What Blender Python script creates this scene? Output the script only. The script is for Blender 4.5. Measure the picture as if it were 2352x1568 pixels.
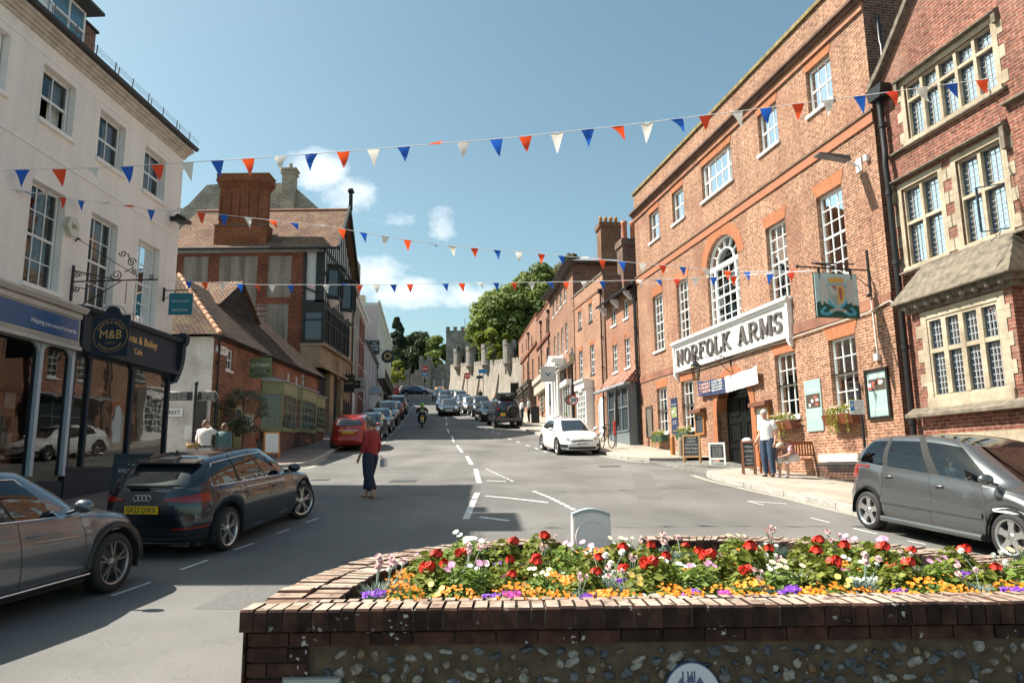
import bpy, bmesh, math, random
from mathutils import Vector, Matrix
R=math.radians
random.seed(7)
for o in list(bpy.data.objects): bpy.data.objects.remove(o)
COL=bpy.context.scene.collection
S=bpy.context.scene
# camera, sky, sun, exposure
EYE=1.65
cam=bpy.data.cameras.new('camera'); co=bpy.data.objects.new('camera',cam); COL.objects.link(co); S.camera=co
cam.sensor_width=36; cam.lens=36*1700/2352; cam.clip_start=.05; cam.clip_end=3000
co.location=(0,0,EYE)
co.rotation_euler=(Matrix.Rotation(R(90+9.71),3,'X')@Matrix.Rotation(-0.0118,3,'Z')).to_euler()
SUN_EL=50.0; SUN_AZ_LEFT=8.0        # sun to the left, 8 degrees ahead of square-left
sd=Vector((-math.cos(R(SUN_AZ_LEFT))*math.cos(R(SUN_EL)), math.sin(R(SUN_AZ_LEFT))*math.cos(R(SUN_EL)), math.sin(R(SUN_EL))))
sl=bpy.data.lights.new('sun','SUN'); sl.energy=4.8; sl.angle=R(.5); sl.color=(1.0,.93,.82)
so=bpy.data.objects.new('sun',sl); COL.objects.link(so); so.rotation_euler=sd.to_track_quat('Z','Y').to_euler(); so.location=(-60,10,80)
W=bpy.data.worlds.new('World'); S.world=W; W.use_nodes=True
nt=W.node_tree; nt.nodes.clear(); N=nt.nodes; LK=nt.links
def nd(t,nt_=None,**k):
 n=(nt_ or nt).nodes.new(t)
 for a,b in k.items(): setattr(n,a,b)
 return n
sky=nd('ShaderNodeTexSky'); sky.sky_type='NISHITA'; sky.sun_disc=False
sky.sun_elevation=R(SUN_EL); sky.sun_rotation=math.atan2(sd.x,sd.y); sky.air_density=1.0; sky.dust_density=1.8; sky.ozone_density=1.3; sky.altitude=50
bg=nd('ShaderNodeBackground'); bg.inputs[1].default_value=.084
outw=nd('ShaderNodeOutputWorld')
tc=nd('ShaderNodeTexCoord')
def vmath(op,a=None,b=None):
 n=nd('ShaderNodeVectorMath',operation=op)
 if a is not None:
  if isinstance(a,(tuple,list)): n.inputs[0].default_value=a
  else: LK.new(a,n.inputs[0])
 if b is not None:
  if isinstance(b,(tuple,list)): n.inputs[1].default_value=b
  else: LK.new(b,n.inputs[1])
 return n
def m2(op,a,b=0.0,c=None,clamp=False):
 n=nd('ShaderNodeMath',operation=op); n.use_clamp=clamp
 for i,x in enumerate((a,b,c)):
  if x is None: continue
  if isinstance(x,(int,float)): n.inputs[i].default_value=x
  else: LK.new(x,n.inputs[i])
 return n.outputs[0]
def dirv(az,el): return (math.sin(R(az))*math.cos(R(el)),math.cos(R(az))*math.cos(R(el)),math.sin(R(el)))
nse=nd('ShaderNodeTexNoise'); nse.inputs['Scale'].default_value=22; nse.inputs['Detail'].default_value=10; nse.inputs['Roughness'].default_value=.68
mp=nd('ShaderNodeMapping'); mp.inputs['Scale'].default_value=(1,1,1.6); LK.new(tc.outputs['Generated'],mp.inputs[0]); LK.new(mp.outputs[0],nse.inputs['Vector'])
tot=None
CL=[(-15.4,22.2,2.6,1.6,1.15),(-12.6,20.6,2.6,1.5,1.0),(-9.6,19.0,2.4,.8,.75),(-5.6,18.8,1.5,1.7,.9),(-4.9,20.4,.9,.8,.6),
 (-11.5,14.6,3.8,1.9,1.05),(-8.0,13.4,4.2,1.4,1.05),(-4.0,13.3,3.2,1.1,.95),(-1.8,13.6,1.6,.7,.8),(-12.6,25.8,.5,.5,.5),(-13,12,4,1.3,.8),(7,9,5,1,.4)]
sep=nd('ShaderNodeSeparateXYZ'); LK.new(tc.outputs['Generated'],sep.inputs[0])
az=m2('ARCTAN2',sep.outputs[0],sep.outputs[1]); el=m2('ARCSINE',sep.outputs[2])
for a,e,w,h,s in CL:
 dx=m2('DIVIDE',m2('SUBTRACT',az,R(a)),R(w)); dy=m2('DIVIDE',m2('SUBTRACT',el,R(e)),R(h))
 r2=m2('ADD',m2('MULTIPLY',dx,dx),m2('MULTIPLY',dy,dy))
 g=m2('MULTIPLY',m2('SUBTRACT',1.0,m2('MULTIPLY',r2,.5),clamp=True),s)
 tot=g if tot is None else m2('MAXIMUM',tot,g)
dens=m2('MULTIPLY',m2('SUBTRACT',m2('ADD',m2('MULTIPLY',tot,.75),m2('MULTIPLY',nse.outputs[0],.95)),.90),1.7,clamp=True)
dens=m2('MULTIPLY',dens,m2('MULTIPLY',tot,2.0,clamp=True))
mixc=nd('ShaderNodeMixRGB'); LK.new(dens,mixc.inputs[0]); skt=nd('ShaderNodeMixRGB',blend_type='MULTIPLY'); skt.inputs[0].default_value=1; skt.inputs[2].default_value=(.98,1.10,.90,1); LK.new(sky.outputs[0],skt.inputs[1]); LK.new(skt.outputs[0],mixc.inputs[1]); mixc.inputs[2].default_value=(7.8,8.0,8.2,1)
LK.new(mixc.outputs[0],bg.inputs[0]); LK.new(bg.outputs[0],outw.inputs[0])
S.view_settings.view_transform='Standard'; S.view_settings.look='None'; S.view_settings.gamma=1; S.view_settings.exposure=1.12
# terrain profile (the street climbs towards the castle)
PR=[(-60,-1.2),(-20,-.5),(0,0),(5,.05),(8.75,.25),(12,.52),(14,.76),(16,1.02),(18,1.2),(21.5,1.46),(25,1.74),(31,2.22),(34,2.53),(40,3.2),(48,4.17),(53,4.8),(64,6.2),(80,8.3),(100,11.0),(115,13.0),(122,13.75),(130,14.2),(150,14.6),(200,15),(3000,15)]
def prof(y):
 if y<=PR[0][0]: return PR[0][1]
 for (a,b),(c,d) in zip(PR,PR[1:]):
  if y<=c: return b+(d-b)*(y-a)/(c-a)
 return PR[-1][1]
def G(x,y):
 z=prof(y)
 if x>4.5:
  k=max(0,min(1,(30-y)/8))*max(0,min(1,(y-10)/5)); z-=.045*min(x-4.5,5)*k
 return z
def pt(x,y,dz=0): return (x,y,G(x,y)+dz)
# materials
MATS={}
def _new(name):
 m=bpy.data.materials.new(name); m.use_nodes=True; n=m.node_tree; n.nodes.clear()
 o=n.nodes.new('ShaderNodeOutputMaterial'); p=n.nodes.new('ShaderNodeBsdfPrincipled'); n.links.new(p.outputs[0],o.inputs[0])
 return m,n,p,o
def L4(c): return (c[0],c[1],c[2],1)
def noise_col(n,base,var,scale,coord='Object',detail=4,sock=None,vec=None):
 """base colour varied by fractal noise between base*(1-var) and base*(1+var)"""
 tcx=n.nodes.new('ShaderNodeTexCoord'); no=n.nodes.new('ShaderNodeTexNoise'); no.inputs['Scale'].default_value=scale; no.inputs['Detail'].default_value=detail
 n.links.new(vec or tcx.outputs[coord],no.inputs['Vector'])
 mr=n.nodes.new('ShaderNodeMapRange'); mr.inputs[1].default_value=.3; mr.inputs[2].default_value=.7; mr.inputs[3].default_value=1-var; mr.inputs[4].default_value=1+var
 n.links.new(no.outputs[0],mr.inputs[0])
 mu=n.nodes.new('ShaderNodeVectorMath'); mu.operation='SCALE'
 if sock is None: mu.inputs[0].default_value=base[:3]
 else: n.links.new(sock,mu.inputs[0])
 n.links.new(mr.outputs[0],mu.inputs['Scale']); return mu.outputs[0],no
def bump(n,p,h,strength=.3,dist=.01):
 b=n.nodes.new('ShaderNodeBump'); b.inputs['Strength'].default_value=strength; b.inputs['Distance'].default_value=dist
 n.links.new(h,b.inputs['Height']); n.links.new(b.outputs[0],p.inputs['Normal'])
def pm(name,col,rough=.6,metal=0,var=0,scale=3,bmp=0,bscale=None,spec=.5,coat=0,coord='Object',detail=4):
 if name in MATS: return MATS[name]
 m,n,p,o=_new(name)
 p.inputs['Base Color'].default_value=L4(col); p.inputs['Roughness'].default_value=rough; p.inputs['Metallic'].default_value=metal
 p.inputs['Specular IOR Level'].default_value=spec; p.inputs['Coat Weight'].default_value=coat; p.inputs['Coat Roughness'].default_value=.04
 if var:
  s,no=noise_col(n,col,var,scale,coord,detail); n.links.new(s,p.inputs['Base Color'])
  if bmp: bump(n,p,no.outputs[0],bmp,.01)
 MATS[name]=m; return m
def brick(name,c1,c2,mortar,bw=.225,bh=.075,ms=.009,dirt=.25,dirt_scale=.7,dark=None,bmp=.35,rough=.85,offset=.5,noisy=.35,streak=0,stain=None,stainamt=.0,stainscale=.4):
 if name in MATS: return MATS[name]
 m,n,p,o=_new(name); p.inputs['Roughness'].default_value=rough; p.inputs['Specular IOR Level'].default_value=.25
 uv=n.nodes.new('ShaderNodeUVMap'); uv.uv_map='UVMap'
 b=n.nodes.new('ShaderNodeTexBrick'); n.links.new(uv.outputs[0],b.inputs['Vector'])
 b.inputs['Scale'].default_value=1; b.inputs['Brick Width'].default_value=bw; b.inputs['Row Height'].default_value=bh; b.inputs['Mortar Size'].default_value=ms; b.inputs['Mortar Smooth'].default_value=.2
 b.inputs['Bias'].default_value=-.1; b.offset=offset
 b.inputs['Color1'].default_value=L4(c1); b.inputs['Color2'].default_value=L4(c2); b.inputs['Mortar'].default_value=L4(mortar)
 s1,no1=noise_col(n,c1,noisy,9,sock=b.outputs[0],vec=uv.outputs[0],detail=2)
 s2,no2=noise_col(n,c1,dirt,dirt_scale,sock=s1,vec=uv.outputs[0],detail=6)
 src=s2
 if streak:
  mpn=n.nodes.new('ShaderNodeMapping'); mpn.inputs['Scale'].default_value=(2.6,.16,1); n.links.new(uv.outputs[0],mpn.inputs[0]); src,_=noise_col(n,c1,streak,1,sock=src,vec=mpn.outputs[0],detail=7)
 if stain:
  no=n.nodes.new('ShaderNodeTexNoise'); no.inputs['Scale'].default_value=stainscale; no.inputs['Detail'].default_value=7; n.links.new(uv.outputs[0],no.inputs[0])
  cr=n.nodes.new('ShaderNodeMapRange'); cr.inputs[1].default_value=.5; cr.inputs[2].default_value=.68; cr.inputs[4].default_value=stainamt; n.links.new(no.outputs[0],cr.inputs[0])
  mx=n.nodes.new('ShaderNodeMixRGB'); n.links.new(cr.outputs[0],mx.inputs[0]); n.links.new(src,mx.inputs[1]); mx.inputs[2].default_value=L4(stain); src=mx.outputs[0]
 n.links.new(src,p.inputs['Base Color'])
 inv=n.nodes.new('ShaderNodeMath'); inv.operation='SUBTRACT'; inv.inputs[0].default_value=1; n.links.new(b.outputs['Fac'],inv.inputs[1])
 bump(n,p,inv.outputs[0],bmp,.012)
 MATS[name]=m; return m
def glassmat(name,tint=(.75,.8,.8),see=.75,rough=.02,ior=1.75):
 if name in MATS: return MATS[name]
 m=bpy.data.materials.new(name); m.use_nodes=True; n=m.node_tree; n.nodes.clear()
 o=n.nodes.new('ShaderNodeOutputMaterial'); t=n.nodes.new('ShaderNodeBsdfTransparent'); t.inputs[0].default_value=L4([x*see for x in tint])
 g=n.nodes.new('ShaderNodeBsdfGlossy'); g.inputs['Roughness'].default_value=rough; g.inputs[0].default_value=(.9,.93,.95,1)
 f=n.nodes.new('ShaderNodeFresnel'); f.inputs[0].default_value=ior
 mx=n.nodes.new('ShaderNodeMixShader'); n.links.new(f.outputs[0],mx.inputs[0]); n.links.new(t.outputs[0],mx.inputs[1]); n.links.new(g.outputs[0],mx.inputs[2]); n.links.new(mx.outputs[0],o.inputs[0])
 no=n.nodes.new('ShaderNodeTexNoise'); no.inputs['Scale'].default_value=1.6; tcx=n.nodes.new('ShaderNodeTexCoord'); n.links.new(tcx.outputs['Object'],no.inputs[0])
 bu=n.nodes.new('ShaderNodeBump'); bu.inputs['Strength'].default_value=.06; bu.inputs['Distance'].default_value=.03; n.links.new(no.outputs[0],bu.inputs['Height']); n.links.new(bu.outputs[0],g.inputs['Normal']); n.links.new(bu.outputs[0],f.inputs['Normal'])
 MATS[name]=m; return m
def tiles(name,c1,c2,rowh=.14,bw=.17,gap=(.03,.02,.015),stain=(.2,.14,.04),stainamt=.4):
 return brick(name,c1,c2,gap,bw=bw,bh=rowh,ms=.022,dirt=.35,dirt_scale=.9,bmp=1.0,rough=.9,noisy=.55,stain=stain,stainamt=stainamt,stainscale=1.3)
WHITE=pm('white_paint',(.80,.80,.78),.45,var=.04,scale=4)
GREYBLUEW=pm('pale_blue_paint',(.55,.63,.68),.45)
BLACK=pm('black_iron',(.012,.012,.014),.4)
BLACKM=pm('black_matt',(.02,.02,.02),.8)
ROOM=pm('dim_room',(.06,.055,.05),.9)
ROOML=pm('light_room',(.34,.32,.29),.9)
CURT=pm('net_curtain',(.62,.60,.56),.9,var=.12,scale=14,coord='Object')
CURTD=pm('dark_curtain',(.10,.095,.10),.9,var=.4,scale=20)
GLASS=glassmat('window_glass'); GLASSD=glassmat('shop_glass',(.6,.62,.62),.75,ior=1.5)
LEAD=glassmat('leaded_glass',(.4,.42,.42),.8)
# mesh builder
class Frame:
 """facade frame: s along the wall (away from the camera), d out of the wall towards the street, z absolute height"""
 def __init__(s,x,y,hd,side,base):
  s.o=(x,y); s.hd=hd; s.sg=1 if side=='R' else -1; s.base=base
 def W(s,a,d,z):
  h=R(s.hd); t=(math.sin(h),math.cos(h)); n=(-t[1]*s.sg,t[0]*s.sg)
  return (s.o[0]+t[0]*a+n[0]*d, s.o[1]+t[1]*a+n[1]*d, z)
 def root(s,name,label,cat,group=None):
  e=bpy.data.objects.new(name,None); COL.objects.link(e); e.location=(s.o[0],s.o[1],s.base); e.rotation_euler=(0,0,math.pi/2-R(s.hd))
  tag(e,label,cat,group); return e
 def loc(s,a,d,z): return (a,s.sg*d,z-s.base)
def tag(o,label=None,cat=None,group=None,kind=None):
 if label: o['label']=label
 if cat: o['category']=cat
 if group: o['group']=group
 if kind: o['kind']=kind
 return o
def thing(name,label,cat,loc=(0,0,0),rz=0,group=None):
 e=bpy.data.objects.new(name,None); COL.objects.link(e); e.location=loc; e.rotation_euler=(0,0,rz); tag(e,label,cat,group); return e
class MB:
 def __init__(s,fr=None): s.v=[]; s.f=[]; s.m=[]; s.sm=[]; s.fr=fr
 def add(s,vs,fs,m=0,sm=False):
  b=len(s.v); s.v.extend(vs)
  for f in fs: s.f.append(tuple(b+i for i in f)); s.m.append(m); s.sm.append(sm)
  return s
 def quad(s,a,b,c,d,m=0): return s.add([a,b,c,d],[(0,1,2,3)],m)
 def poly(s,p,m=0): return s.add(list(p),[tuple(range(len(p)))],m)
 def box(s,x0,x1,y0,y1,z0,z1,m=0):
  x0,x1=min(x0,x1),max(x0,x1); y0,y1=min(y0,y1),max(y0,y1); z0,z1=min(z0,z1),max(z0,z1)
  return s.add([(x0,y0,z0),(x1,y0,z0),(x1,y1,z0),(x0,y1,z0),(x0,y0,z1),(x1,y0,z1),(x1,y1,z1),(x0,y1,z1)],
   [(0,3,2,1),(4,5,6,7),(0,1,5,4),(1,2,6,5),(2,3,7,6),(3,0,4,7)],m)
 def prism(s,p,axis,a,b,m=0,sm=False):
  """p: 2D polygon in the other two axes (in xyz order), extruded along axis from a to b"""
  n=len(p)
  def mk(q,t): return {'x':(t,q[0],q[1]),'y':(q[0],t,q[1]),'z':(q[0],q[1],t)}[axis]
  vs=[mk(q,a) for q in p]+[mk(q,b) for q in p]
  s.add(vs,[tuple(range(n))[::-1],tuple(range(n,2*n))],m)
  s.add(vs,[(i,(i+1)%n,n+(i+1)%n,n+i) for i in range(n)],m,sm); return s
 def tube(s,pts,r,n=8,m=0,sm=True,cap=True,closed=False):
  P=[Vector(p) for p in pts]; k=len(P); rr=r if isinstance(r,(list,tuple)) else [r]*k
  vs=[];up=None
  for i,p in enumerate(P):
   if closed: t=P[(i+1)%k]-P[i-1]
   else: t=(P[min(i+1,k-1)]-P[max(i-1,0)])
   if t.length<1e-9: t=Vector((0,0,1))
   t.normalize()
   if up is None: up=Vector((0,0,1)) if abs(t.z)<.9 else Vector((1,0,0))
   a=t.cross(up)
   if a.length<1e-4: a=t.cross(Vector((1,0,0)) if abs(t.x)<.9 else Vector((0,1,0)))
   a.normalize(); b=t.cross(a); up=-b if False else up
   for j in range(n):
    q=2*math.pi*j/n; vs.append(tuple(p+a*math.cos(q)*rr[i]+b*math.sin(q)*rr[i]))
  fs=[]
  for i in range(k if closed else k-1):
   for j in range(n): i2=(i+1)%k; fs.append((i*n+j,i*n+(j+1)%n,i2*n+(j+1)%n,i2*n+j))
  s.add(vs,fs,m,sm)
  if cap and not closed: s.add(vs[:n],[tuple(range(n))],m); s.add(vs[-n:],[tuple(range(n))],m)
  return s
 def lathe(s,prof,c=(0,0,0),n=16,m=0,axis='z',sm=True,a0=0,a1=2*math.pi):
  vs=[];full=abs(a1-a0-2*math.pi)<1e-6; k=n if full else n+1
  for r,z in prof:
   for j in range(k):
    a=a0+(a1-a0)*j/n; x,y=r*math.cos(a),r*math.sin(a)
    q={'z':(x,y,z),'x':(z,x,y),'y':(y,z,x)}[axis]; vs.append((c[0]+q[0],c[1]+q[1],c[2]+q[2]))
  fs=[]
  for i in range(len(prof)-1):
   for j in range(n if full else n): fs.append((i*k+j,i*k+(j+1)%k,(i+1)*k+(j+1)%k,(i+1)*k+j))
  return s.add(vs,fs,m,sm)
 def ball(s,c,r,n=10,m=0,sc=(1,1,1)):
  pr=[(max(1e-4,math.sin(math.pi*i/n)),-math.cos(math.pi*i/n)) for i in range(n+1)]
  b=len(s.v); s.lathe(pr,(0,0,0),max(6,int(n*1.4)),m)
  for i in range(b,len(s.v)): x,y,z=s.v[i]; s.v[i]=(c[0]+x*r*sc[0],c[1]+y*r*sc[1],c[2]+z*r*sc[2])
  return s
 def build(s,name,mats,parent=None,uv=True,fix=True,loc=None):
  fr=s.fr; vs=s.v
  if fr: vs=[(x,fr.sg*y,z-fr.base) for x,y,z in vs]
  me=bpy.data.meshes.new(name); me.from_pydata(vs,[],s.f); 
  if not isinstance(mats,(list,tuple)): mats=[mats]
  for k in mats: me.materials.append(k)
  if len(me.polygons):
   me.polygons.foreach_set('material_index',s.m[:len(me.polygons)]); me.polygons.foreach_set('use_smooth',s.sm[:len(me.polygons)])
  if fix:
   b=bmesh.new(); b.from_mesh(me); bmesh.ops.recalc_face_normals(b,faces=b.faces); b.to_mesh(me); b.free()
  if uv:
   l=me.uv_layers.new(name='UVMap'); me.update(); Z=Vector((0,0,1)); off=(fr.o[0]*3.7) if fr else 0
   data=[0.0]*(2*len(me.loops)); V=me.vertices
   for p in me.polygons:
    n=p.normal
    if abs(n.z)>.985: t=Vector((1,0,0)); b_=Vector((0,1,0))
    else: t=Z.cross(n).normalized(); b_=n.cross(t)
    for li in p.loop_indices:
     q=V[me.loops[li].vertex_index].co; data[2*li]=q.dot(t)+off; data[2*li+1]=q.dot(b_)+(fr.base if fr else 0)
   l.data.foreach_set('uv',data)
  o=bpy.data.objects.new(name,me); COL.objects.link(o)
  if parent: o.parent=parent
  if loc: o.location=loc
  return o
def children(o): return [c for c in bpy.data.objects if c.parent==o]
def copy_tree(o,parent=None,label=None,group=None,loc=None,rz=None):
 c=o.copy(); COL.objects.link(c); c.parent=parent
 if label: c['label']=label
 if group: c['group']=group
 if loc: c.location=loc
 if rz is not None: c.rotation_euler=(c.rotation_euler[0],c.rotation_euler[1],rz)
 for ch in list(o.children): copy_tree(ch,c)
 return c
# lettering
_txt={}
def textverts(s,bold=0,ext=0,spacing=1.0,shear=0):
 k=(s,bold,ext,spacing,shear)
 if k in _txt: return _txt[k]
 cu=bpy.data.curves.new('t','FONT'); cu.body=s; cu.align_x='CENTER'; cu.align_y='CENTER'; cu.size=1; cu.offset=bold; cu.extrude=ext; cu.space_character=spacing; cu.shear=shear; cu.resolution_u=2
 o=bpy.data.objects.new('t',cu); COL.objects.link(o); dg=bpy.context.evaluated_depsgraph_get(); me=o.evaluated_get(dg).to_mesh()
 r=([tuple(v.co) for v in me.vertices],[tuple(p.vertices) for p in me.polygons]); o.evaluated_get(dg).to_mesh_clear()
 bpy.data.objects.remove(o); bpy.data.curves.remove(cu); _txt[k]=r; return r
def text(mb,s,o,xd,up,size,m=0,bold=0,ext=0,spacing=1.0,width=None,arc=None,shear=0):
 """adds lettering centred at o, reading along xd; arc=(radius,angle) bends it round a circle"""
 vs,fs=textverts(s,bold,ext,spacing,shear); xd=Vector(xd).normalized(); up=Vector(up).normalized(); n=xd.cross(up); o=Vector(o)
 if not vs: return
 w=max(v[0] for v in vs)-min(v[0] for v in vs); sx=size
 if width: sx=width/max(w,1e-6)
 out=[]
 for x,y,z in vs:
  X,Y=x*sx,y*size
  if arc:
   r,sgn=arc; a=X/r; rr=r+sgn*Y; X,Y=rr*math.sin(a),sgn*rr*math.cos(a)
  out.append(tuple(o+xd*X+up*Y+n*z*size))
 mb.add(out,fs,m)
# GROUND, PAVEMENTS, KERBS, MARKINGS
def asphalt():
 m,n,p,o=_new('asphalt'); p.inputs['Roughness'].default_value=.85; p.inputs['Specular IOR Level'].default_value=.3
 s,no=noise_col(n,(.150,.145,.138),.36,120,detail=6)
 s2,no2=noise_col(n,(1,1,1),.26,.45,sock=s,detail=6)
 tcx=n.nodes.new('ShaderNodeTexCoord'); mpn=n.nodes.new('ShaderNodeMapping'); mpn.inputs['Scale'].default_value=(.9,.05,.05); n.links.new(tcx.outputs['Object'],mpn.inputs[0])
 s3,no3=noise_col(n,(1,1,1),.10,1.0,sock=s2,vec=mpn.outputs[0],detail=3)
 vo=n.nodes.new('ShaderNodeTexVoronoi'); vo.feature='DISTANCE_TO_EDGE'; vo.inputs['Scale'].default_value=.22; 
 nz=n.nodes.new('ShaderNodeTexNoise'); nz.inputs['Scale'].default_value=2; nz.inputs['Detail'].default_value=4; n.links.new(tcx.outputs['Object'],nz.inputs[0])
 ad=n.nodes.new('ShaderNodeMixRGB'); ad.blend_type='ADD'; ad.inputs[0].default_value=.9; n.links.new(tcx.outputs['Object'],ad.inputs[1]); n.links.new(nz.outputs['Color'],ad.inputs[2]); n.links.new(ad.outputs[0],vo.inputs['Vector'])
 lt=n.nodes.new('ShaderNodeMapRange'); lt.inputs[1].default_value=.0; lt.inputs[2].default_value=.004; lt.inputs[3].default_value=.88; lt.inputs[4].default_value=1; n.links.new(vo.outputs[0],lt.inputs[0])
 mu=n.nodes.new('ShaderNodeVectorMath'); mu.operation='SCALE'; n.links.new(s3,mu.inputs[0]); n.links.new(lt.outputs[0],mu.inputs['Scale']); n.links.new(mu.outputs[0],p.inputs['Base Color'])
 sp=n.nodes.new('ShaderNodeTexNoise'); sp.inputs['Scale'].default_value=220; n.links.new(tcx.outputs['Object'],sp.inputs[0]); bump(n,p,sp.outputs[0],.35,.006)
 return m
ASPH=asphalt()
PAVE=brick('paving_slabs',(.35,.315,.265),(.41,.365,.31),(.21,.185,.155),bw=.6,bh=.45,ms=.012,dirt=.14,dirt_scale=.8,bmp=.15,noisy=.06,stain=(.27,.22,.18),stainamt=.5,stainscale=1.1)
PAVEL=brick('brick_paving',(.23,.165,.14),(.27,.195,.165),(.14,.11,.09),bw=.2,bh=.1,ms=.006,dirt=.2,bmp=.15,noisy=.15)
KERB=brick('granite_kerb',(.36,.34,.31),(.42,.39,.35),(.12,.11,.1),bw=.9,bh=9,ms=.012,dirt=.2,bmp=.2,noisy=.15)
PAINT=pm('road_paint',(.62,.62,.58),.7,var=.25,scale=18,detail=6)
PAINTY=pm('faded_road_paint',(.50,.47,.40),.75,var=.3,scale=14,detail=6)
COBB=brick('cobbles',(.20,.21,.20),(.33,.33,.31),(.10,.095,.08),bw=.13,bh=.10,ms=.016,dirt=.3,bmp=.9,noisy=.5)
mb=MB()
xs=[-600,-300,-150,-80,-50,-35]+[-28+i for i in range(0,44)]+[18,24,35,60,100,200,600]
ys=[-60,-40,-20,-10,-5]+[i for i in range(-2,152)]+[160,180,200,250,400,800,2000]
for y in ys:
 for x in xs: mb.v.append(pt(x,y))
nx=len(xs)
for j in range(len(ys)-1):
 for i in range(nx-1): mb.f.append((j*nx+i,j*nx+i+1,(j+1)*nx+i+1,(j+1)*nx+i)); mb.m.append(0); mb.sm.append(True)
g=mb.build('road',ASPH,uv=False); tag(g,kind='structure')
def resample(pl,step):
 out=[pl[0]]
 for a,b in zip(pl,pl[1:]):
  L=math.dist(a,b); k=max(1,int(L/step))
  for i in range(1,k+1): out.append((a[0]+(b[0]-a[0])*i/k,a[1]+(b[1]-a[1])*i/k))
 return out
def curve(pl,it=2):
 for _ in range(it):
  q=[pl[0]]
  for a,b in zip(pl,pl[1:]):
   q+= [(a[0]*.75+b[0]*.25,a[1]*.75+b[1]*.25),(a[0]*.25+b[0]*.75,a[1]*.25+b[1]*.75)]
  q.append(pl[-1]); pl=q
 return pl
def fill_poly(mb,poly,dz,step=1.0):
 """drapes a flat polygon over the terrain on a fine grid"""
 b=bmesh.new(); vs=[b.verts.new((x,y,0)) for x,y in poly]; b.faces.new(vs)
 xs_=[p[0] for p in poly]; ys_=[p[1] for p in poly]
 y=math.floor(min(ys_))+step
 while y<max(ys_):
  bmesh.ops.bisect_plane(b,geom=b.verts[:]+b.edges[:]+b.faces[:],plane_co=(0,y,0),plane_no=(0,1,0)); y+=step
 x=math.floor(min(xs_))+step
 while x<max(xs_):
  bmesh.ops.bisect_plane(b,geom=b.verts[:]+b.edges[:]+b.faces[:],plane_co=(x,0,0),plane_no=(1,0,0)); x+=step
 bmesh.ops.triangulate(b,faces=b.faces[:])
 b.verts.index_update(); n=len(mb.v)
 for v in b.verts: mb.v.append(pt(v.co.x,v.co.y,dz))
 for f in b.faces: mb.f.append(tuple(n+v.index for v in f.verts)); mb.m.append(0); mb.sm.append(False)
 b.free()
KH=.12
def pavement(name,kerb,inner,mat):
 kerb=resample(kerb,.8)
 mb=MB(); fill_poly(mb,kerb+inner,KH); o=mb.build(name,mat); tag(o,kind='structure')
 mb=MB(); n=len(kerb)
 off=[]
 for i,p in enumerate(kerb):
  a=kerb[max(0,i-1)]; b=kerb[min(n-1,i+1)]; t=Vector((b[0]-a[0],b[1]-a[1])).normalized(); nn=Vector((t.y,-t.x))
  off.append((nn.x,nn.y))
 cx_=sum(p[0] for p in inner)/len(inner); cy_=sum(p[1] for p in inner)/len(inner); k=n//2
 sg=-1 if (off[k][0]*(cx_-kerb[k][0])+off[k][1]*(cy_-kerb[k][1]))>0 else 1
 A=[pt(p[0]-sg*o_[0]*.0,p[1]-sg*o_[1]*.0,KH+.003) for p,o_ in zip(kerb,off)]
 B=[pt(p[0]+sg*o_[0]*.14,p[1]+sg*o_[1]*.14,KH-.005) for p,o_ in zip(kerb,off)]
 C=[(b[0],b[1],b[2]-KH-.05) for b in B]
 for i in range(n-1):
  mb.quad(A[i],A[i+1],B[i+1],B[i]); mb.quad(B[i],B[i+1],C[i+1],C[i])
 o=mb.build('kerb',KERB,uv=True); tag(o,kind='structure')
kr=curve([(9.5,5.0),(7.9,9.5),(7.0,13.2),(6.3,15.2),(5.7,17.2),(5.35,19.2),(5.4,20.6),(5.75,21.6),(7.2,22.9),(7.7,23.2)],1)
pavement('pavement_right',kr,[(8.2,23.0),(30,12),(30,4.5)],PAVE)
kr2=curve([(6.1,26.7),(5.0,26.3),(4.35,26.9),(4.0,28.2),(3.75,30.5),(2.6,36.8),(.92,45.5),(-.2,53),(-1.3,60),(-2.9,70),(-4.8,83),(-7.2,98),(-9.6,112),(-10.8,119)],1)
pavement('pavement_right',kr2,[(-8.6,121),(3,76),(6,44),(9.3,27.6),(8.0,26.8)],PAVE)
kl=curve([(-6.2,-6),(-6.5,4),(-6.7,10),(-6.9,15.5),(-7.5,18.3),(-9,19.7),(-13,20.1),(-20,20.3)],1)
pavement('pavement_left',kl,[(-20,19.9),(-12,19.4),(-13,-6)],PAVEL)
kl2=curve([(-20,25.8),(-12,25.2),(-8.6,24.9),(-7.35,25.5),(-7.35,27.5),(-8.15,33.5),(-8.8,40),(-9.5,48),(-10.7,58),(-12.6,72),(-14.6,88),(-17,104)],1)
pavement('pavement_left',kl2,[(-20,104),(-16,72),(-14,60),(-13,42),(-13,27.5),(-20,27.5)],PAVEL)
mb=MB(); fill_poly(mb,curve([(4.5,26.6),(4.9,24.6),(5.3,21.2),(5.9,21.9),(7.7,23.3),(8.35,24.0),(7.9,27.0),(6.2,26.6)],1),.006,.5); tag(mb.build('cobbled_entrance',COBB),kind='structure')
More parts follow.
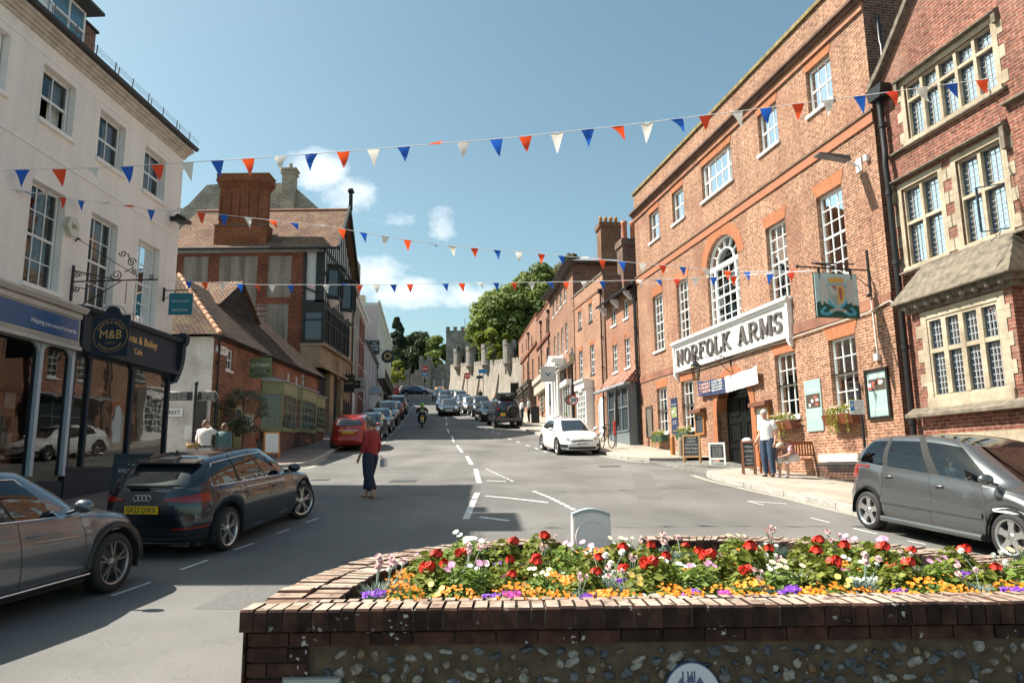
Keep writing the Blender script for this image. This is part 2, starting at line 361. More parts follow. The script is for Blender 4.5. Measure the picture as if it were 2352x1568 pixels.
# painted markings, 5 mm sheets on the asphalt
mb=MB()
def mark(poly,dz=.005,step=.8): fill_poly(mb,poly,dz,step)
def line(a,b,w,dz=.005):
 t=Vector((b[0]-a[0],b[1]-a[1])); L=t.length; t/=L; n=Vector((-t.y,t.x))*w/2
 mark([(a[0]+n.x,a[1]+n.y),(b[0]+n.x,b[1]+n.y),(b[0]-n.x,b[1]-n.y),(a[0]-n.x,a[1]-n.y)],dz)
for a,b,w in [((-2.72,36.2),(-2.2,32.2),.11),((-1.86,30.0),(-1.43,25.6),.14),((-1.2,23.8),(-.88,19.2),.13),((-.82,17.0),(-.88,13.85),.13),((-4.3,48.6),(-3.86,44.8),.1),((-3.5,42.5),(-3.06,38.4),.1),
 ((-4.9,55),(-4.6,51.5),.1),((-5.6,62),(-5.2,58),.1),((-7,74),(-6.5,70),.1),((-8.2,84),(-7.8,80),.1),((-9.3,96),(-8.9,91),.1)]: line(a,b,w)
line((-.62,16.45),(.7,15.45),.09); line((-.71,19.85),(-.2,19.5),.1); line((-.64,14.05),(-.09,13.66),.12)
for i in range(9):
 a=(.45+(1.19-.45)*i/9,17.18+(14.54-17.18)*i/9); b=(.45+(1.19-.45)*(i+.72)/9,17.18+(14.54-17.18)*(i+.72)/9); line(a,b,.09)
for i in range(8):
 a=(-.87+.89*i/8,23.78-4.44*i/8); b=(-.87+.89*(i+.7)/8,23.78-4.44*(i+.7)/8); line(a,b,.05)
for i in range(7): line((4.75+.02*i,15.45-.06*i),(4.78+.02*i,15.42-.06*i),.08) if False else None
line((4.76,15.42),(5.5,15.25),.05); line((4.76,15.4),(4.95,15.0),.05)
pk=[(-6.30,34.9),(-6.56,37.4),(-7.64,49.6),(-8.98,62.8),(-12.03,91.1)]
P_=resample(pk,.62)
for a,b in zip(P_[::1],P_[1:]): 
 m_=((a[0]*.5+b[0]*.5),(a[1]*.5+b[1]*.5)); line(a,m_,.07)
for a,b in [((-1.81,48.0),(-1.62,47.2)),((-1.31,45.8),(-1.12,45.0)),((-.95,44.1),(-.78,43.3)),((-.26,40.3),(-.1,39.6)),((.18,38.1),(.33,37.4)),((.61,35.9),(.76,35.2)),((.98,34.2),(1.12,33.5)),((1.3,32.6),(1.42,31.9))]: line(a,b,.1)
for a,b in [((-4.63,8.86),(-4.50,9.50)),((-4.44,10.20),(-4.33,10.82)),((-4.24,11.54),(-4.12,12.08)),((-3.99,12.78),(-3.88,13.14)),((-3.76,13.74),(-3.64,14.14))]: line(a,b,.055)
for a,b in [((5.37,13.76),(5.52,13.30)),((5.70,12.80),(5.87,12.34)),((6.06,11.78),(6.16,11.44)),((6.37,10.48),(6.47,10.06))]: line(a,b,.05)
tag(mb.build('road_markings',PAINT),kind='structure')
mb=MB()
for off in (0,.11):
 for pl in ([(-7.1+off*.7,26.2),(-7.48+off,29.8)],[(-6.86+off*.5,26.2),(-6.85+off,24.35),(-8.2,24.1-off*1.6),(-12,24.3-off*1.6)],
    [(5.05-off,27.2),(4.55-off,25.3),(4.2-off,26.2),(3.5-off,29.3),(2.9-off,33)],[(7.7-off,8.6),(6.75-off,13.2),(6.05-off,15.2),(5.4-off,17.2),(5.05-off,19.2),(5.05-off,21.0)]):
  q=curve(pl,2)
  for a,b in zip(q,q[1:]):
   if math.dist(a,b)>.02: line(a,b,.06)
tag(mb.build('double_parking_lines',PAINTY),kind='structure')
def manhole(x,y,w,h,label,rz=0,name='manhole_cover'):
 t=thing(name,label,'manhole cover',pt(x,y),rz)
 fr_=MB(); fr_.box(-w/2-.03,w/2+.03,-h/2-.03,h/2+.03,.002,.006); o=fr_.build('surround',pm('iron_plate',(.05,.047,.043),.6,var=.2,scale=30),t)
 c=MB()
 k=max(2,int(w/.09)); 
 for i in range(k):
  x0=-w/2+w*i/k; c.box(x0+.012,x0+w/k-.012,-h/2+.02,h/2-.02,.006,.010)
 c.build('plate',pm('iron_plate2',(.09,.085,.078),.5,var=.2,scale=30),t)
 sl_=math.atan2(G(x,y+1)-G(x,y-1),2); t.rotation_euler=(sl_,0,rz); return t
manhole(-2.93,20.0,.62,.62,'square iron cover set in the sunlit asphalt just right of the walking woman')
manhole(-5.3,20.6,.45,.35,'small iron cover in the road left of the walking woman')
manhole(3.1,24.2,.6,.5,'worn iron cover in the road before the white hatchback')
manhole(6.85,19.0,.7,.45,'dark grille plate in the pavement before the basement railings')
manhole(-8.0,33.0,.6,.6,'dark cover in the left pavement below the green bay windows')
mb=MB()
for q in ([(-2.2,21.5),(-1.3,21.4),(-1.0,27.5),(-1.9,27.6)],[(1.2,25.5),(3.4,25.2),(3.5,26.0),(1.3,26.3)],[(-5.8,40.5),(-3.4,40.8),(-3.3,43),(-5.9,42.9)],[(-3.4,8.2),(-2.6,8.1),(-2.3,11.2),(-3.1,11.4)],[(2.6,15.8),(3.1,15.7),(3.9,21.6),(3.4,21.7)],[(-4.6,22.5),(-2.9,22.3),(-2.8,23.3),(-4.5,23.5)]): fill_poly(mb,q,.003)
tag(mb.build('road_patches',pm('patched_asphalt',(.128,.124,.118),.9,var=.22,scale=30,detail=6),uv=False),kind='structure')
# FACADE HELPERS
def wall(mb,s0,s1,z0,z1,holes=(),d=0,rev=.13,m=0,mr=None,room=None,rd=1.3,top_fn=None):
 """wall face at distance d with rectangular openings (a,b,c,e)=(s0,s1,z0,z1), reveals going inwards"""
 mr=m if mr is None else mr
 S_=sorted(set([s0,s1]+[h[0] for h in holes]+[h[1] for h in holes])); Z_=sorted(set([z0,z1]+[h[2] for h in holes]+[h[3] for h in holes]))
 for i in range(len(S_)-1):
  for j in range(len(Z_)-1):
   a,b,c,e=S_[i],S_[i+1],Z_[j],Z_[j+1]; cs,cz=(a+b)/2,(c+e)/2
   if any(h[0]<cs<h[1] and h[2]<cz<h[3] for h in holes): continue
   mb.quad((a,d,c),(b,d,c),(b,d,e),(a,d,e),m)
 for h in holes:
  a,b,c,e=h[:4]; r=d-rev
  mb.quad((a,d,c),(a,r,c),(a,r,e),(a,d,e),mr); mb.quad((b,d,c),(b,r,c),(b,r,e),(b,d,e),mr)
  mb.quad((a,d,e),(b,d,e),(b,r,e),(a,r,e),mr); mb.quad((a,d,c),(b,d,c),(b,r,c),(a,r,c),mr)
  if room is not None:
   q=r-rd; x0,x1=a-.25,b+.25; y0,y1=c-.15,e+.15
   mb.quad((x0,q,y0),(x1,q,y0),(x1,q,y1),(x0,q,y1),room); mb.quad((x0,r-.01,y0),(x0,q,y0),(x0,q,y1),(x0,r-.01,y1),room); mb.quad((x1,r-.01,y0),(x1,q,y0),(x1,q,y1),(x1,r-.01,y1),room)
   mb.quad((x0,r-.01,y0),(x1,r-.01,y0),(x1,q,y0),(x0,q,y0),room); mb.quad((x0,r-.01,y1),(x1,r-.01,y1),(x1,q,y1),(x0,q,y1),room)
def archpts(c,z,w,n=12,h=None):
 h=w/2 if h is None else h
 return [(c+math.cos(math.pi*(1-i/n))*w/2, z+math.sin(math.pi*(1-i/n))*h) for i in range(n+1)]
def sash(fr,par,c,z0,z1,w,cols=3,rows=(2,2),d=-.12,mat=None,curtain='net',sill=True,glass=None,bar=.022,open_=0,label=None,silld=.07,matsill=None,meet=.5,simple=False):
 mat=mat or WHITE; t=.05; mb=MB(fr); a,b=c-w/2,c+w/2
 if simple: t=.06
 mb.box(a,a+t,d-.06,d,z0,z1).box(b-t,b,d-.06,d,z0,z1).box(a+t,b-t,d-.06,d,z1-t,z1).box(a+t,b-t,d-.06,d,z0,z0+t*1.4)
 zm=z0+(z1-z0)*meet; mb.box(a+t,b-t,d-.045,d-.005,zm-.025,zm+.025)
 for i in range(1,cols):
  x=a+t+(b-a-2*t)*i/cols; mb.box(x-bar/2,x+bar/2,d-.04,d-.012,z0+t,zm-.025).box(x-bar/2,x+bar/2,d-.04,d-.012,zm+.025,z1-t)
 for (q0,q1,k) in ((z0+t*1.4,zm-.025,rows[0]),(zm+.025,z1-t,rows[1])):
  for i in range(1,k): z=q0+(q1-q0)*i/k; mb.box(a+t,b-t,d-.042,d-.010,z-bar/2,z+bar/2)
 f=mb.build('window',mat,par)
 if label: f['label']=label
 g=MB(fr)
 if open_: g.quad((a+t,d-.03,z0+t+open_),(b-t,d-.03,z0+t+open_),(b-t,d-.03,z1-t),(a+t,d-.03,z1-t))
 else: g.quad((a+t,d-.03,z0+t),(b-t,d-.03,z0+t),(b-t,d-.03,z1-t),(a+t,d-.03,z1-t))
 g.build('pane',glass or GLASS,f)
 if sill: MB(fr).box(a-.08,b+.08,d,silld,z0-.09,z0-.002).build('sill',matsill or mat,f)
 if curtain:
  cm=MB(fr); rnd=random.Random(int(c*100+z0*37)); q=d-.16
  def drape(x0,x1,m):
   k=max(4,int((x1-x0)/.05)); vs=[]
   for i in range(k+1):
    x=x0+(x1-x0)*i/k; y=q-.03*(i%2)-.02*rnd.random(); vs+=[(x,y,z0),(x,y,z1)]
   cm.add(vs,[(2*i,2*i+2,2*i+3,2*i+1) for i in range(k)],m)
  if curtain=='net': drape(a,a+w*rnd.uniform(.30,.45),0); drape(b-w*rnd.uniform(.35,.52),b,0)
  elif curtain=='full': drape(a,b,0)
  elif curtain=='left': drape(a,a+w*.4,0)
  elif curtain=='blind': cm.quad((a,q,zm+.1),(b,q,zm+.1),(b,q,z1),(a,q,z1),0)
  cm.build('curtain',[CURT],f)
 return f
def lintel(mb,c,z,w,h,d=.012,m=0,spl=.14):
 mb.prism([(c-w/2,z),(c+w/2,z),(c+w/2+spl,z+h),(c-w/2-spl,z+h)],'y',0.001,d,m) if False else mb.add([(c-w/2,d,z),(c+w/2,d,z),(c+w/2+spl,d,z+h),(c-w/2-spl,d,z+h),(c-w/2,0,z),(c+w/2,0,z),(c+w/2+spl,0,z+h),(c-w/2-spl,0,z+h)],[(0,1,2,3),(0,4,5,1),(1,5,6,2),(2,6,7,3),(3,7,4,0)],m)
def pipe(fr,par,s,z0,z1,d=.09,r=.045,name='downpipe',mat=None,hopper=True):
 mb=MB(fr); mb.tube([(s,d,z0),(s,d,z1)],r,8)
 z=z0+.4
 while z<z1: mb.box(s-.07,s+.07,0,d+r+.01,z,z+.05); z+=1.6
 if hopper: mb.box(s-.12,s+.12,.01,.22,z1,z1+.22)
 return mb.build(name,mat or BLACK,par)
HB=brick('hotel_brick',(.225,.090,.046),(.325,.152,.085),(.385,.305,.24),dirt=.13,dirt_scale=.6,noisy=.42,ms=.011,streak=.18,stain=(.20,.085,.055),stainamt=.55,stainscale=.5)
HGA=brick('gauged_red_brick',(.33,.115,.052),(.39,.148,.068),(.33,.19,.12),bw=.075,bh=.25,ms=.004,noisy=.12,dirt=.1,bmp=.12)
HDK=brick('old_dark_brick',(.13,.06,.042),(.20,.09,.06),(.26,.21,.17),noisy=.35,dirt=.3,stain=(.05,.04,.035),stainamt=.6)
ROOFT=tiles('clay_roof_tiles',(.235,.13,.085),(.305,.175,.12),stain=(.25,.20,.12),stainamt=.35)
ROOFD=tiles('old_mossy_tiles',(.085,.048,.033),(.16,.09,.058),gap=(.018,.012,.01),stain=(.15,.12,.045),stainamt=.45)
SLATE=brick('slates',(.20,.21,.23),(.26,.27,.29),(.12,.12,.13),bw=.3,bh=.2,ms=.01,bmp=.3,noisy=.2)
LEADM=pm('lead_sheet',(.30,.32,.34),.55,var=.2,scale=3)
# HOTEL
HF=Frame(7.4,25.4,-11,'R',1.2)
hotel=HF.root('hotel','long three-storey orange brick hotel with white sash windows and a carriage arch','hotel')
colsx=[5.83,3.27,-3.68,-6.4]; WW=1.13
holes=[]
for c in colsx: holes+= [(c-WW/2,c+WW/2,3.03,4.93),(c-WW/2,c+WW/2,6.53,8.95),(c-WW/2,c+WW/2,11.4,12.72)]
holes+=[(-1.3,1.05,6.52,8.75),(-1.28,1.05,11.36,12.72)]
mb=MB(HF); AC=-.33   # arch centre
A0,A1=AC-1.2,AC+1.2
wall(mb,-8.42,8.2,1.0,4.0,[h for h in holes if h[3]<5 and False]+[(A0,A1,1.0,4.0)]+[(h[0],h[1],h[2],4.0) for h in holes if h[3]<5],rev=.14,room=None)
wall(mb,-8.42,8.2,4.0,14.3,[(h[0],h[1],4.0,h[3]) for h in holes if h[3]<5]+[(A0,A1,4.0,4.68)]+[h for h in holes if h[2]>5 and h!=(-1.3,1.05,6.52,8.75)]+[(-1.3,1.05,6.52,8.75+1.0)],rev=.14)
for h in holes:
 a,b,c,e=h; r=-.145; q=-1.6; x0,x1,y0,y1=a-.3,b+.3,c-.2,e+.2
 for P in ([(x0,q,y0),(x1,q,y0),(x1,q,y1),(x0,q,y1)],[(x0,r,y0),(x0,q,y0),(x0,q,y1),(x0,r,y1)],[(x1,r,y0),(x1,q,y0),(x1,q,y1),(x1,r,y1)],[(x0,r,y0),(x1,r,y0),(x1,q,y0),(x0,q,y0)],[(x0,r,y1),(x1,r,y1),(x1,q,y1),(x0,q,y1)]): mb.quad(*P,2)
def spandrel(mb,c,w,zs,ztop,m=0,rev=.14,d=0,h=None,mr=None):
 P=archpts(c,zs,w,16,h)
 for (x0,z0_),(x1,z1_) in zip(P,P[1:]):
  mb.quad((x0,d,z0_),(x1,d,z1_),(x1,d,ztop),(x0,d,ztop),m); mb.quad((x0,d,z0_),(x1,d,z1_),(x1,d-rev,z1_),(x0,d-rev,z0_),m if mr is None else mr)
spandrel(mb,AC,2.4,3.48,4.68,0,.36,mr=1)
spandrel(mb,-.125,2.35,8.72,9.75,0,.14,h=.95)
mb.box(-8.42,8.2,-11,-1.7,1.0,14.28,3)
mb.quad((-8.42,0,1),(-8.42,-1.7,1),(-8.42,-1.7,14.28),(-8.42,0,14.28),3); mb.quad((8.2,0,1),(8.2,-1.7,1),(8.2,-1.7,14.28),(8.2,0,14.28),3); mb.quad((-8.42,-1.7,14.28),(8.2,-1.7,14.28),(8.2,0,14.28),(-8.42,0,14.28),3)
mb.build('wall',[HB,HGA,ROOML,HDK],hotel)
for c,z,w_,h_,s_ in [(c,z,WW,h_,s_) for c in colsx for z,h_,s_ in ((4.93,.36,.14),(8.95,.36,.14),(12.72,.27,.1))]+[(-.115,12.72,2.33,.27,.1)]:
 mb=MB(HF); lintel(mb,c,z,w_,h_,spl=s_); mb.build('brick_arch',HGA,hotel)
def archring(mb,c,zs,w,h,th,d=.014,m=0,n=24):
 A=archpts(c,zs,w,n,h); B=archpts(c,zs,w+2*th,n,h+th)
 for i in range(n):
  (a0,b0),(a1,b1),(c0,d0),(c1,d1)=A[i],A[i+1],B[i],B[i+1]
  mb.quad((a0,d,b0),(a1,d,b1),(c1,d,d1),(c0,d,d0),m); mb.quad((c0,0,d0),(c1,0,d1),(c1,d,d1),(c0,d,d0),m); mb.quad((a0,0,b0),(a1,0,b1),(a1,d,b1),(a0,d,b0),m)
mb=MB(HF); archring(mb,-.125,8.72,2.35,.95,.42); mb.build('brick_arch',HGA,hotel)
mb=MB(HF); archring(mb,AC,3.48,2.4,1.2,.3,d=.03)
mb.box(A0-.3,A0,0,.03,1.2,3.48).box(A1,A1+.3,0,.03,1.2,3.48)
mb.build('arch_piers',HGA,hotel)
mb=MB(HF)
mb.box(-8.44,8.22,.0,.035,5.38,5.66); mb.build('string_course',pm('rendered_band',(.24,.105,.068),.85,var=.3,scale=2,bmp=.2),hotel)
mb=MB(HF); mb.box(-8.44,8.22,0,.05,9.98,10.26); mb.box(-8.46,8.24,0,.09,10.262,10.31,1); mb.build('string_course',[pm('orange_brick_band',(.34,.135,.072),.85,var=.12,scale=5),pm('weathered_cap',(.16,.11,.075),.9,var=.3,scale=4)],hotel)
mb=MB(HF); mb.box(-8.46,8.24,0,.07,13.0,13.22); mb.box(-8.5,8.28,0,.16,13.22,13.32,1); mb.box(-8.53,8.31,0,.25,13.32,13.40,1); mb.build('cornice',[pm('cornice_brick',(.30,.14,.085),.85,var=.3,scale=3),pm('dark_cornice',(.13,.075,.055),.9,var=.35,scale=4)],hotel)
mb=MB(HF); mb.box(-8.5,8.28,-.3,.08,14.3,14.42); mb.build('coping',pm('lichen_coping',(.20,.16,.07),.95,var=.4,scale=5,bmp=.4),hotel)
for i,c in enumerate(colsx):
 sash(HF,hotel,c,3.03,4.93,WW,3,(2,2),curtain='left' if i%2 else 'net',matsill=WHITE)
 sash(HF,hotel,c,6.53,8.95,WW,3,(3,3),curtain='net')
 sash(HF,hotel,c,11.4,12.72,WW,2 if i in(0,1) else 3,(1,1),curtain='net')
def tripart(z0,z1,rows,a=-1.28,b=1.05,sill=True):
 t=.05; mb=MB(HF); d=-.12; ss=.42
 X=[a,a+ss,b-ss,b]; mb.box(a,b,d-.06,d,z1-t,z1).box(a,b,d-.06,d,z0,z0+.07)
 for x,w in ((a,.06),(X[1]-.05,.10),(X[2]-.05,.10),(b-.06,.06)): mb.box(x,x+w,d-.065,d+.01,z0,z1)
 zm=(z0+z1)/2; mb.box(a,b,d-.045,d-.004,zm-.028,zm+.028)
 for i in (1,2): x=X[1]+.05+(X[2]-X[1]-.1)*i/3; mb.box(x-.011,x+.011,d-.04,d-.012,z0,z1)
 for i in range(1,rows*2):
  if i==rows: continue
  z=z0+(z1-z0)*i/(2*rows); mb.box(a,b,d-.042,d-.01,z-.011,z+.011)
 f=mb.build('window',WHITE,hotel); MB(HF).quad((a,d-.03,z0),(b,d-.03,z0),(b,d-.03,z1),(a,d-.03,z1)).build('pane',GLASS,f)
 MB(HF).box(a-.1,b+.1,d,.08,z0-.09,z0-.003).build('sill',WHITE,f)
 cm=MB(HF)
 for x0,x1 in ((a,a+.75),(b-.8,b)):
  k=14; vs=[]
  for i in range(k+1): x=x0+(x1-x0)*i/k; vs+=[(x,-.3-.03*(i%2),z0),(x,-.3-.03*(i%2),z1)]
  cm.add(vs,[(2*i,2*i+2,2*i+3,2*i+1) for i in range(k)])
 cm.build('curtain',CURT,f); return f
tripart(11.36,12.72,1)
f=tripart(6.52,8.62,3,-1.3,1.05)
mb=MB(HF); P=archpts(-.125,8.72,2.33,20,.94)  # fanlight
Q=archpts(-.125,8.72,2.2,20,.87)
for i in range(20): mb.quad((P[i][0],-.12,P[i][1]),(P[i+1][0],-.12,P[i+1][1]),(Q[i+1][0],-.12,Q[i+1][1]),(Q[i][0],-.12,Q[i][1])); mb.quad((Q[i][0],-.12,Q[i][1]),(Q[i+1][0],-.12,Q[i+1][1]),(Q[i+1][0],-.18,Q[i+1][1]),(Q[i][0],-.18,Q[i][1]))
mb.box(-1.3,1.05,-.18,-.1,8.60,8.74)
for w,h in ((1.25,.5),): mb.tube([(x,-.14,z) for x,z in archpts(-.125,8.74,w,14,h)],.028,5)
for k in range(1,6):
 if k==3: pass
 a=math.pi*k/6; mb.tube([(-.125+math.cos(a)*.62,-.14,8.74+math.sin(a)*.5),(-.125+math.cos(a)*1.12,-.14,8.74+math.sin(a)*.89)],.016,5)
mb.build('fanlight',WHITE,hotel)
g=MB(HF); g.poly([(x,-.16,z) for x,z in P]); g.build('pane',GLASS,f)
mb=MB(HF)
mb.quad((A0,0,1),(A0,-.4,1),(A0,-.4,4.7),(A0,0,4.7)); mb.build('carriage_arch_reveal',HB,hotel); mb=MB(HF); mb.quad((A1,0,1),(A1,-.4,1),(A1,-.4,4.7),(A1,0,4.7))
mb.build('carriage_arch_reveal',HB,hotel)
for nme,x0,x1 in (('door',A0+.02,AC-.01),('door',AC+.01,A1-.02)):
 mb=MB(HF); n=10; P=[(x0+(x1-x0)*i/n) for i in range(n+1)]
 top=lambda x: 3.48+math.sqrt(max(0,1.2**2-(x-AC)**2))-.02
 for i in range(n): mb.quad((P[i],-.36,1.5),(P[i+1],-.36,1.5),(P[i+1],-.36,top(P[i+1])),(P[i],-.36,top(P[i])))
 cx_=(x0+x1)/2
 for zz in (1.95,2.8,3.65):
  for w_,dd in ((.38,.02),):
   a,b,c,e=cx_-w_,cx_+w_,zz-.32,zz+.32
   if zz>3.5: e=zz+.2
   mb.box(a,b,-.36,-.33,c,c+.04).box(a,b,-.36,-.33,e-.04,e).box(a,a+.04,-.36,-.33,c,e).box(b-.04,b,-.36,-.33,c,e)
 mb.build('door',pm('black_door_paint',(.004,.005,.005),.6,spec=.2),hotel)
mb=MB(HF); a,b,c,e=-4.25,4.13,5.32,6.42
mb.box(a,b,.0,.10,c,e); mb.box(a,b,.10,.16,e-.10,e).box(a,b,.10,.16,c,c+.10).box(a,a+.10,.10,.16,c+.1,e-.1).box(b-.1,b,.10,.16,c+.1,e-.1)
mb.box(a-.06,b+.06,.0,.24,e,e+.08).box(a-.03,b+.03,0,.19,e+.08,e+.12)
mb.box(a+.14,b-.14,.10,.115,c+.14,c+.17).box(a+.14,b-.14,.10,.115,e-.17,e-.14)
for x in (a+.02,b-.14): mb.prism([(0.0,c),(.17,c),(.17,c-.1),(.10,c-.24),(0,c-.28)],'x',x,x+.12)
mb.build('name_board',WHITE,hotel)
def slab_letters(mb,word,s_left,zb,h,total,d0,d1,dirn=-1):
 """chunky slab-serif capitals built as solid strokes; s_left = start, dirn=-1 reads towards the camera"""
 T=.19; t=.10; sf=.30
 W_={'N':.86,'O':.80,'R':.86,'F':.74,'L':.72,'K':.86,'A':.92,'M':1.05,'S':.66,' ':.45}
 gap=.13; tw=sum(W_[c] for c in word)+gap*(len(word)-1); k=total/tw; x=0; eps=0
 def X(u): return s_left+dirn*(x+u)*k
 def bx(u0,u1,v0,v1):
  nonlocal eps; eps+=1; mb.box(X(u0),X(u1),d0,d1-.0012*(eps%9),zb+v0*h,zb+v1*h)
 def st(u,serifs='bt'):
  bx(u-T/2,u+T/2,0,1)
  if 'b' in serifs: bx(u-sf/2,u+sf/2,0,t)
  if 't' in serifs: bx(u-sf/2,u+sf/2,1-t,1)
 def dg(u0,v0,u1,v1,w=T):
  nonlocal eps; eps+=1; p=[(X(u0-w/2),zb+v0*h),(X(u0+w/2),zb+v0*h),(X(u1+w/2),zb+v1*h),(X(u1-w/2),zb+v1*h)]; mb.prism(p,'y',d0,d1-.0012*(eps%9))
 def ring(cu,cv,ru,rv,a0,a1,w=T,wv=.11,n=14):
  nonlocal eps; eps+=1
  for i in range(n):
   q0,q1=a0+(a1-a0)*i/n,a0+(a1-a0)*(i+1)/n
   p=[(X(cu+ru*math.cos(q)),zb+(cv+rv*math.sin(q))*h) for q in (q0,q1)]+[(X(cu+(ru-w)*math.cos(q)),zb+(cv+(rv-wv)*math.sin(q))*h) for q in (q1,q0)]
   mb.prism(p,'y',d0,d1-.0012*(eps%9))
 pi=math.pi
 for ch in word:
  w=W_[ch]
  if ch=='N': st(.15); st(w-.15,'t'); dg(.15,1,w-.15,0)
  elif ch=='O': ring(w/2,.5,w/2,.52,0,2*pi,n=24)
  elif ch=='R': st(.15); bx(.15,.5,1-t,1); bx(.15,.5,.46,.46+t); ring(.48,.73,.30,.27,-pi/2,pi/2,wv=.1); dg(.42,.47,w-.14,0,.17); bx(w-.24,w,0,t)
  elif ch=='F': st(.15); bx(.15,w,1-t,1); bx(w-.09,w,.72,1); bx(.15,.52,.47,.47+t); bx(.46,.54,.38,.66)
  elif ch=='L': st(.15); bx(.15,w,0,t); bx(w-.09,w,0,.3)
  elif ch=='K': st(.15); dg(.24,.42,w-.2,1,.12); dg(.34,.55,w-.14,0,.18); bx(w-.26,w,0,t); bx(w-.34,w-.04,1-t,1)
  elif ch=='A': dg(.14,0,w/2-.03,1,.10); dg(w-.16,0,w/2+.0,1,.19); bx(.2,w-.25,.28,.28+t); bx(0,.28,0,t); bx(w-.32,w,0,t)
  elif ch=='M': st(.15); st(w-.15); dg(.17,1,w/2,.1,.16); dg(w-.17,1,w/2,.1,.12)
  elif ch=='S': ring(w/2,.73,w/2,.27,.25*pi,1.5*pi); ring(w/2,.27,w/2,.28,-.75*pi,.5*pi); bx(w-.1,w,.64,.96); bx(0,.1,.06,.36)
  x+=w+gap
mb=MB(HF); slab_letters(mb,'NORFOLK ARMS',3.82,5.55,.62,7.7,.10,.17); mb.build('lettering',pm('grey_letters',(.115,.10,.095),.5),hotel)
for s0_,z0_ in ((5.83,2.94),(3.27,2.94),(-3.68,2.94),(-6.4,2.94)): pass
pipe(HF,hotel,8.33,2.5,10.0)
mb=MB(HF); mb.box(-6.95,-5.3,.0,.22,1.72,1.92); mb.build('ledge',pm('stone_cream',(.62,.57,.47),.8,var=.15,scale=4),hotel)
mb=MB(HF); 
x=-6.9
while x<-5.35: mb.tube([(x,.32,1.08),(x,.32,1.62),(x,.22,1.70)],.011,5); x+=.055
mb.box(-6.95,-5.32,.305,.335,1.62,1.65).box(-6.95,-5.32,.305,.335,1.08,1.11)
mb.build('basement_railing',BLACK,hotel)
mb=MB(HF); mb.tube([(4.0,.03,5.3),(2.5,.05,5.2),(0,.05,5.22),(-2.2,.05,5.28),(-4.2,.06,5.24),(-4.4,.05,5.30),(-6,.05,5.32),(-7.6,.05,5.33),(-8.4,.05,5.45),(-9.0,.05,5.1)],.02,6); mb.build('cable',pm('old_white_cable',(.55,.5,.43),.8),hotel)
mb=MB(HF); mb.tube([(-7.72,.03,5.75),(-7.75,.03,5.3),(-7.78,.03,4.3)],.012,5); mb.box(-7.84,-7.70,.0,.08,4.12,4.28); mb.build('cable_box',WHITE,hotel)
FARG=pm('far_glass',(.05,.06,.065),.07,spec=.8)
STONE=brick('cream_stone',(.38,.32,.235),(.44,.375,.28),(.27,.22,.16),bw=.5,bh=.28,ms=.006,noisy=.1,dirt=.22,dirt_scale=1.2,stain=(.22,.17,.11),stainamt=.6,stainscale=1.5)
STONED=pm('weathered_stone',(.15,.125,.095),.9,var=.45,scale=7,bmp=.5,detail=8)
RBR=brick('red_english_brick',(.155,.046,.030),(.225,.078,.052),(.25,.185,.145),dirt=.2,noisy=.4,stain=(.34,.23,.17),stainamt=.35,stainscale=.6,streak=.2)
RBD=RBR
# STONE-BAY BUILDING (right edge)
o_=HF.W(-8.75,0,0); BF=Frame(o_[0],o_[1],-11,'R',.9)
bank=BF.root('stone_dressed_building','tall red brick building with leaded stone mullioned windows and a stone-roofed bay','building')
def sh(x): return x+8.75
TW=(sh(-12.0),sh(-9.52),8.98,10.34); W1=(sh(-10.24),sh(-9.10),6.08,7.94); W2=(sh(-11.88),sh(-10.74),6.08,7.94); W3=(sh(-14.9),sh(-13.2),6.08,7.94)
mb=MB(BF); HH=[TW,W1,W2]
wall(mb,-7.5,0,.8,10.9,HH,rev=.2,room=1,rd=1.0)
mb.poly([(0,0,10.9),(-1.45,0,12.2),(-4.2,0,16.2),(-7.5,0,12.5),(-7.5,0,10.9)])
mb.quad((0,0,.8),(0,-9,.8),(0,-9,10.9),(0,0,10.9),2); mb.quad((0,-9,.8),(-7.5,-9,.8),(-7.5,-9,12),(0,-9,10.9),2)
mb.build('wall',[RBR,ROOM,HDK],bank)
mb=MB(BF)   # gable coping
P=[(.25,10.72),(-.15,11.0),(-1.45,12.28),(-4.2,16.3)]
for (a,b),(c,e) in zip(P,P[1:]): mb.add([(a,.0,b),(c,.0,e),(c,.0,e+.16),(a,.0,b+.16),(a,.16,b),(c,.16,e),(c,.16,e+.16),(a,.16,b+.16)],[(0,1,2,3),(4,5,6,7),(3,2,6,7),(0,4,5,1)])
mb.build('gable_coping',STONED,bank)
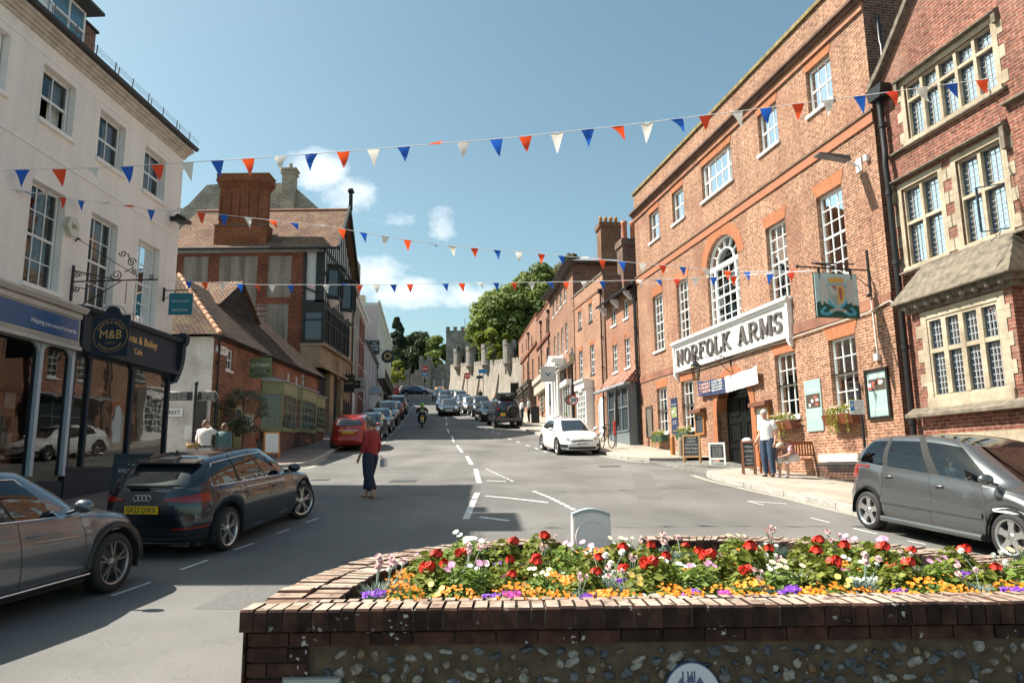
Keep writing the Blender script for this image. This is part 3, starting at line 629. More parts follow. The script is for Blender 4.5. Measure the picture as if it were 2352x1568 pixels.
def stone_window(h,cols,split,quoin=True,open_light=False):
 a,b,c,e=h; mb=MB(BF); d=.015; w=.13
 mb.box(a-w,a,0,d,c-.12,e+w).box(b,b+w,0,d,c-.12,e+w).box(a,b,0,d,e,e+w).box(a-w,b+w,0,.06,c-.16,c)
 z=c
 k=0
 while z<e-.1:
  if k%2==0: mb.box(a-w-.14,a-w,0,d-.003,z,min(z+.26,e)); mb.box(b+w,b+w+.14,0,d-.003,z,min(z+.26,e))
  z+=.26; k+=1
 X=[a+(b-a)*i/cols for i in range(cols+1)]; t=.045
 mb.box(a,a+t,-.19,-.04,c,e).box(b-t,b,-.19,-.04,c,e).box(a+t,b-t,-.19,-.04,e-t,e).box(a+t,b-t,-.19,-.03,c,c+t)
 for x in X[1:-1]: mb.box(x-.04,x+.04,-.19,-.03,c+t,e-t)
 for i in range(cols): mb.box(X[i]+.04+.002,X[i+1]-.04-.002,-.188,-.035,split-.035,split+.035)
 f=mb.build('window',STONE,bank)
 fm=MB(BF); lm=MB(BF)
 for i in range(cols):
  for z0,z1 in ((c+t,split-.035),(split+.035,e-t)):
   x0,x1=X[i]+.045,X[i+1]-.045
   fm.box(x0,x0+.02,-.16,-.12,z0,z1).box(x1-.02,x1,-.16,-.12,z0,z1).box(x0+.02,x1-.02,-.16,-.12,z0,z0+.02).box(x0+.02,x1-.02,-.16,-.12,z1-.02,z1)
   n=4; m_=max(3,int((z1-z0)/.11))
   for j in range(1,n): x=x0+(x1-x0)*j/n; lm.box(x-.005,x+.005,-.146,-.136,z0,z1)
   for j in range(1,m_): z=z0+(z1-z0)*j/m_; lm.box(x0,x1,-.148,-.138,z-.005,z+.005)
 fm.build('casement',pm('blue_grey_iron',(.05,.08,.12),.5),f); lm.build('lead_cames',pm('pale_lead',(.42,.44,.46),.5),f)
 MB(BF).quad((a,-.15,c),(b,-.15,c),(b,-.15,e),(a,-.15,e)).build('pane',GLASS,f)
 cm=MB(BF)
 for (x0,x1) in ((a,a+(b-a)*.3),(a+(b-a)*.55,b)):
  k=12; vs=[]
  for i in range(k+1): x=x0+(x1-x0)*i/k; vs+=[(x,-.34-.03*(i%2),c),(x,-.34-.03*(i%2),e)]
  cm.add(vs,[(2*i,2*i+2,2*i+3,2*i+1) for i in range(k)])
 cm.build('curtain',CURT,f)
 return f
stone_window(TW,5,9.92); stone_window(W1,2,7.1); f=stone_window(W2,2,7.1)
mb=MB(BF); x0,x1=W2[0]+.05,W2[0]+.55; 
h0=Vector((x0,-.1,6.12)); q=R(50)
for a,b,c,e in ((0,.03,6.14,7.05),(.5,.53,6.14,7.05)): mb.box(x0+a*math.cos(q),x0+b*math.cos(q),-.1+a*math.sin(q)+.0,-.07+b*math.sin(q),c,e)
mb.tube([(x0,-.09,6.14),(x0+.34,.3,6.14)],.014,5).tube([(x0,-.09,7.05),(x0+.34,.3,7.05)],.014,5)
mb.build('open_casement',pm('blue_grey_iron',(.05,.08,.12),.5),f)
mb=MB(BF)   # hood moulds and strings
def mould(x0,x1,z,drop=.0,d=.13,h=.10):
 mb.prism([(0,z),(d,z),(d,z+.03),(0,z+h)],'x',x0,x1)
 if drop: mb.box(x0,x0+.1,0,d*.8,z-drop,z).box(x1-.1,x1,0,d*.8,z-drop,z)
mould(TW[0]-.22,TW[1]+.22,10.48,.22); mould(sh(-12.2),sh(-8.8),8.83,.0,.10); mould(sh(-12.1),sh(-8.85),8.15,.5,.16,.12); mould(-7.5,sh(-12.1)-.001,8.5,0,.14,.1); mould(-7.5,sh(-8.9),5.93,0,.15,.12)
mb.build('stone_mouldings',STONED,bank)
ba,bb,bd=sh(-12.15),sh(-9.55),.45
mb=MB(BF); bw=(sh(-11.82),sh(-9.97),3.0,4.68)
wall(mb,ba,bb,.8,4.95,[bw],d=bd,rev=.12)
mb.quad((ba,0,.8),(ba,bd,.8),(ba,bd,4.95),(ba,0,4.95)); mb.quad((bb,0,.8),(bb,bd,.8),(bb,bd,4.95),(bb,0,4.95))
mb.quad((bw[0]-.2,-.5,2.8),(bw[1]+.2,-.5,2.8),(bw[1]+.2,-.5,4.9),(bw[0]-.2,-.5,4.9),1); mb.quad((bw[0]-.2,-.5,2.8),(bw[1]+.2,-.5,2.8),(bw[1]+.2,bd-.12,2.8),(bw[0]-.2,bd-.12,2.8),1); mb.quad((bw[0]-.2,-.5,4.9),(bw[1]+.2,-.5,4.9),(bw[1]+.2,bd-.12,4.9),(bw[0]-.2,bd-.12,4.9),1)
mb.build('bay_wall',[RBR,ROOM],bank)
mb=MB(BF); a,b,c,e=bw; d=bd+.02; w=.16
mb.box(a-w,a,bd,d,c-.1,e+w).box(b,b+w,bd,d,c-.1,e+w).box(a,b,bd,d,e,e+w).box(a-w,b+w,bd,bd+.05,c-.28,c)
z=c;k=0
while z<e: 
 if k%2: mb.box(a-w-.1,a-w,bd,d-.003,z,z+.26).box(b+w,b+w+.16,bd,d-.003,z,z+.26)
 z+=.26;k+=1
t=.06; X=[a+(b-a)*i/4 for i in range(5)]; sp=3.98
mb.box(a,a+t,bd-.11,bd-.0,c,e).box(b-t,b,bd-.11,bd-.0,c,e).box(a+t,b-t,bd-.11,bd,e-t,e).box(a+t,b-t,bd-.11,bd,c,c+t)
for x in X[1:-1]: mb.box(x-.06,x+.06,bd-.11,bd+.01,c+t,e-t)
for i in range(4): mb.box(X[i]+.062,X[i+1]-.062,bd-.108,bd+.004,sp-.045,sp+.045)
f=mb.build('bay_window',STONE,bank)
fm=MB(BF); lm=MB(BF)
for i in range(4):
 for z0,z1 in ((c+t,sp-.045),(sp+.045,e-t)):
  x0,x1=X[i]+.065,X[i+1]-.065
  fm.box(x0,x0+.02,bd-.1,bd-.06,z0,z1).box(x1-.02,x1,bd-.1,bd-.06,z0,z1).box(x0+.02,x1-.02,bd-.1,bd-.06,z0,z0+.02).box(x0+.02,x1-.02,bd-.1,bd-.06,z1-.02,z1)
  for j in range(1,4): x=x0+(x1-x0)*j/4; lm.box(x-.006,x+.006,bd-.09,bd-.07,z0,z1)
  m_=int((z1-z0)/.12)
  for j in range(1,m_): z=z0+(z1-z0)*j/m_; lm.box(x0,x1,bd-.092,bd-.072,z-.006,z+.006)
fm.build('casement',pm('blue_grey_iron',(.05,.08,.12),.5),f); lm.build('lead_cames',pm('pale_lead',(.42,.44,.46),.5),f)
MB(BF).quad((a,bd-.085,c),(b,bd-.085,c),(b,bd-.085,e),(a,bd-.085,e)).build('pane',GLASS,f)
mb=MB(BF)   # layered stone roof of the bay
lv=[(5.12,.75,.28),(5.30,.62,.20),(5.48,.49,.12),(5.66,.36,.04),(5.86,.22,-.06)]
for i,(z,dd,ex) in enumerate(lv):
 nz,nd_,nex=(lv[i+1] if i+1<len(lv) else (6.0,.1,-.2))
 mb.add([(ba-ex,dd,z),(bb+ex,dd,z),(bb+nex,nd_-.02,nz+.02),(ba-nex,nd_-.02,nz+.02),(ba-ex,0,z),(bb+ex,0,z),(bb+nex,0,nz+.02),(ba-nex,0,nz+.02),(ba-ex,dd,z-.03),(bb+ex,dd,z-.03),(ba-ex,0,z-.03),(bb+ex,0,z-.03)],
  [(0,1,2,3),(1,5,6,2),(0,3,7,4),(8,9,1,0),(8,10,11,9),(9,11,5,1),(8,0,4,10)])
mb.box(ba-.2,bb+.2,0,.62,4.98,5.09); mb.box(ba-.1,bb+.1,0,.52,4.88,4.98)
for i in range(9): x=ba+.05+(bb-ba-.1)*i/8; mb.ball((x,.60,4.99),.075,6,sc=(1,.9,1.1))
mb.build('bay_roof',STONED,bank)
mb=MB(BF); mb.prism([(0,2.62),(bd+.22,2.62),(bd+.22,2.68),(bd,2.82),(0,2.82)],'x',ba-.2,bb+.25); mb.build('bay_sill',STONED,bank)
mb=MB(BF); mb.box(sh(-12.2),sh(-9.9),bd,bd+.03,2.0,2.25); mb.box(sh(-12.4),sh(-11.0),bd+.03,bd+.05,1.2,1.95); mb.build('stone_panel',STONE,bank)
mb=MB(BF); mb.tube([(-.12,.14,1.0),(-.12,.14,8.2),(-.16,.2,8.6),(-.12,.14,9.0),(-.1,.14,10.3)],.07,8)
for z in (2.5,4.2,6.2,7.9,9.6): mb.tube([(-.12,.14,z),(-.12,.14,z+.12)],.09,8)
mb.prism([(-.32,10.3),(.08,10.3),(.16,10.62),(-.4,10.62)],'y',.02,.3)
mb.build('downpipe',BLACK,bank)
mb=MB(BF); mb.tube([(.2,-.3,12.8),(.2,-.3,12.1),(.1,-.25,11.9),(.1,-.2,10.4)],.05,8); mb.build('downpipe',BLACK,bank)
# WHITE RENDERED BUILDING (left)
WF=Frame(-9.25,19.8,2.4,'L',1.2)
white=WF.root('white_rendered_building','cream rendered three-storey building on the left with sash windows above two shopfronts','building')
REND=brick('cream_render',(.84,.77,.70),(.84,.77,.70),(.84,.77,.70),bw=50,bh=50,dirt=.06,noisy=.03,bmp=0,streak=.07,stain=(.66,.58,.50),stainamt=.25,stainscale=.7)
REND2=pm('cream_render_trim',(.86,.80,.74),.8,var=.06,scale=3)
cs=[-5.33,-3.38,-1.43,-7.35]; hl=[]
for c in cs: hl+=[(c-.525,c+.525,5.32,7.45),(c-.525,c+.525,8.72,9.93)]
mb=MB(WF)
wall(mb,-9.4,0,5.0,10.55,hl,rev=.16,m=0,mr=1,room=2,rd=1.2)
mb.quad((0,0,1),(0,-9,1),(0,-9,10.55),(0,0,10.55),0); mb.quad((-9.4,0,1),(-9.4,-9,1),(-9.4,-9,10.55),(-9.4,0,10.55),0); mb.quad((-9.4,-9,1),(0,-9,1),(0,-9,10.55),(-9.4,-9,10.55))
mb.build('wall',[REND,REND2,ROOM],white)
mb=MB(WF); mb.box(-9.4,.02,0,.025,8.06,8.12); mb.box(-9.4,.02,0,.02,10.08,10.12); mb.build('string_course',REND2,white)
mb=MB(WF)
for i,(z,d) in enumerate([(10.38,.05),(10.45,.10),(10.52,.17),(10.58,.24)]): mb.box(-9.4-.0,.03+d*.3,-.05,d,z,z+.075)
mb.build('cornice',pm('peeling_cornice',(.55,.49,.42),.85,var=.2,scale=5),white)
mb=MB(WF); n=8
pr=[(.30+.075*math.cos(math.pi*(1+i/n)),10.72+.075*math.sin(math.pi*(1+i/n))) for i in range(n+1)]+[(.375,10.735),(.225,10.735)]
mb.prism(pr,'x',-9.4,.12); mb.build('gutter',BLACK,white)
mb=MB(WF); mb.poly([(-9.4,.24,10.68),(.05,.24,10.68),(-1.5,-3.4,13.0),(-8,-3.4,13.0)]); mb.poly([(.05,.24,10.68),(.05,-9,10.68),(-1.5,-5,13.0),(-1.5,-3.4,13.0)]); mb.poly([(-9.4,-9,10.68),(.05,-9,10.68),(-1.5,-5,13),(-8,-5,13)]); mb.poly([(-9.4,.24,10.68),(-9.4,-9,10.68),(-8,-5,13),(-8,-3.4,13)]); mb.poly([(-8,-3.4,13),(-1.5,-3.4,13),(-1.5,-5,13),(-8,-5,13)])
mb.build('roof',SLATE,white)
mb=MB(WF)
for i in range(9):
 s_=-6.2+i*.72; mb.tube([(s_,.34,10.7),(s_,.36,10.98)],.014,5); mb.tube([(s_+.14,.34,10.7),(s_+.14,.36,10.93)],.012,5) if i%2 else None
for k in range(3): mb.tube([(-9.3,.36,10.84+.05*k),(.1,.36,10.84+.05*k)],.005,4)
mb.build('bird_spikes',pm('wire_grey',(.12,.12,.12),.5),white)
for c in cs:
 sash(WF,white,c,8.74,9.92,1.0,2,(1,1) if c!=-5.33 else (1,1),d=-.15,curtain='net',open_=.5 if c==-5.33 else 0,matsill=REND2)
 sash(WF,white,c,5.34,7.44,1.0,3,(2,2),d=-.15,curtain='net',matsill=REND2)
def dormer(s0):
 mb=MB(WF); a,b=s0,s0+1.35
 mb.box(a,b,-1.9,-.35,10.9,12.15); mb.prism([(.0,12.15),(-2.3,12.15),(-2.3,12.35),(.0,12.22)],'x',a-.15,b+.15,1)
 mb.box(a+.12,b-.12,-.35,-.32,11.1,12.05,2)
 for x in (a+.1,a+.68,b-.14): mb.box(x,x+.04,-.33,-.29,11.08,12.08)
 mb.box(a+.1,b-.1,-.325,-.28,11.55,11.60)
 return mb.build('dormer',[WHITE,pm('dormer_felt',(.06,.06,.06),.8),pm('blue_glass',(.09,.20,.27),.1)],white)
dormer(-5.55)
mb=MB(WF); mb.box(-3.95,-3.5,-.9,-.55,10.95,12.1); mb.box(-4.0,-3.45,-.95,-.5,12.1,12.16,1); mb.build('chimney',[HDK,BLACKM],white)
NAVY=pm('navy_paint',(.022,.032,.048),.65,spec=.3); PALEB=pm('pale_blue_shopfront',(.42,.47,.52),.5); CREAMF=pm('cream_fascia',(.52,.48,.43),.6,var=.08)
mb=MB(WF)
mb.box(-4.15,.0,.0,.20,4.32,5.10); mb.prism([(0,5.10),(.30,5.10),(.36,5.16),(.36,5.2),(0,5.26)],'x',-4.15,.12); mb.box(-4.15,.0,.0,.26,4.24,4.32)
mb.prism([(0,4.0),(.16,4.05),(.24,4.25),(.30,4.45),(.34,4.7),(.34,5.0),(.42,5.1),(.44,5.25),(.38,5.36),(.26,5.38),(.1,5.3),(0,5.3)],'x',-.02,.16)
mb.build('cafe_fascia',NAVY,white)
mb=MB(WF)
for s_ in (-4.1,-3.55,-1.82,-.06):
 mb.box(s_-.045,s_+.045,-.02,.06,1.75,4.24)
 for sg in (-1,1):
  P=[(s_+sg*.045,4.24),(s_+sg*.28,4.24)]+[(s_+sg*(.045+.235*(1-math.cos(a))),4.24-.2*(math.sin(a)*0+1-math.cos(R(90)-a)) if 0 else 4.24-.2*(1-math.sin(math.acos(max(-1,min(1,1-(1-math.cos(a)))))))) for a in [R(90)-R(90)*i/6 for i in range(7)]]
  P=[(s_+sg*.045,4.24),(s_+sg*.3,4.24)]+[(s_+sg*(.045+.255*(1-math.sin(R(90)*i/6))),4.24-.22*(1-math.cos(R(90)*i/6))) for i in range(7)]
  mb.prism(P,'y',-.01,.05)
mb.box(-4.15,0,-.02,.07,1.1,1.72); mb.box(-4.15,0,-.02,.10,1.72,1.79)
f=mb.build('cafe_shopfront',NAVY,white)
g=MB(WF); g.quad((-4.1,0,1.75),(0,0,1.75),(0,0,4.26),(-4.1,0,4.26)); g.build('shop_window',GLASSD,f)
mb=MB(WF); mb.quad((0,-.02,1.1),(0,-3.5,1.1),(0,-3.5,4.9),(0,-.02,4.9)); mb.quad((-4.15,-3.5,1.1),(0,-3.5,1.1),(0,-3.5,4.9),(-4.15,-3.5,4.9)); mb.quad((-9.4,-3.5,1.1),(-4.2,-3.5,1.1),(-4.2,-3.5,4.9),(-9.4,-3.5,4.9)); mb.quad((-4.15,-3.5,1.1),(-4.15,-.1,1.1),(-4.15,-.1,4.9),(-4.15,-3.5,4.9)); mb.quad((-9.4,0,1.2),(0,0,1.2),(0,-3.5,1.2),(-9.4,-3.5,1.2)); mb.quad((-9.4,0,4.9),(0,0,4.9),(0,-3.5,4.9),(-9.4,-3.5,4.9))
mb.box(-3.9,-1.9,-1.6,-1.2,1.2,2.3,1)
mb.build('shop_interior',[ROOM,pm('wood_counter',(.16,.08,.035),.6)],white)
mb=MB(WF); mb.box(-9.4,-4.2,0,.16,4.30,5.02); mb.prism([(0,5.02),(.26,5.02),(.32,5.10),(.32,5.14),(0,5.2)],'x',-9.4,-4.16); mb.box(-9.4,-4.2,0,.24,4.22,4.30); mb.box(-9.4,-4.2,.16,.20,4.9,5.0)
for zz in (4.33,4.37): mb.box(-9.4,-4.2,.16,.19,zz,zz+.02)
mb.build('agency_fascia',CREAMF,white)
mb=MB(WF); mb.box(-9.3,-4.28,.16,.185,4.42,4.86); a=mb.build('agency_sign',[pm('royal_blue_panel',(.02,.095,.24),.35)],white); 
mb=MB(WF); text(mb,'Helping you move forwards',WF.loc(-5.22,.192,4.58+1.2) if 0 else (-5.06,.190,4.60),(1,0,0),(0,0,1),.125,bold=.012); mb.build('lettering',WHITE,a)
mb=MB(WF)
for s_ in (-5.2,-4.2,-7.4):
 mb.box(s_-.05,s_+.05,-.02,.08,1.6,4.22)
 for sg in ((-1,1) if s_!=-4.2 else (-1,)):
  P=[(s_+sg*.05,4.22),(s_+sg*.32,4.22)]+[(s_+sg*(.05+.27*(1-math.sin(R(90)*i/6))),4.22-.24*(1-math.cos(R(90)*i/6))) for i in range(7)]
  mb.prism(P,'y',-.01,.06)
f=mb.build('agency_shopfront',PALEB,white); mb=MB(WF); mb.box(-9.4,-4.2,-.02,.06,1.0,1.5); mb.build('stall_riser',NAVY,white)
g=MB(WF); g.quad((-9.4,0,1.5),(-4.2,0,1.5),(-4.2,0,4.24),(-9.4,0,4.24)); g.build('shop_window',GLASSD,f)
mb=MB(WF); rnd=random.Random(3)
for i in range(3):
 for j in range(4): mb.box(-6.5+i*.33,-6.5+i*.33+.28,-.12,-.11,1.75+j*.38,1.75+j*.38+.3,rnd.choice((0,1,2)))
mb.build('property_cards',[WHITE,pm('card_blue',(.12,.30,.5),.5),pm('card_red',(.4,.1,.07),.5)],white)
mb=MB(WF); text(mb,'Motte & Bailey',(-1.9,.205,4.83),(1,0,0),(0,0,1),.27,bold=.01); text(mb,'Cafe',(-1.95,.205,4.55),(1,0,0),(0,0,1),.2,bold=.01); mb.build('lettering',pm('gold_letters',(.75,.45,.14),.4),white)
mb=MB(WF); text(mb,'MOTTE & BAILEY',(-2.7,-1.19,2.15),(1,0,0),(0,0,1),.22); mb.build('counter_lettering',BLACKM,white)
for s_,z_,d_ in ((-3.1,3.3,-1.5),(-2.6,3.35,-1.9)):
 mb=MB(WF); mb.ball((s_,d_,z_),.05,6); mb.tube([(s_,d_,z_+.05),(s_,d_,4.8)],.006,4); m_,n_,p_,o__=_new('warm_bulb'); p_.inputs['Emission Color'].default_value=(1,.55,.15,1); p_.inputs['Emission Strength'].default_value=6; mb.build('pendant_bulb',m_,white)
mb=MB(WF); mb.prism([(-4.84,6.80),(-4.70,6.62),(-4.50,6.66),(-4.44,6.88),(-4.56,7.06),(-4.78,7.02)],'y',0,.12); a=mb.build('alarm_box',pm('cream_plastic',(.62,.58,.46),.4),white)
mb=MB(WF); text(mb,'201',(-4.63,.125,6.84),(1,0,0),(0,0,1),.14,bold=.01); mb.build('lettering',BLACKM,a)
mb=MB(WF); mb.box(-.52,-.42,0,.12,8.40,8.52); mb.prism([(.12,8.46),(.26,8.56),(.5,8.42),(.48,8.34),(.14,8.36)],'x',-.62,-.28); mb.build('floodlight',BLACK,white)
LF=Frame(-9.66,10.3,2.4,'L',.3); lowb=LF.root('low_shop_building','plain low rendered shop building beside the cream one at the far left','building')
mb=MB(LF); mb.box(-10,-.05,-8,0,0,6.0); mb.build('wall',REND,lowb)
mb=MB(LF); mb.prism([(.2,6.0),(-8.2,6.0),(-4,7.6)],'x',-10,-.04); mb.build('roof',SLATE,lowb)
# CORNER RESTAURANT (left, low, tiled roof)
CB=brick('weathered_red_brick',(.22,.075,.04),(.33,.12,.065),(.30,.21,.15),ms=.012,noisy=.3,dirt=.3,stain=(.09,.05,.035),stainamt=.5,stainscale=.8)
WBR=brick('whitewashed_brick',(.70,.67,.63),(.76,.73,.68),(.60,.57,.53),noisy=.08,dirt=.14,bmp=.5,stain=(.36,.30,.26),stainamt=.5,stainscale=1.2)
SAGE=pm('sage_paint',(.24,.26,.125),.5,var=.05)
CF=Frame(-10.95,26.8,2,'L',1.9)
camp=CF.root('corner_restaurant','low red brick restaurant with a steep mossy tiled roof and green bow windows','restaurant')
mb=MB(CF)
hh=[(1.15,1.72,5.48,6.3),(10.2,10.72,5.65,6.45),(.15,.95,2.5,4.25)]
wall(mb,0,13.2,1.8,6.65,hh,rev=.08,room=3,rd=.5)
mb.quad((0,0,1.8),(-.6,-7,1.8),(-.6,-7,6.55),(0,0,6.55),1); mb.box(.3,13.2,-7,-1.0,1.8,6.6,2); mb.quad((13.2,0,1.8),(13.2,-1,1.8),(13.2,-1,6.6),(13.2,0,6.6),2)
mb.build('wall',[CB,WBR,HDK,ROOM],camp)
mb=MB(CF)
E0=(-.25,.32,6.55); RZ=9.85; rd_=-3.2
a=(-.25,.32,6.6);b=(13.25,.32,6.6);c=(13.25,rd_,RZ);d_=(3.4,rd_,RZ);e_=(-.9,-7.4,6.6);f_=(3.4,-7,9.0)
mb.poly([a,b,c,d_]); mb.poly([a,d_,(3.0,-7.4,9.85),e_],0); mb.poly([d_,c,(13.25,-7.4,7),(3.0,-7.4,7)])
r_=mb.build('roof',ROOFD,camp)
mb=MB(CF); n=14   # hip tiles
for i in range(n):
 t=i/n; p=Vector(a).lerp(Vector(d_),t); q=Vector(a).lerp(Vector(d_),t+1.15/n); mb.tube([tuple(p+Vector((0,0,.03))),tuple(q+Vector((0,0,.01)))],[.10,.075],6)
mb.build('hip_tiles',pm('orange_hip_tile',(.42,.22,.13),.85,var=.25,scale=6),r_)
def gablet(s0,s1,za,dap,db,zfoot):
 mb=MB(CF); sm=(s0+s1)/2
 fr1=(s0,dap-.1,zfoot+.0); fr2=(s1,dap-.1,zfoot); ap=(sm,dap,za)
 back=dap-3.2
 mb.poly([(s0-.1,dap+.1,zfoot),(sm,dap+.1,za+.08),(sm,back,za+.08),(s0-.1,back,zfoot)]); mb.poly([(s1+.1,dap+.1,zfoot),(sm,dap+.1,za+.08),(sm,back,za+.08),(s1+.1,back,zfoot)])
 mb.poly([(s0,dap-.05,zfoot-.0),(s1,dap-.05,zfoot),(sm,dap-.05,za)],1); mb.poly([(s0,dap-.05,zfoot-.8),(s1,dap-.05,zfoot-.8),(s1,dap-.05,zfoot),(s0,dap-.05,zfoot)],1)
 mb.build('gablet',[ROOFT,brick('dark_weatherboard',(.04,.032,.028),(.06,.05,.042),(.01,.01,.01),bw=4,bh=.14,ms=.02,bmp=.9)],camp)
gablet(4.9,9.6,10.45,-2.1,-1,8.9); gablet(2.4,4.4,9.85,-3.9,-3,9.1)
mb=MB(CF); n=8
pr=[(.38+.06*math.cos(math.pi*(1+i/n)),6.56+.06*math.sin(math.pi*(1+i/n))) for i in range(n+1)]
mb.prism(pr,'x',-.3,13.3); mb.box(-.25,13.2,0,.3,6.5,6.56); mb.build('gutter',BLACK,camp)
for h in hh[:2]: sash(CF,camp,(h[0]+h[1])/2,h[2]+.01,h[3]-.01,h[1]-h[0]-.02,2,(1,1),d=-.05,curtain=None,glass=FARG,silld=.03)
sash(CF,camp,.55,2.55,4.22,.78,3,(3,3),d=-.05,curtain=None,mat=SAGE,glass=FARG,silld=.04)
for s_ in (8.0,9.2): 
 MB(CF).box(s_,s_+.28,0,.02,5.3,6.2).build('vent_panel',pm('narrow_white',(.45,.42,.4),.6),camp)
pipe(CF,camp,.28,2.0,6.3,hopper=False); pipe(CF,camp,12.9,3.2,6.4,hopper=False)
mb=MB(CF); mb.tube([(-.35,.3,6.45),(.28,.09,6.2)],.045,6); mb.build('swan_neck',BLACK,camp)
def bow(s0,s1,z0,z1,d,rows=4,ang=.45,nf=4):
 """canted bay window: left cant, front, right cant"""
 P=[(s0,0),(s0+ang,d),(s1-ang*.3,d),(s1,0)]
 root_=None; mb=MB(CF); g=MB(CF)
 for (x0,y0),(x1,y1),nc in zip(P,P[1:],(3,nf,1)):
  L=math.dist((x0,y0),(x1,y1))
  def pp(t,o,z): 
   nx,ny=-(y1-y0)/L,(x1-x0)/L
   return (x0+(x1-x0)*t+nx*o,y0+(y1-y0)*t+ny*o,z)
  def bar(t0,t1,za,zb,o0,o1):
   mb.add([pp(t0,o0,za),pp(t1,o0,za),pp(t1,o1,za),pp(t0,o1,za),pp(t0,o0,zb),pp(t1,o0,zb),pp(t1,o1,zb),pp(t0,o1,zb)],[(0,1,2,3),(4,5,6,7),(0,1,5,4),(1,2,6,5),(2,3,7,6),(3,0,4,7)])
  w=.06/L
  bar(0,w,z0,z1,-.03,.03); bar(1-w,1,z0,z1,-.03,.03); bar(w,1-w,z0,z0+.07,-.03,.03); bar(w,1-w,z1-.07,z1,-.03,.03)
  for i in range(1,nc): bar(i/nc-.018/L,i/nc+.018/L,z0+.07,z1-.07,-.02,.02)
  for i in range(1,rows): z=z0+(z1-z0)*i/rows; bar(w,1-w,z-.014,z+.014,-.022,.018)
  bar(-.0,1,z1+.002,z1+.48,-.06,.045); bar(0,1,z0-.12,z0-.002,-.06,.07)
  g.add([pp(0,0,z0),pp(1,0,z0),pp(1,0,z1),pp(0,0,z1)],[(0,1,2,3)])
 f=mb.build('bow_window',SAGE,camp); g.build('pane',FARG,f)
 mb=MB(CF); mb.prism([(p[0],p[1]) for p in P],'z',z0-1.6,z0-.12); mb.build('bay_base',HDK,f)
 mb=MB(CF); Q=[(s0-.15,0),(s0+ang-.08,d+.14),(s1-ang*.3+.1,d+.14),(s1+.15,0)]
 mb.add([(x,y,z1+.48) for x,y in Q]+[(x,y,z1+.53) for x,y in Q]+[(s0,0,z1+.75),(s1,0,z1+.75)],[(0,1,5,4),(1,2,6,5),(2,3,7,6),(4,5,8),(5,6,9,8),(6,7,9),(0,3,2,1)]); mb.build('lead_roof',LEADM,f)
bow(4.9,7.3,3.45,5.0,.75,4,nf=3); bow(7.55,10.35,3.55,5.0,.75,4,nf=5); bow(10.65,12.7,3.75,4.95,.5,4,nf=3)
mb=MB(CF); mb.box(3.0,4.05,0,.05,3.2,3.98); mb.box(3.1,3.95,.05,.06,3.28,3.9,1); mb.build('menu_board',[SAGE,pm('pale_panel',(.42,.46,.44),.5)],camp)
mb=MB(CF); mb.box(2.1,2.85,-.03,.04,2.1,4.2); mb.box(2.2,2.75,.04,.045,3.0,4.05,1); mb.build('door',[SAGE,FARG],camp)
mb=MB(CF); mb.box(8.6,9.5,.76,.765,2.95,3.2); a=mb.build('orange_plaque',pm('orange_tile',(.36,.10,.03),.5),camp); mb=MB(CF); text(mb,'611',(9.05,.768,3.08),(1,0,0),(0,0,1),.17); mb.build('lettering',WHITE,a)
mb=MB(CF); 
def side(s,z,o=.0): # point on the whitewashed side wall; s metres left of the corner
 return (-.6*s/7-.02-o,-s,z)
mb.add([side(.95,3.62),side(2.6,3.62),side(2.6,3.92),side(.95,3.92),side(.95,3.62,.02),side(2.6,3.62,.02),side(2.6,3.92,.02),side(.95,3.92,.02)],[(4,5,6,7),(0,1,5,4),(1,2,6,5),(2,3,7,6),(3,0,4,7)])
a=mb.build('street_name_plate',WHITE,camp)
mb=MB(CF); text(mb,'TARRANT STREET',side(1.78,3.77,.028),(.0857,1,0) if 0 else (.6/7,1,0),(0,0,1),.2,width=1.5); mb.build('lettering',BLACKM,a)
mb=MB(CF); mb.add([side(.5,2.8),side(.85,2.8),side(.85,3.3),side(.5,3.3),side(.5,2.8,.015),side(.85,2.8,.015),side(.85,3.3,.015),side(.5,3.3,.015)],[(4,5,6,7),(0,1,5,4),(1,2,6,5),(2,3,7,6),(3,0,4,7)]); mb.build('notice',WHITE,camp)
# GABLE BUILDING WITH THE BIG CHIMNEY
PEB=pm('streaked_pebbledash',(.20,.175,.15),.95,var=.4,scale=5,bmp=.4,detail=9)
def pebble():
 m,n,p,o=_new('pebbledash'); p.inputs['Roughness'].default_value=.95
 tcx=n.nodes.new('ShaderNodeTexCoord'); mpn=n.nodes.new('ShaderNodeMapping'); mpn.inputs['Scale'].default_value=(2.2,2.2,.25); n.links.new(tcx.outputs['Object'],mpn.inputs[0])
 s,no=noise_col(n,(.235,.195,.16),.5,1,vec=mpn.outputs[0],detail=5); s2,no2=noise_col(n,(1,1,1),.35,38,sock=s,detail=2); n.links.new(s2,p.inputs['Base Color']); bump(n,p,no2.outputs[0],.5,.02); return m
PEB=pebble()
BR3=brick('deep_red_brick',(.19,.055,.03),(.27,.085,.048),(.13,.08,.055),noisy=.4,dirt=.3,stain=(.09,.05,.04),stainamt=.6)
CHB=brick('chimney_brick',(.22,.065,.028),(.30,.10,.042),(.15,.085,.05),noisy=.35,dirt=.3,stain=(.16,.07,.04),stainamt=.5)
TIMB=pm('black_timber',(.014,.013,.012),.6); PLAST=pm('white_plaster',(.62,.61,.59),.8,var=.06)
gb=thing('half_timbered_building','tall brick and half-timbered building with a huge square brick chimney behind the corner restaurant','building',(-12.2,42,3.2))
def gbb(mb,name,m,par=None): 
 mb.v=[(x+12.2,y-42,z-3.2) for x,y,z in mb.v]; return mb.build(name,m,par or gb)
mb=MB(); mb.box(-20.5,-12.15,42,52,3,14.3); mb.box(-12.15,-11.6,42.3,50,3,9.0); o=gbb(mb,'wall',BR3)
mb=MB()
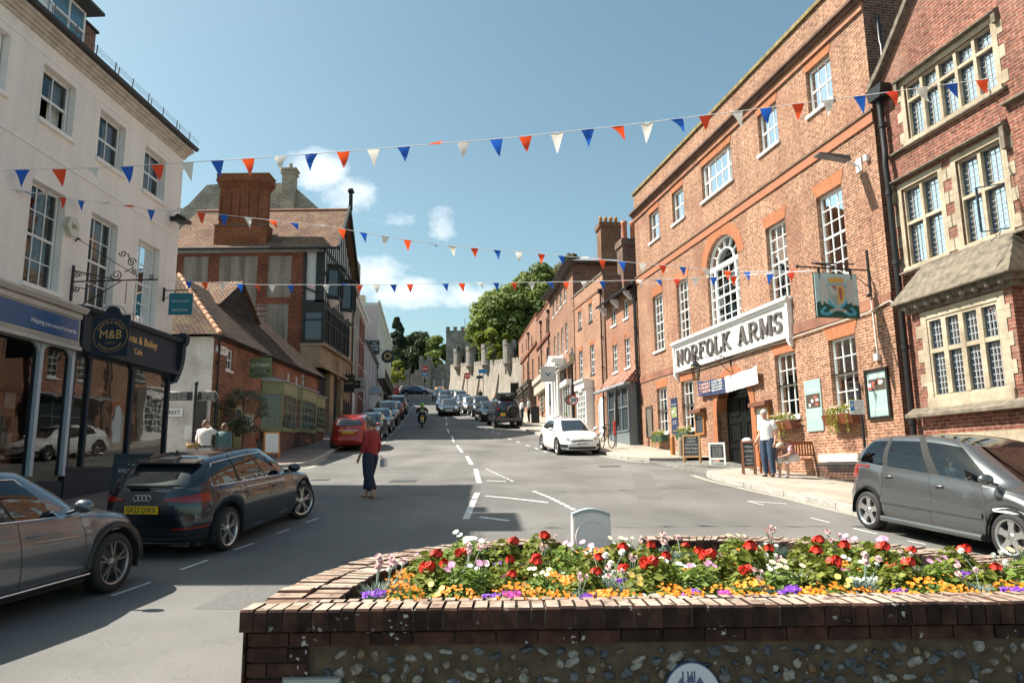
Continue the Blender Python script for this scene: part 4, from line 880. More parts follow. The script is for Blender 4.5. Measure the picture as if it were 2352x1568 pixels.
for x0,x1,z0,z1 in ((-19.2,-17.75,7,14.1),(-17.1,-14.85,7,14.1),(-14.25,-12.85,11.6,14.1),(-14.8,-12.95,8.9,11.2),(-17,-15.2,5,11.2)): 
 if z0==5: continue
 mb.box(x0,x1,41.985,42,z0,z1)
gbb(mb,'pebbledash_panel',PEB)
mb=MB(); 
for x0,x1 in ((-14.85,-14.25),(-12.85,-12.15)):
 z=7.0
 while z<14: 
  if int(z/.15)%2: mb.box(x0-.06,x1+.06,41.975,41.98,z,z+.08)
  z+=.15
gbb(mb,'brick_quoins',BR3)
mb=MB(); mb.box(-20.5,-11.3,41.85,42,14.3,14.5); mb.box(-20.5,-11.3,41.7,41.85,14.42,14.56); gbb(mb,'lead_flashing',LEADM)
mb=MB(); ey,ez,ry,rz_=41.6,14.5,46.0,18.3
mb.poly([(-20.4,ey,ez),(-9.95,ey,ez),(-10.4,ry,rz_),(-20.4,ry,rz_)]); mb.poly([(-20.4,50.2,ez),(-10.6,50.2,ez),(-10.4,ry,rz_),(-20.4,ry,rz_)]); gbb(mb,'roof',ROOFT)
mb=MB(); mb.tube([(-20.4,46,18.33),(-10.4,46,18.33)],.11,8); gbb(mb,'ridge_tiles',pm('ridge_tile',(.34,.17,.11),.9,var=.2,scale=4))
mb=MB(); mb.tube([(-20.4,41.55,14.48),(-10.1,41.55,14.42)],.08,8); gbb(mb,'gutter',BLACK)
for nme,(A,B) in (('barge_board',((-9.93,41.4,14.2),(-10.38,46.0,18.25))),('barge_board',((-10.58,50.4,14.2),(-10.38,46.0,18.25)))):
 mb=MB(); mb.add([(x-dx,y,z+dz) for dx in (0,.14) for (x,y,z),dz in ((A,0),(B,0),(B,.42),(A,.32))],[(0,1,2,3),(4,5,6,7),(0,3,7,4),(0,1,5,4),(3,2,6,7)]); gbb(mb,nme,TIMB)
mb=MB(); mb.prism([(45.85,18.3),(46.15,18.3),(46.1,19.5),(45.9,19.5)],'x',-10.5,-10.3); mb.box(-10.58,-10.22,45.8,46.2,19.5,19.62); mb.box(-10.53,-10.27,45.88,46.12,19.62,19.75); gbb(mb,'finial',TIMB)
mb=MB(); mb.poly([(-11.0,42.1,11.35),(-11.0,49.6,11.35),(-11.0,49.6,14.5),(-11.0,46,17.9),(-11.0,42.1,14.5)]); mb.box(-12.15,-11.02,42.12,49.6,9.0,14.5); gbb(mb,'plaster_wall',PLAST)
mb=MB()   # timber frame on the street face and on the near return
for y in [42.1+.52*i for i in range(14)]: mb.box(-11.0,-10.95,y,y+.2,9.15,11.3); mb.box(-11.0,-10.96,y,y+.17,11.5,14.3+max(0,min(3.4,(4.7-abs(y-46))*.75)))
for z in (11.3,13.0,14.4): mb.box(-11.0,-10.93,42.1,49.6,z,z+.2)
mb.box(-12.2,-12.0,41.98,42.12,11.3,14.3); mb.box(-11.42,-10.95,41.97,42.12,11.3,14.3); mb.box(-12.2,-10.95,41.97,42.12,11.15,11.42)
mb.tube([(-12.1,41.9,12.2),(-11.5,41.85,11.9),(-11.3,41.9,11.85)],.06,6)
gbb(mb,'timber_frame',TIMB)
mb=MB(); mb.box(-12.1,-10.85,41.9,48.6,8.85,9.05); mb.box(-12.1,-10.85,41.9,48.6,10.95,11.2); mb.box(-12.1,-10.85,41.9,48.6,10.2,10.28)
for y in (41.9,43.2,44.6,46.0,47.4,48.45): mb.box(-10.95,-10.82,y,y+.14,9.05,10.95)
for y in (42.5,43.9,45.3,46.7,47.9): mb.box(-10.93,-10.86,y,y+.07,9.05,10.95)
mb.box(-12.1,-11.95,41.86,42.0,9.05,10.95); mb.box(-10.98,-10.83,41.86,42.0,9.05,10.95); mb.box(-11.95,-10.98,41.87,41.95,10.7,10.95)
o=gbb(mb,'oriel',TIMB); mb=MB(); mb.quad((-11.95,41.95,9.05),(-10.9,41.95,9.05),(-10.9,41.95,10.95),(-11.95,41.95,10.95)); mb.quad((-10.9,41.95,9.05),(-10.9,48.5,9.05),(-10.9,48.5,10.95),(-10.9,41.95,10.95)); 
mb.v=[(x+12.2,y-42,z-3.2) for x,y,z in mb.v]; mb.build('pane',FARG,o)
for y in (43.0,46.6):   # two small upper oriels under the gable
 mb=MB(); P=[(-11.0,y),(-10.35,y+.25),(-10.35,y+1.3),(-11.0,y+1.55)]
 mb.prism(P,'z',11.75,11.95); mb.prism(P,'z',13.5,13.75); 
 for px_,py_ in ((-10.35,y+.25),(-10.35,y+.75),(-10.35,y+1.25),(-10.98,y)): mb.box(px_-.05,px_+.05,py_-.05,py_+.05,11.95,13.5)
 mb.prism([(-11.0,y-.1),(-10.2,y+.2),(-10.2,y+1.4),(-11.0,y+1.65)],'z',13.75,13.85)
 o=gbb(mb,'small_oriel',TIMB); mb=MB(); mb.prism([(-11.0,y+.03),(-10.38,y+.27),(-10.38,y+1.28),(-11.0,y+1.5)],'z',11.95,13.5); mb.v=[(x+12.2,yy-42,z-3.2) for x,yy,z in mb.v]; mb.build('pane',FARG,o)
 mb=MB(); mb.lathe([(.05,-.45),(.45,-.2),(.62,0)],(-11.0,y+.78,11.74),10); mb.v=[(x+12.2,yy-42,z-3.2) for x,yy,z in mb.v]; mb.build('coved_base',PLAST,o)
SAND=brick('sandstone',(.33,.24,.155),(.38,.28,.18),(.24,.17,.11),bw=.6,bh=.32,ms=.006,noisy=.15,dirt=.25,stain=(.14,.10,.07),stainamt=.6)
mb=MB(); mb.box(-12.15,-11.0,41.9,48.2,7.45,8.85); mb.box(-12.15,-10.75,41.85,48.4,8.72,8.86); mb.box(-12.15,-10.8,41.88,48.3,7.45,7.6); mb.box(-12,-11.05,44.6,45.6,3.2,7.45); mb.box(-12,-11.05,47.4,48.2,3.2,7.45); mb.box(-11.1,-10.9,46.0,46.5,7.3,8.4)
gbb(mb,'stone_porch',SAND)
mb=MB(); mb.box(-12.3,-11.35,41.8,44.6,3.1,7.45); mb.box(-12,-11.3,45.6,47.4,3.2,7.4); gbb(mb,'dark_doorway',BLACKM)
mb=MB()
def stack(x0,x1,y0,y1,z0,z1): mb.box(x0,x1,y0,y1,z0,z1)
stack(-17.5,-14.42,41.95,43.0,14.5,16.0,); 
stack(-17.3,-14.6,42.05,42.92,16.12,18.35)
for i in range(6): x=-17.3+.54*i; mb.box(x-.02,x+.08,41.97,42.05,16.3,18.1)
mb.box(-17.36,-14.54,42.0,42.96,16.0,16.12)
for i,(e,z) in enumerate(((.05,18.35),(.10,18.47),(.16,18.59),(.22,18.71))): mb.box(-17.3-e,-14.6+e,42.05-e,42.92+e,z,z+.12)
mb.box(-17.5,-14.4,41.85,43.1,18.83,19.15)
gbb(mb,'chimney',CHB)
mb=MB(); mb.box(-17.54,-14.38,41.9,43.05,15.98,16.04); mb.box(-17.52,-14.36,41.82,43.14,19.15,19.2,1); gbb(mb,'chimney_weathering',[STONED,pm('lichen',(.24,.19,.06),.95,var=.4,scale=8)])
# FLINT GABLE BEHIND
FLB=brick('grey_flint_brick',(.33,.30,.25),(.46,.42,.35),(.22,.195,.165),noisy=.45,dirt=.3,bmp=.6)
YB=brick('buff_brick',(.50,.44,.33),(.34,.30,.24),(.2,.17,.14),noisy=.3,dirt=.3)
fg=thing('flint_gable_building','pale grey flint gable with a tall narrow buff chimney rising behind the tiled roof','building',(-18,53,4.5))
mb=MB(); P=[(-27,19.5),(-24.2,21.4),(-22.9,22.95),(-21.7,23.05),(-17.2,23.05),(-16.1,22.6),(-13.6,20.3),(-12.6,18.5),(-12.6,4),(-27,4)]
mb.prism(P,'y',53,60,0); mb.v=[(x+18,y-53,z-4.5) for x,y,z in mb.v]; mb.build('wall',FLB,fg)
mb=MB(); mb.box(-17.1,-16.15,52.6,53.3,17,23.6); mb.box(-17.2,-16.05,52.5,53.4,23.6,23.75); mb.box(-17.25,-16.0,52.45,53.45,23.9,24.05); mb.box(-17.15,-16.1,52.55,53.35,23.75,23.9); mb.lathe([(.16,24.05),(.14,24.5),(.16,24.55)],(-16.6,53,0),10); mb.v=[(x+18,y-53,z-4.5) for x,y,z in mb.v]; mb.build('chimney',YB,fg)
# GENERIC TERRACE HOUSE
def house(name,label,cat,fr,s0,s1,zb,ze,wallm,wins,depth=9,cornice=None,roof=None,frame=WHITE,group=None,rev=.1,wallname='wall',lint=None,sillm=None,arched=(),parapet=0):
 """wins: list of (centre, z0, z1, w, cols, rows)"""
 r=fr.root(name,label,cat,group); mb=MB(fr); hs=[(c-w/2,c+w/2,z0,z1) for c,z0,z1,w,_,_ in wins]
 wall(mb,s0,s1,zb,ze,hs,rev=rev); mb.box(s0,s1,-depth,-rev-.02,zb,ze,0)
 mb.quad((s0,0,zb),(s0,-rev-.02,zb),(s0,-rev-.02,ze),(s0,0,ze)); mb.quad((s1,0,zb),(s1,-rev-.02,zb),(s1,-rev-.02,ze),(s1,0,ze)); mb.quad((s0,0,ze),(s1,0,ze),(s1,-rev-.02,ze),(s0,-rev-.02,ze))
 mb.build(wallname,wallm,r)
 for c,z0,z1,w,cols,rows in wins:
  sash(fr,r,c,z0+.005,z1-.005,w-.01,cols,rows,d=-rev+.03,curtain=None,glass=FARG,mat=frame,silld=.05,bar=.03,matsill=sillm)
 if lint:
  for c,z0,z1,w,_,_ in wins: m_=MB(fr); lintel(m_,c,z1,w,.25,spl=.08); m_.build('brick_arch',lint,r)
 if cornice:
  m_=MB(fr)
  for d,z,h in cornice[1]: m_.box(s0-.03,s1+.03,0,d,z,z+h)
  m_.build('cornice',cornice[0],r)
 return r
LR=Frame(-11.5,48.2,-6.5,'L',4)
BRN=brick('buff_yellow_brick',(.34,.235,.13),(.40,.28,.16),(.26,.19,.12),noisy=.2,dirt=.2,bmp=.2)
wins=[(1.0+1.55*i,10.4,12.1,.75,2,(2,2)) for i in range(5)]+[(1.0+1.55*i,7.3,9.1,.75,2,(2,2)) for i in range(5)]+[(1.0+1.55*i,12.9,14.3,.75,2,(1,1)) for i in range(5)]
h1=house('brown_brick_building','tall narrow buff brick building with rows of sash windows after the half-timbered one','building',LR,0,8.6,3.6,14.9,BRN,wins,cornice=(SAND,[(.3,14.9,.2),(.12,9.55,.18),(.45,15.1,.12)]),frame=pm('brown_window',(.22,.17,.12),.6))
mb=MB(LR); mb.prism([(.4,15.2),(-9,15.2),(-4.3,18.2)],'x',0,8.6); mb.build('roof',ROOFT,h1)
mb=MB(LR); 
for s_ in (.6,2.2,3.8,5.4,7.0): mb.prism([(x,z) for x,z in archpts(s_+.45,6.2,.9,8)]+[(s_+.9,4.2),(s_,4.2)],'y',.01,.05)
mb.build('ground_floor_openings',BLACKM,h1)
pipe(LR,h1,8.5,4.5,14.6,mat=BLACK,hopper=True)
DR=brick('dark_red_brick',(.20,.055,.038),(.27,.085,.055),(.16,.09,.07),noisy=.3,dirt=.2)
L2=Frame(*LR.W(8.65,0,0)[:2],-6.5,'L',5)
wins=[(1.0+1.9*i,z,z+1.7,.85,2,(2,2)) for i in range(6) for z in (7.9,10.6,12.9)]
h2=house('dark_red_brick_house','dark red brick house with a heavy white cornice on the left above the lilac one','house',L2,0,11.3,4.4,14.75,DR,wins,cornice=(WHITE,[(.25,14.75,.25),(.5,15.0,.2)]),frame=WHITE)
mb=MB(L2); mb.prism([(.45,15.2),(-9,15.2),(-4.3,17.2)],'x',0,11.3); mb.build('roof',SLATE,h2)
mb=MB(L2); mb.box(.6,3.4,0,.12,5.0,7.6); mb.build('white_shop_window',WHITE,h2)
L3=Frame(*L2.W(11.35,0,0)[:2],-6.5,'L',6.5)
LIL=pm('lilac_render',(.42,.38,.40),.85,var=.05)
wins=[(2.2+4.2*i,z,z+1.9,1.1,2,(2,2)) for i in range(4) for z in (7.9,10.9)]
h3=house('lilac_house','two-storey lilac grey rendered house with a small porch on the left','house',L3,0,17,6,13.6,LIL,wins,frame=WHITE)
mb=MB(L3); mb.prism([(.35,13.55),(-8,13.6),(-4,15.6)],'x',0,17); mb.build('roof',SLATE,h3)
mb=MB(L3); mb.box(7,10,0,.9,6.6,9.3); mb.prism([(6.7,9.3),(10.3,9.3),(8.5,10.2)],'y',0,1.1,1); mb.build('porch',[WHITE,LEADM],h3)
pipe(L3,h3,16.8,8,13.2)
L4_=Frame(*L3.W(17.05,0,0)[:2],-6.5,'L',9)
PNK=pm('pale_pink_render',(.62,.50,.46),.85,var=.05); WHR=pm('off_white_render',(.66,.64,.58),.85,var=.05)
wins=[(2.2+3.9*i,z,z+2.0,1.2,2,(2,2)) for i in range(8) for z in (15.2,18.2)]+[(2.2+3.9*i,12.2,14.2,1.2,2,(2,2)) for i in range(8)]
h4=house('white_inn','tall cream rendered inn with balconies near the top of the street','inn',L4_,0,32,8,21.0,WHR,wins,frame=WHITE,cornice=(WHITE,[(.25,21.0,.3)]))
mb=MB(L4_); mb.box(-.1,0,-9,.02,9,20.6); mb.build('pink_side_wall',PNK,h4)
mb=MB(L4_); mb.box(.5,20,0,1.0,12.0,12.15)
s_=.5
while s_<20: mb.tube([(s_,.95,12.15),(s_,.95,13.2)],.02,4); s_+=.28
mb.box(.5,20,.92,.98,13.2,13.26); mb.build('balcony',BLACK,h4)
mb=MB(L4_); mb.prism([(-1,18.5),(-8.5,18.5),(-7,21.5),(-2.5,21.5)],'x',-5.5,-.1) if 0 else None
mb.box(3,4.2,-3,-1.8,21,22.6); mb.box(20,21.2,-3,-1.8,21,22.6); mb.build('chimney',YB,h4)
pk_=Frame(*L4_.W(-6.2,-3.6,0)[:2],-6.5,'L',8.5)
h5=pk_.root('pink_house','pale pink house set back behind the lilac one with a grey slate roof','house')
mb=MB(pk_); mb.box(0,6,-7,0,8,17.6); mb.build('wall',PNK,h5); mb=MB(pk_); mb.poly([(-.2,.2,17.6),(6,.2,17.6),(6,-3.5,20.6),(2.5,-3.5,20.6)]); mb.poly([(-.2,.2,17.6),(2.5,-3.5,20.6),(-.2,-7.2,17.6)]); mb.poly([(-.2,-7.2,17.6),(2.5,-3.5,20.6),(6,-3.5,20.6),(6,-7.2,17.6)]); mb.build('roof',SLATE,h5)
mb=MB(pk_); mb.tube([(0.2,.15,9),(0.2,.15,17.4)],.09,6); mb.box(1.4,3.0,-1.6,-.8,18.2,19.7); mb.build('dormer',LEADM,h5)
# RIGHT-HAND TERRACE
SB=brick('soft_red_brick',(.24,.09,.052),(.32,.135,.08),(.42,.33,.26),noisy=.35,dirt=.2,stain=(.25,.11,.07),stainamt=.5)
OB=brick('orange_brick',(.25,.10,.052),(.33,.152,.088),(.47,.40,.32),noisy=.35,dirt=.15)
OB2=brick('pale_orange_brick',(.21,.086,.05),(.285,.13,.078),(.38,.31,.25),noisy=.3,dirt=.2,stain=(.30,.15,.09),stainamt=.5)
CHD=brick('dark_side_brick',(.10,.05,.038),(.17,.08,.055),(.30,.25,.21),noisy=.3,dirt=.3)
DGREY=pm('dark_grey_paint',(.055,.062,.07),.4)
P0=HF.W(8.35,0,0)
R1=Frame(*P0[:2],-11,'R',2.4)
wins=[(1.48,8.72,9.66,.66,2,(1,1)),(3.3,8.72,9.66,.66,2,(1,1)),(1.48,6.33,7.72,.7,2,(2,2)),(3.3,6.33,7.72,.7,2,(2,2))]
r1=house('grey_shop_house','narrow red brick house with a grey glazed shopfront beside the hotel','house',R1,0,4.6,2.4,10.0,SB,wins,depth=7)
for c in (1.48,3.3):
 mb=MB(R1); archring(mb,c,7.72,.7,.2,.14); mb.build('brick_arch',HGA,r1)
mb=MB(R1); mb.poly([(-.02,.45,9.9),(4.7,.45,9.9),(4.7,-3.6,12.6),(-.02,-3.6,12.6)]); mb.poly([(-.02,-7.4,9.9),(4.7,-7.4,9.9),(4.7,-3.6,12.6),(-.02,-3.6,12.6)]); mb.build('roof',ROOFT,r1)
mb=MB(R1); mb.tube([(0,.47,9.88),(4.7,.47,9.88)],.06,6); mb.build('gutter',BLACK,r1)
mb=MB(R1)
for s_ in (.5,2.4,4.3): mb.prism([(.02,9.85),(.42,9.85),(.42,9.75),(.12,9.45),(.02,9.42)],'x',s_,s_+.12)
mb.build('eaves_bracket',WHITE,r1)
pipe(R1,r1,.12,2.8,9.6)
mb=MB(R1); mb.box(.1,3.0,0,.55,2.6,3.25); mb.box(.1,3.0,0,.6,3.25,3.32); mb.box(.1,3.0,.0,.6,5.25,5.45); mb.box(3.0,4.5,0,.1,5.2,5.5)
for s_ in (.1,1.0,1.95,2.9): mb.box(s_,s_+.09,.48,.56,3.32,5.25)
mb.box(.1,3.0,.49,.55,4.35,4.42); mb.box(2.91,3.0,0,.5,3.32,5.25); mb.box(.1,.19,0,.5,3.32,5.25)
f=mb.build('shopfront',pm('grey_shopfront',(.14,.17,.19),.4),r1)
mb=MB(R1); mb.quad((.1,.5,3.3),(3,.5,3.3),(3,.5,5.25),(.1,.5,5.25)); mb.quad((.12,0,3.3),(.12,.5,3.3),(.12,.5,5.25),(.12,0,5.25)); mb.quad((2.95,0,3.3),(2.95,.5,3.3),(2.95,.5,5.25),(2.95,0,5.25)); mb.build('pane',FARG,f)
mb=MB(R1); mb.poly([(-.05,.75,5.46),(4.6,.55,5.46),(4.5,0,6.2),(.1,0,6.2)]); mb.poly([(-.05,.75,5.46),(.1,0,6.2),(-.05,0,5.46)]); mb.build('pent_roof',tiles('red_pent_tiles',(.42,.19,.14),(.50,.26,.20),stainamt=.1),r1)
mb=MB(R1); mb.box(-.1,4.65,.5,.8,5.36,5.46); mb.build('lead_gutter',LEADM,r1)
mb=MB(R1); mb.box(3.1,4.4,.0,.04,2.6,5.1); mb.build('door',DGREY,r1)
P1=HF.W(8.35+4.65,0,0); R2=Frame(*P1[:2],-11,'R',3)
o2=lambda s: s-4.65+.0
wins=[(o2(9.4-.0)-.0,9.7,10.72,.62,2,(1,1)),(o2(7.25),9.7,10.72,.62,2,(1,1)),(o2(9.4),6.72,8.36,.78,2,(2,2)),(o2(7.15),6.72,8.36,.78,2,(2,2))]
r2=house('orange_brick_house','orange brick house with a white bow shop window and dark flank wall up the street','house',R2,.3,6.35,3,11.85,OB,wins,depth=7,lint=HGA,sillm=DGREY,cornice=(OB2,[(.04,11.05,.12)]))
mb=MB(R2); mb.box(.25,6.4,-.2,.05,11.85,11.95); mb.build('coping',STONED,r2)
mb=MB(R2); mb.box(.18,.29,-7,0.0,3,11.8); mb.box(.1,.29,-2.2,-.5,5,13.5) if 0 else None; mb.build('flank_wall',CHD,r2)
mb=MB(R2); mb.box(-.25,.65,-2.6,-1.0,9.5,13.3); mb.box(-.33,.73,-2.68,-.92,13.3,13.6); mb.box(-.3,.7,-2.64,-.95,13.6,13.7)
mb.build('chimney',brick('blackened_brick',(.07,.038,.032),(.14,.06,.045),(.34,.28,.23),noisy=.3,dirt=.3),r2)
for d_ in (-1.3,-1.8,-2.35):
 mb=MB(R2); mb.lathe([(.16,13.7),(.15,14.6),(.18,14.65),(.17,14.8),(.02,14.85)],(.2,d_,0),10); mb.build('chimney_pot',pm('terracotta_pot',(.45,.16,.08),.7,var=.15),r2)
pipe(R2,r2,.45,3.2,10.8)
mb=MB(R2); a,b=o2(8.85)-.0,o2(7.3); a,b=b,a
mb.box(a-.15,b+.15,0,.45,3.3,3.95); mb.box(a-.2,b+.2,0,.55,5.95,6.35); mb.box(a-.3,b+.3,0,.65,6.35,6.45); mb.lathe([(.0,5.75),(.45,5.75),(.5,5.95),(.0,5.95)],((a+b)/2,.1,0),14,a0=0,a1=math.pi)
for i in range(6): x=a+(b-a)*i/5; mb.box(x-.03,x+.03,.36,.44,3.95,5.95)
for i in range(1,6): z=3.95+2*i/6; mb.box(a,b,.37,.43,z-.02,z+.02)
mb.box(a-.15,a-.02,0,.44,3.95,5.95); mb.box(b+.02,b+.15,0,.44,3.95,5.95)
f=mb.build('bow_shop_window',WHITE,r2); mb=MB(R2); mb.quad((a,.39,3.95),(b,.39,3.95),(b,.39,5.95),(a,.39,5.95)); mb.build('pane',FARG,f)
mb=MB(R2); c=o2(5.75); archring(mb,c,5.0,.7,.35,.2); mb.build('brick_arch',HGA,r2)
mb=MB(R2); mb.poly([(x,.02,z) for x,z in archpts(c,5.0,.66,10)]+[(c+.33,.02,3.1),(c-.33,.02,3.1)]); mb.box(c-.36,c-.3,0,.06,3.1,5).box(c+.3,c+.36,0,.06,3.1,5); mb.build('door',GREYBLUEW,r2)
R3=Frame(3.75,43.95,-5.5,'R',3.8)
wins=[(c,12.25,13.42,.78,2,(1,1)) for c in (2.9,4.6,6.2,7.8)]+[(c,8.98,10.78,.8,2,(2,2)) for c in (2.7,4.4,6.0,7.6)]
r3=house('slate_roofed_brick_house','tall red brick house with deep eaves and a hipped slate roof above the white shopfronts','house',R3,0,9.7,3.6,14.0,OB2,wins,depth=9)
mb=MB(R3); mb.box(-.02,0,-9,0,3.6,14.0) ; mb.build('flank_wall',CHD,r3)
mb=MB(R3); e=.5; q=[(-e,e,14.0),(9.9,e,14.0),(9.9,-9.5,14.0),(-e,-9.5,14.0)]; t=[(3.2,-3.4,15.5),(7.5,-3.4,15.5),(7.5,-5,15.5),(3.2,-5,15.5)]
for i in range(4): mb.poly([q[i],q[(i+1)%4],t[(i+1)%4],t[i]])
mb.poly(t); mb.build('roof',SLATE,r3)
mb=MB(R3); mb.box(-e,9.9,.0,e,13.9,14.0); mb.box(-e,0,-9.4,0,13.9,14.0); mb.tube([(-e,e+.04,13.98),(9.9,e+.04,13.98)],.06,6); mb.tube([(-e-.04,e,13.98),(-e-.04,-9.4,13.98)],.06,6); mb.build('eaves',pm('dark_eaves',(.05,.045,.04),.6),r3)
mb=MB(R3); mb.box(.7,1.9,-3.3,-2.0,13.8,16.6); mb.box(.62,1.98,-3.4,-1.9,16.6,16.9); mb.build('chimney',brick('brown_stack_brick',(.15,.075,.045),(.23,.11,.06),(.14,.10,.07),noisy=.3,dirt=.3),r3)
for i in range(4):
 mb=MB(R3); mb.lathe([(.12,16.9),(.11,17.3),(.14,17.33),(.03,17.5)],(1.3,-2.15-.33*i,0),8); mb.build('chimney_pot',pm('orange_pot',(.50,.24,.08),.7,var=.15),r3)
mb=MB(R3); mb.box(3.2,9.3,0,.35,4.2,4.9); mb.box(3.2,9.3,0,.75,8.1,8.5); mb.box(3.1,9.4,0,.9,8.5,8.6)
mb.box(6.4,9.3,0,.5,4.9,8.1)
for s_ in (3.3,4.4,5.5): mb.lathe([(.17,4.9),(.14,5.1),(.12,7.7),(.17,7.9),(.17,8.1)],(s_,.5,0),10)
mb.prism([(3.1,8.0),(5.8,8.0),(4.45,8.9)],'y',.0,.95)
mb.box(.3,2.9,0,.3,4.0,4.6); mb.box(.3,2.9,0,.5,6.6,6.9)
for s_ in (.3,1.1,2.0,2.8): mb.box(s_,s_+.1,.2,.3,4.6,6.6)
f=mb.build('white_shopfront',WHITE,r3)
mb=MB(R3); mb.quad((6.6,.505,5.2),(7.6,.505,5.2),(7.6,.505,7.4),(6.6,.505,7.4)); mb.quad((.4,.22,4.6),(2.8,.22,4.6),(2.8,.22,6.6),(.4,.22,6.6)); mb.quad((3.5,.05,4.8),(5.4,.05,4.8),(5.4,.05,7.8),(3.5,.05,7.8)); mb.build('pane',FARG,f)
mb=MB(R3); mb.prism([(0,8.2),(.8,7.6),(.8,7.5),(0,7.9)],'x',1.0,2.8); mb.build('canopy',pm('grey_canopy',(.35,.34,.32),.6),r3)
R4=Frame(*R3.W(9.75,0,0)[:2],-5.5,'R',5)
wins=[(1.6,9.0,10.6,.85,2,(2,2)),(1.6,11.9,12.9,.7,2,(1,1)),(6.5,8.9,10.7,.8,2,(2,2))]
r4=house('parapeted_brick_house','plain orange brick house with a brick parapet and an arched first-floor window','house',R4,0,7.6,5,14.0,OB2,wins,depth=9,cornice=(BR3,[(.12,11.3,.22),(.05,13.8,.15)]),frame=DGREY)
pipe(R4,r4,.2,5.5,13); pipe(R4,r4,4.4,5.5,13)
mb=MB(R4); mb.box(.3,7.4,0,.5,8.3,8.7); mb.box(.3,7.4,0,.35,7.5,8.3); mb.box(.4,1.2,0,.02,5,7.5,1); mb.poly([(x,.03,z) for x,z in archpts(2.4,6.6,1.0,8)]+[(2.9,.03,5),(1.9,.03,5)],1); mb.build('shopfront',[pm('stone_shopfront',(.42,.38,.32),.7),DGREY],r4)
mb=MB(R4); 
for i in range(5): x=3.6+.55*i; mb.box(x-.03,x+.03,.02,.08,6,7.5)
for i in range(5): z=6+.375*i; mb.box(3.6,5.8,.02,.08,z-.02,z+.02)
mb.build('shop_window',pm('cream_bars',(.5,.47,.4),.5),r4)
R5=Frame(*R4.W(7.65,0,0)[:2],-5.5,'R',6)
wins=[(3.0,9.3,11.1,.8,2,(2,2)),(6.9,9.6,11.4,.8,2,(2,2)),(10.2,9.8,11.6,.8,2,(2,2)),(3.4,12.4,13.2,.6,2,(1,1)),(7.6,12.8,13.6,.6,2,(1,1)),(10.8,13.0,13.8,.6,2,(1,1))]
r5=house('stepped_brick_house','last orange brick house with dark bow shop windows before the castle wall','house',R5,0,14.6,6,14.6,OB2,wins,depth=9,cornice=(BR3,[(.12,11.9,.22),(.05,14.4,.15)]),frame=DGREY)
pipe(R5,r5,5.2,6.5,13.6)
for s0_ in (1.0,6.0):
 mb=MB(R5); mb.box(s0_,s0_+3.6,0,.6,5.6,6.9,1); mb.box(s0_-.2,s0_+3.8,0,.8,8.8,9.0); mb.box(s0_-.1,s0_+3.7,0,.7,8.5,8.8)
 for i in range(7): x=s0_+3.6*i/6; mb.box(x-.04,x+.04,.55,.63,6.9,8.5)
 for i in range(1,5): z=6.9+.32*i; mb.box(s0_,s0_+3.6,.56,.62,z-.02,z+.02)
 for x in (s0_,s0_+3.55): mb.box(x,x+.05,0,.6,6.9,8.5)
 f=mb.build('bow_shop_window',[pm('brown_shopfront',(.10,.085,.07),.5),OB2],r5); mb=MB(R5); mb.quad((s0_,.57,6.9),(s0_+3.6,.57,6.9),(s0_+3.6,.57,8.5),(s0_,.57,8.5)); mb.build('pane',FARG,f)
mb=MB(R5); mb.add([(10.5,.1,9.6),(14.4,.1,9.6),(14.4,1.9,8.6),(10.5,1.9,8.6)],[(0,1,2,3)]); mb.tube([(10.5,1.9,8.6),(10.5,.1,8.0)],.03,5); mb.tube([(14.4,1.9,8.6),(14.4,.1,8.0)],.03,5); mb.build('shop_awning',BLACKM,r5)
# CASTLE WALLS, TURRETS, TOWERS
CST=brick('pale_castle_stone',(.25,.225,.195),(.32,.29,.25),(.18,.165,.14),bw=.42,bh=.22,ms=.015,noisy=.22,dirt=.22,bmp=.7,stain=(.28,.24,.19),stainamt=.6,stainscale=.35)
CSD=brick('grey_castle_stone',(.22,.205,.18),(.30,.28,.25),(.17,.155,.135),bw=.5,bh=.26,ms=.015,noisy=.3,dirt=.3,bmp=.7,stain=(.12,.11,.095),stainamt=.6,stainscale=.3)
cw=thing('castle_wall','long pale stone castle wall climbing along the right side of the street','castle wall',(.75,74,7))
A=(.95,73); B=(-10.2,121); n=24
def cwp(t,d=0):
 dx,dy=B[0]-A[0],B[1]-A[1]; L=math.hypot(dx,dy); return (A[0]+dx*t+dy/L*d,A[1]+dy*t-dx/L*d)
def cadd(mb,name,m,par,o=(.75,74,7)):
 mb.v=[(x-o[0],y-o[1],z-o[2]) for x,y,z in mb.v]; return mb.build(name,m,par)
def wtop(t): return 12.25+(18.3-12.25)*t
mb=MB(); prev=None
for i in range(n+1):
 t=i/n; zb=G(*cwp(t))-.3; zt=wtop(t); bt=.45
 ring_=[cwp(t,-bt)+(zb,),cwp(t,-.05)+(zb+2.6,),cwp(t,0)+(zt,),cwp(t,.6)+(zt,),cwp(t,1.2)+(zb,)]
 b=len(mb.v); mb.v+=ring_
 if i:
  for k in range(4): mb.f.append((b-5+k,b-4+k,b+1+k,b+k)); mb.m.append(0); mb.sm.append(False)
cadd(mb,'wall',CST,cw)
mb=MB()
for i in range(40):
 t0,t1=(i+.08)/40,(i+.84)/40; z0,z1=wtop(t0),wtop(t1)
 a,b,c,e=cwp(t0,-.04),cwp(t1,-.04),cwp(t1,.5),cwp(t0,.5)
 mb.add([a+(z0-.1,),b+(z1-.1,),c+(z1-.1,),e+(z0-.1,),a+(z0+.32,),b+(z1+.32,),c+(z1+.32,),e+(z0+.32,)],[(0,3,2,1),(4,5,6,7),(0,1,5,4),(1,2,6,5),(2,3,7,6),(3,0,4,7)])
cadd(mb,'battlement',CST,cw)
mb=MB()
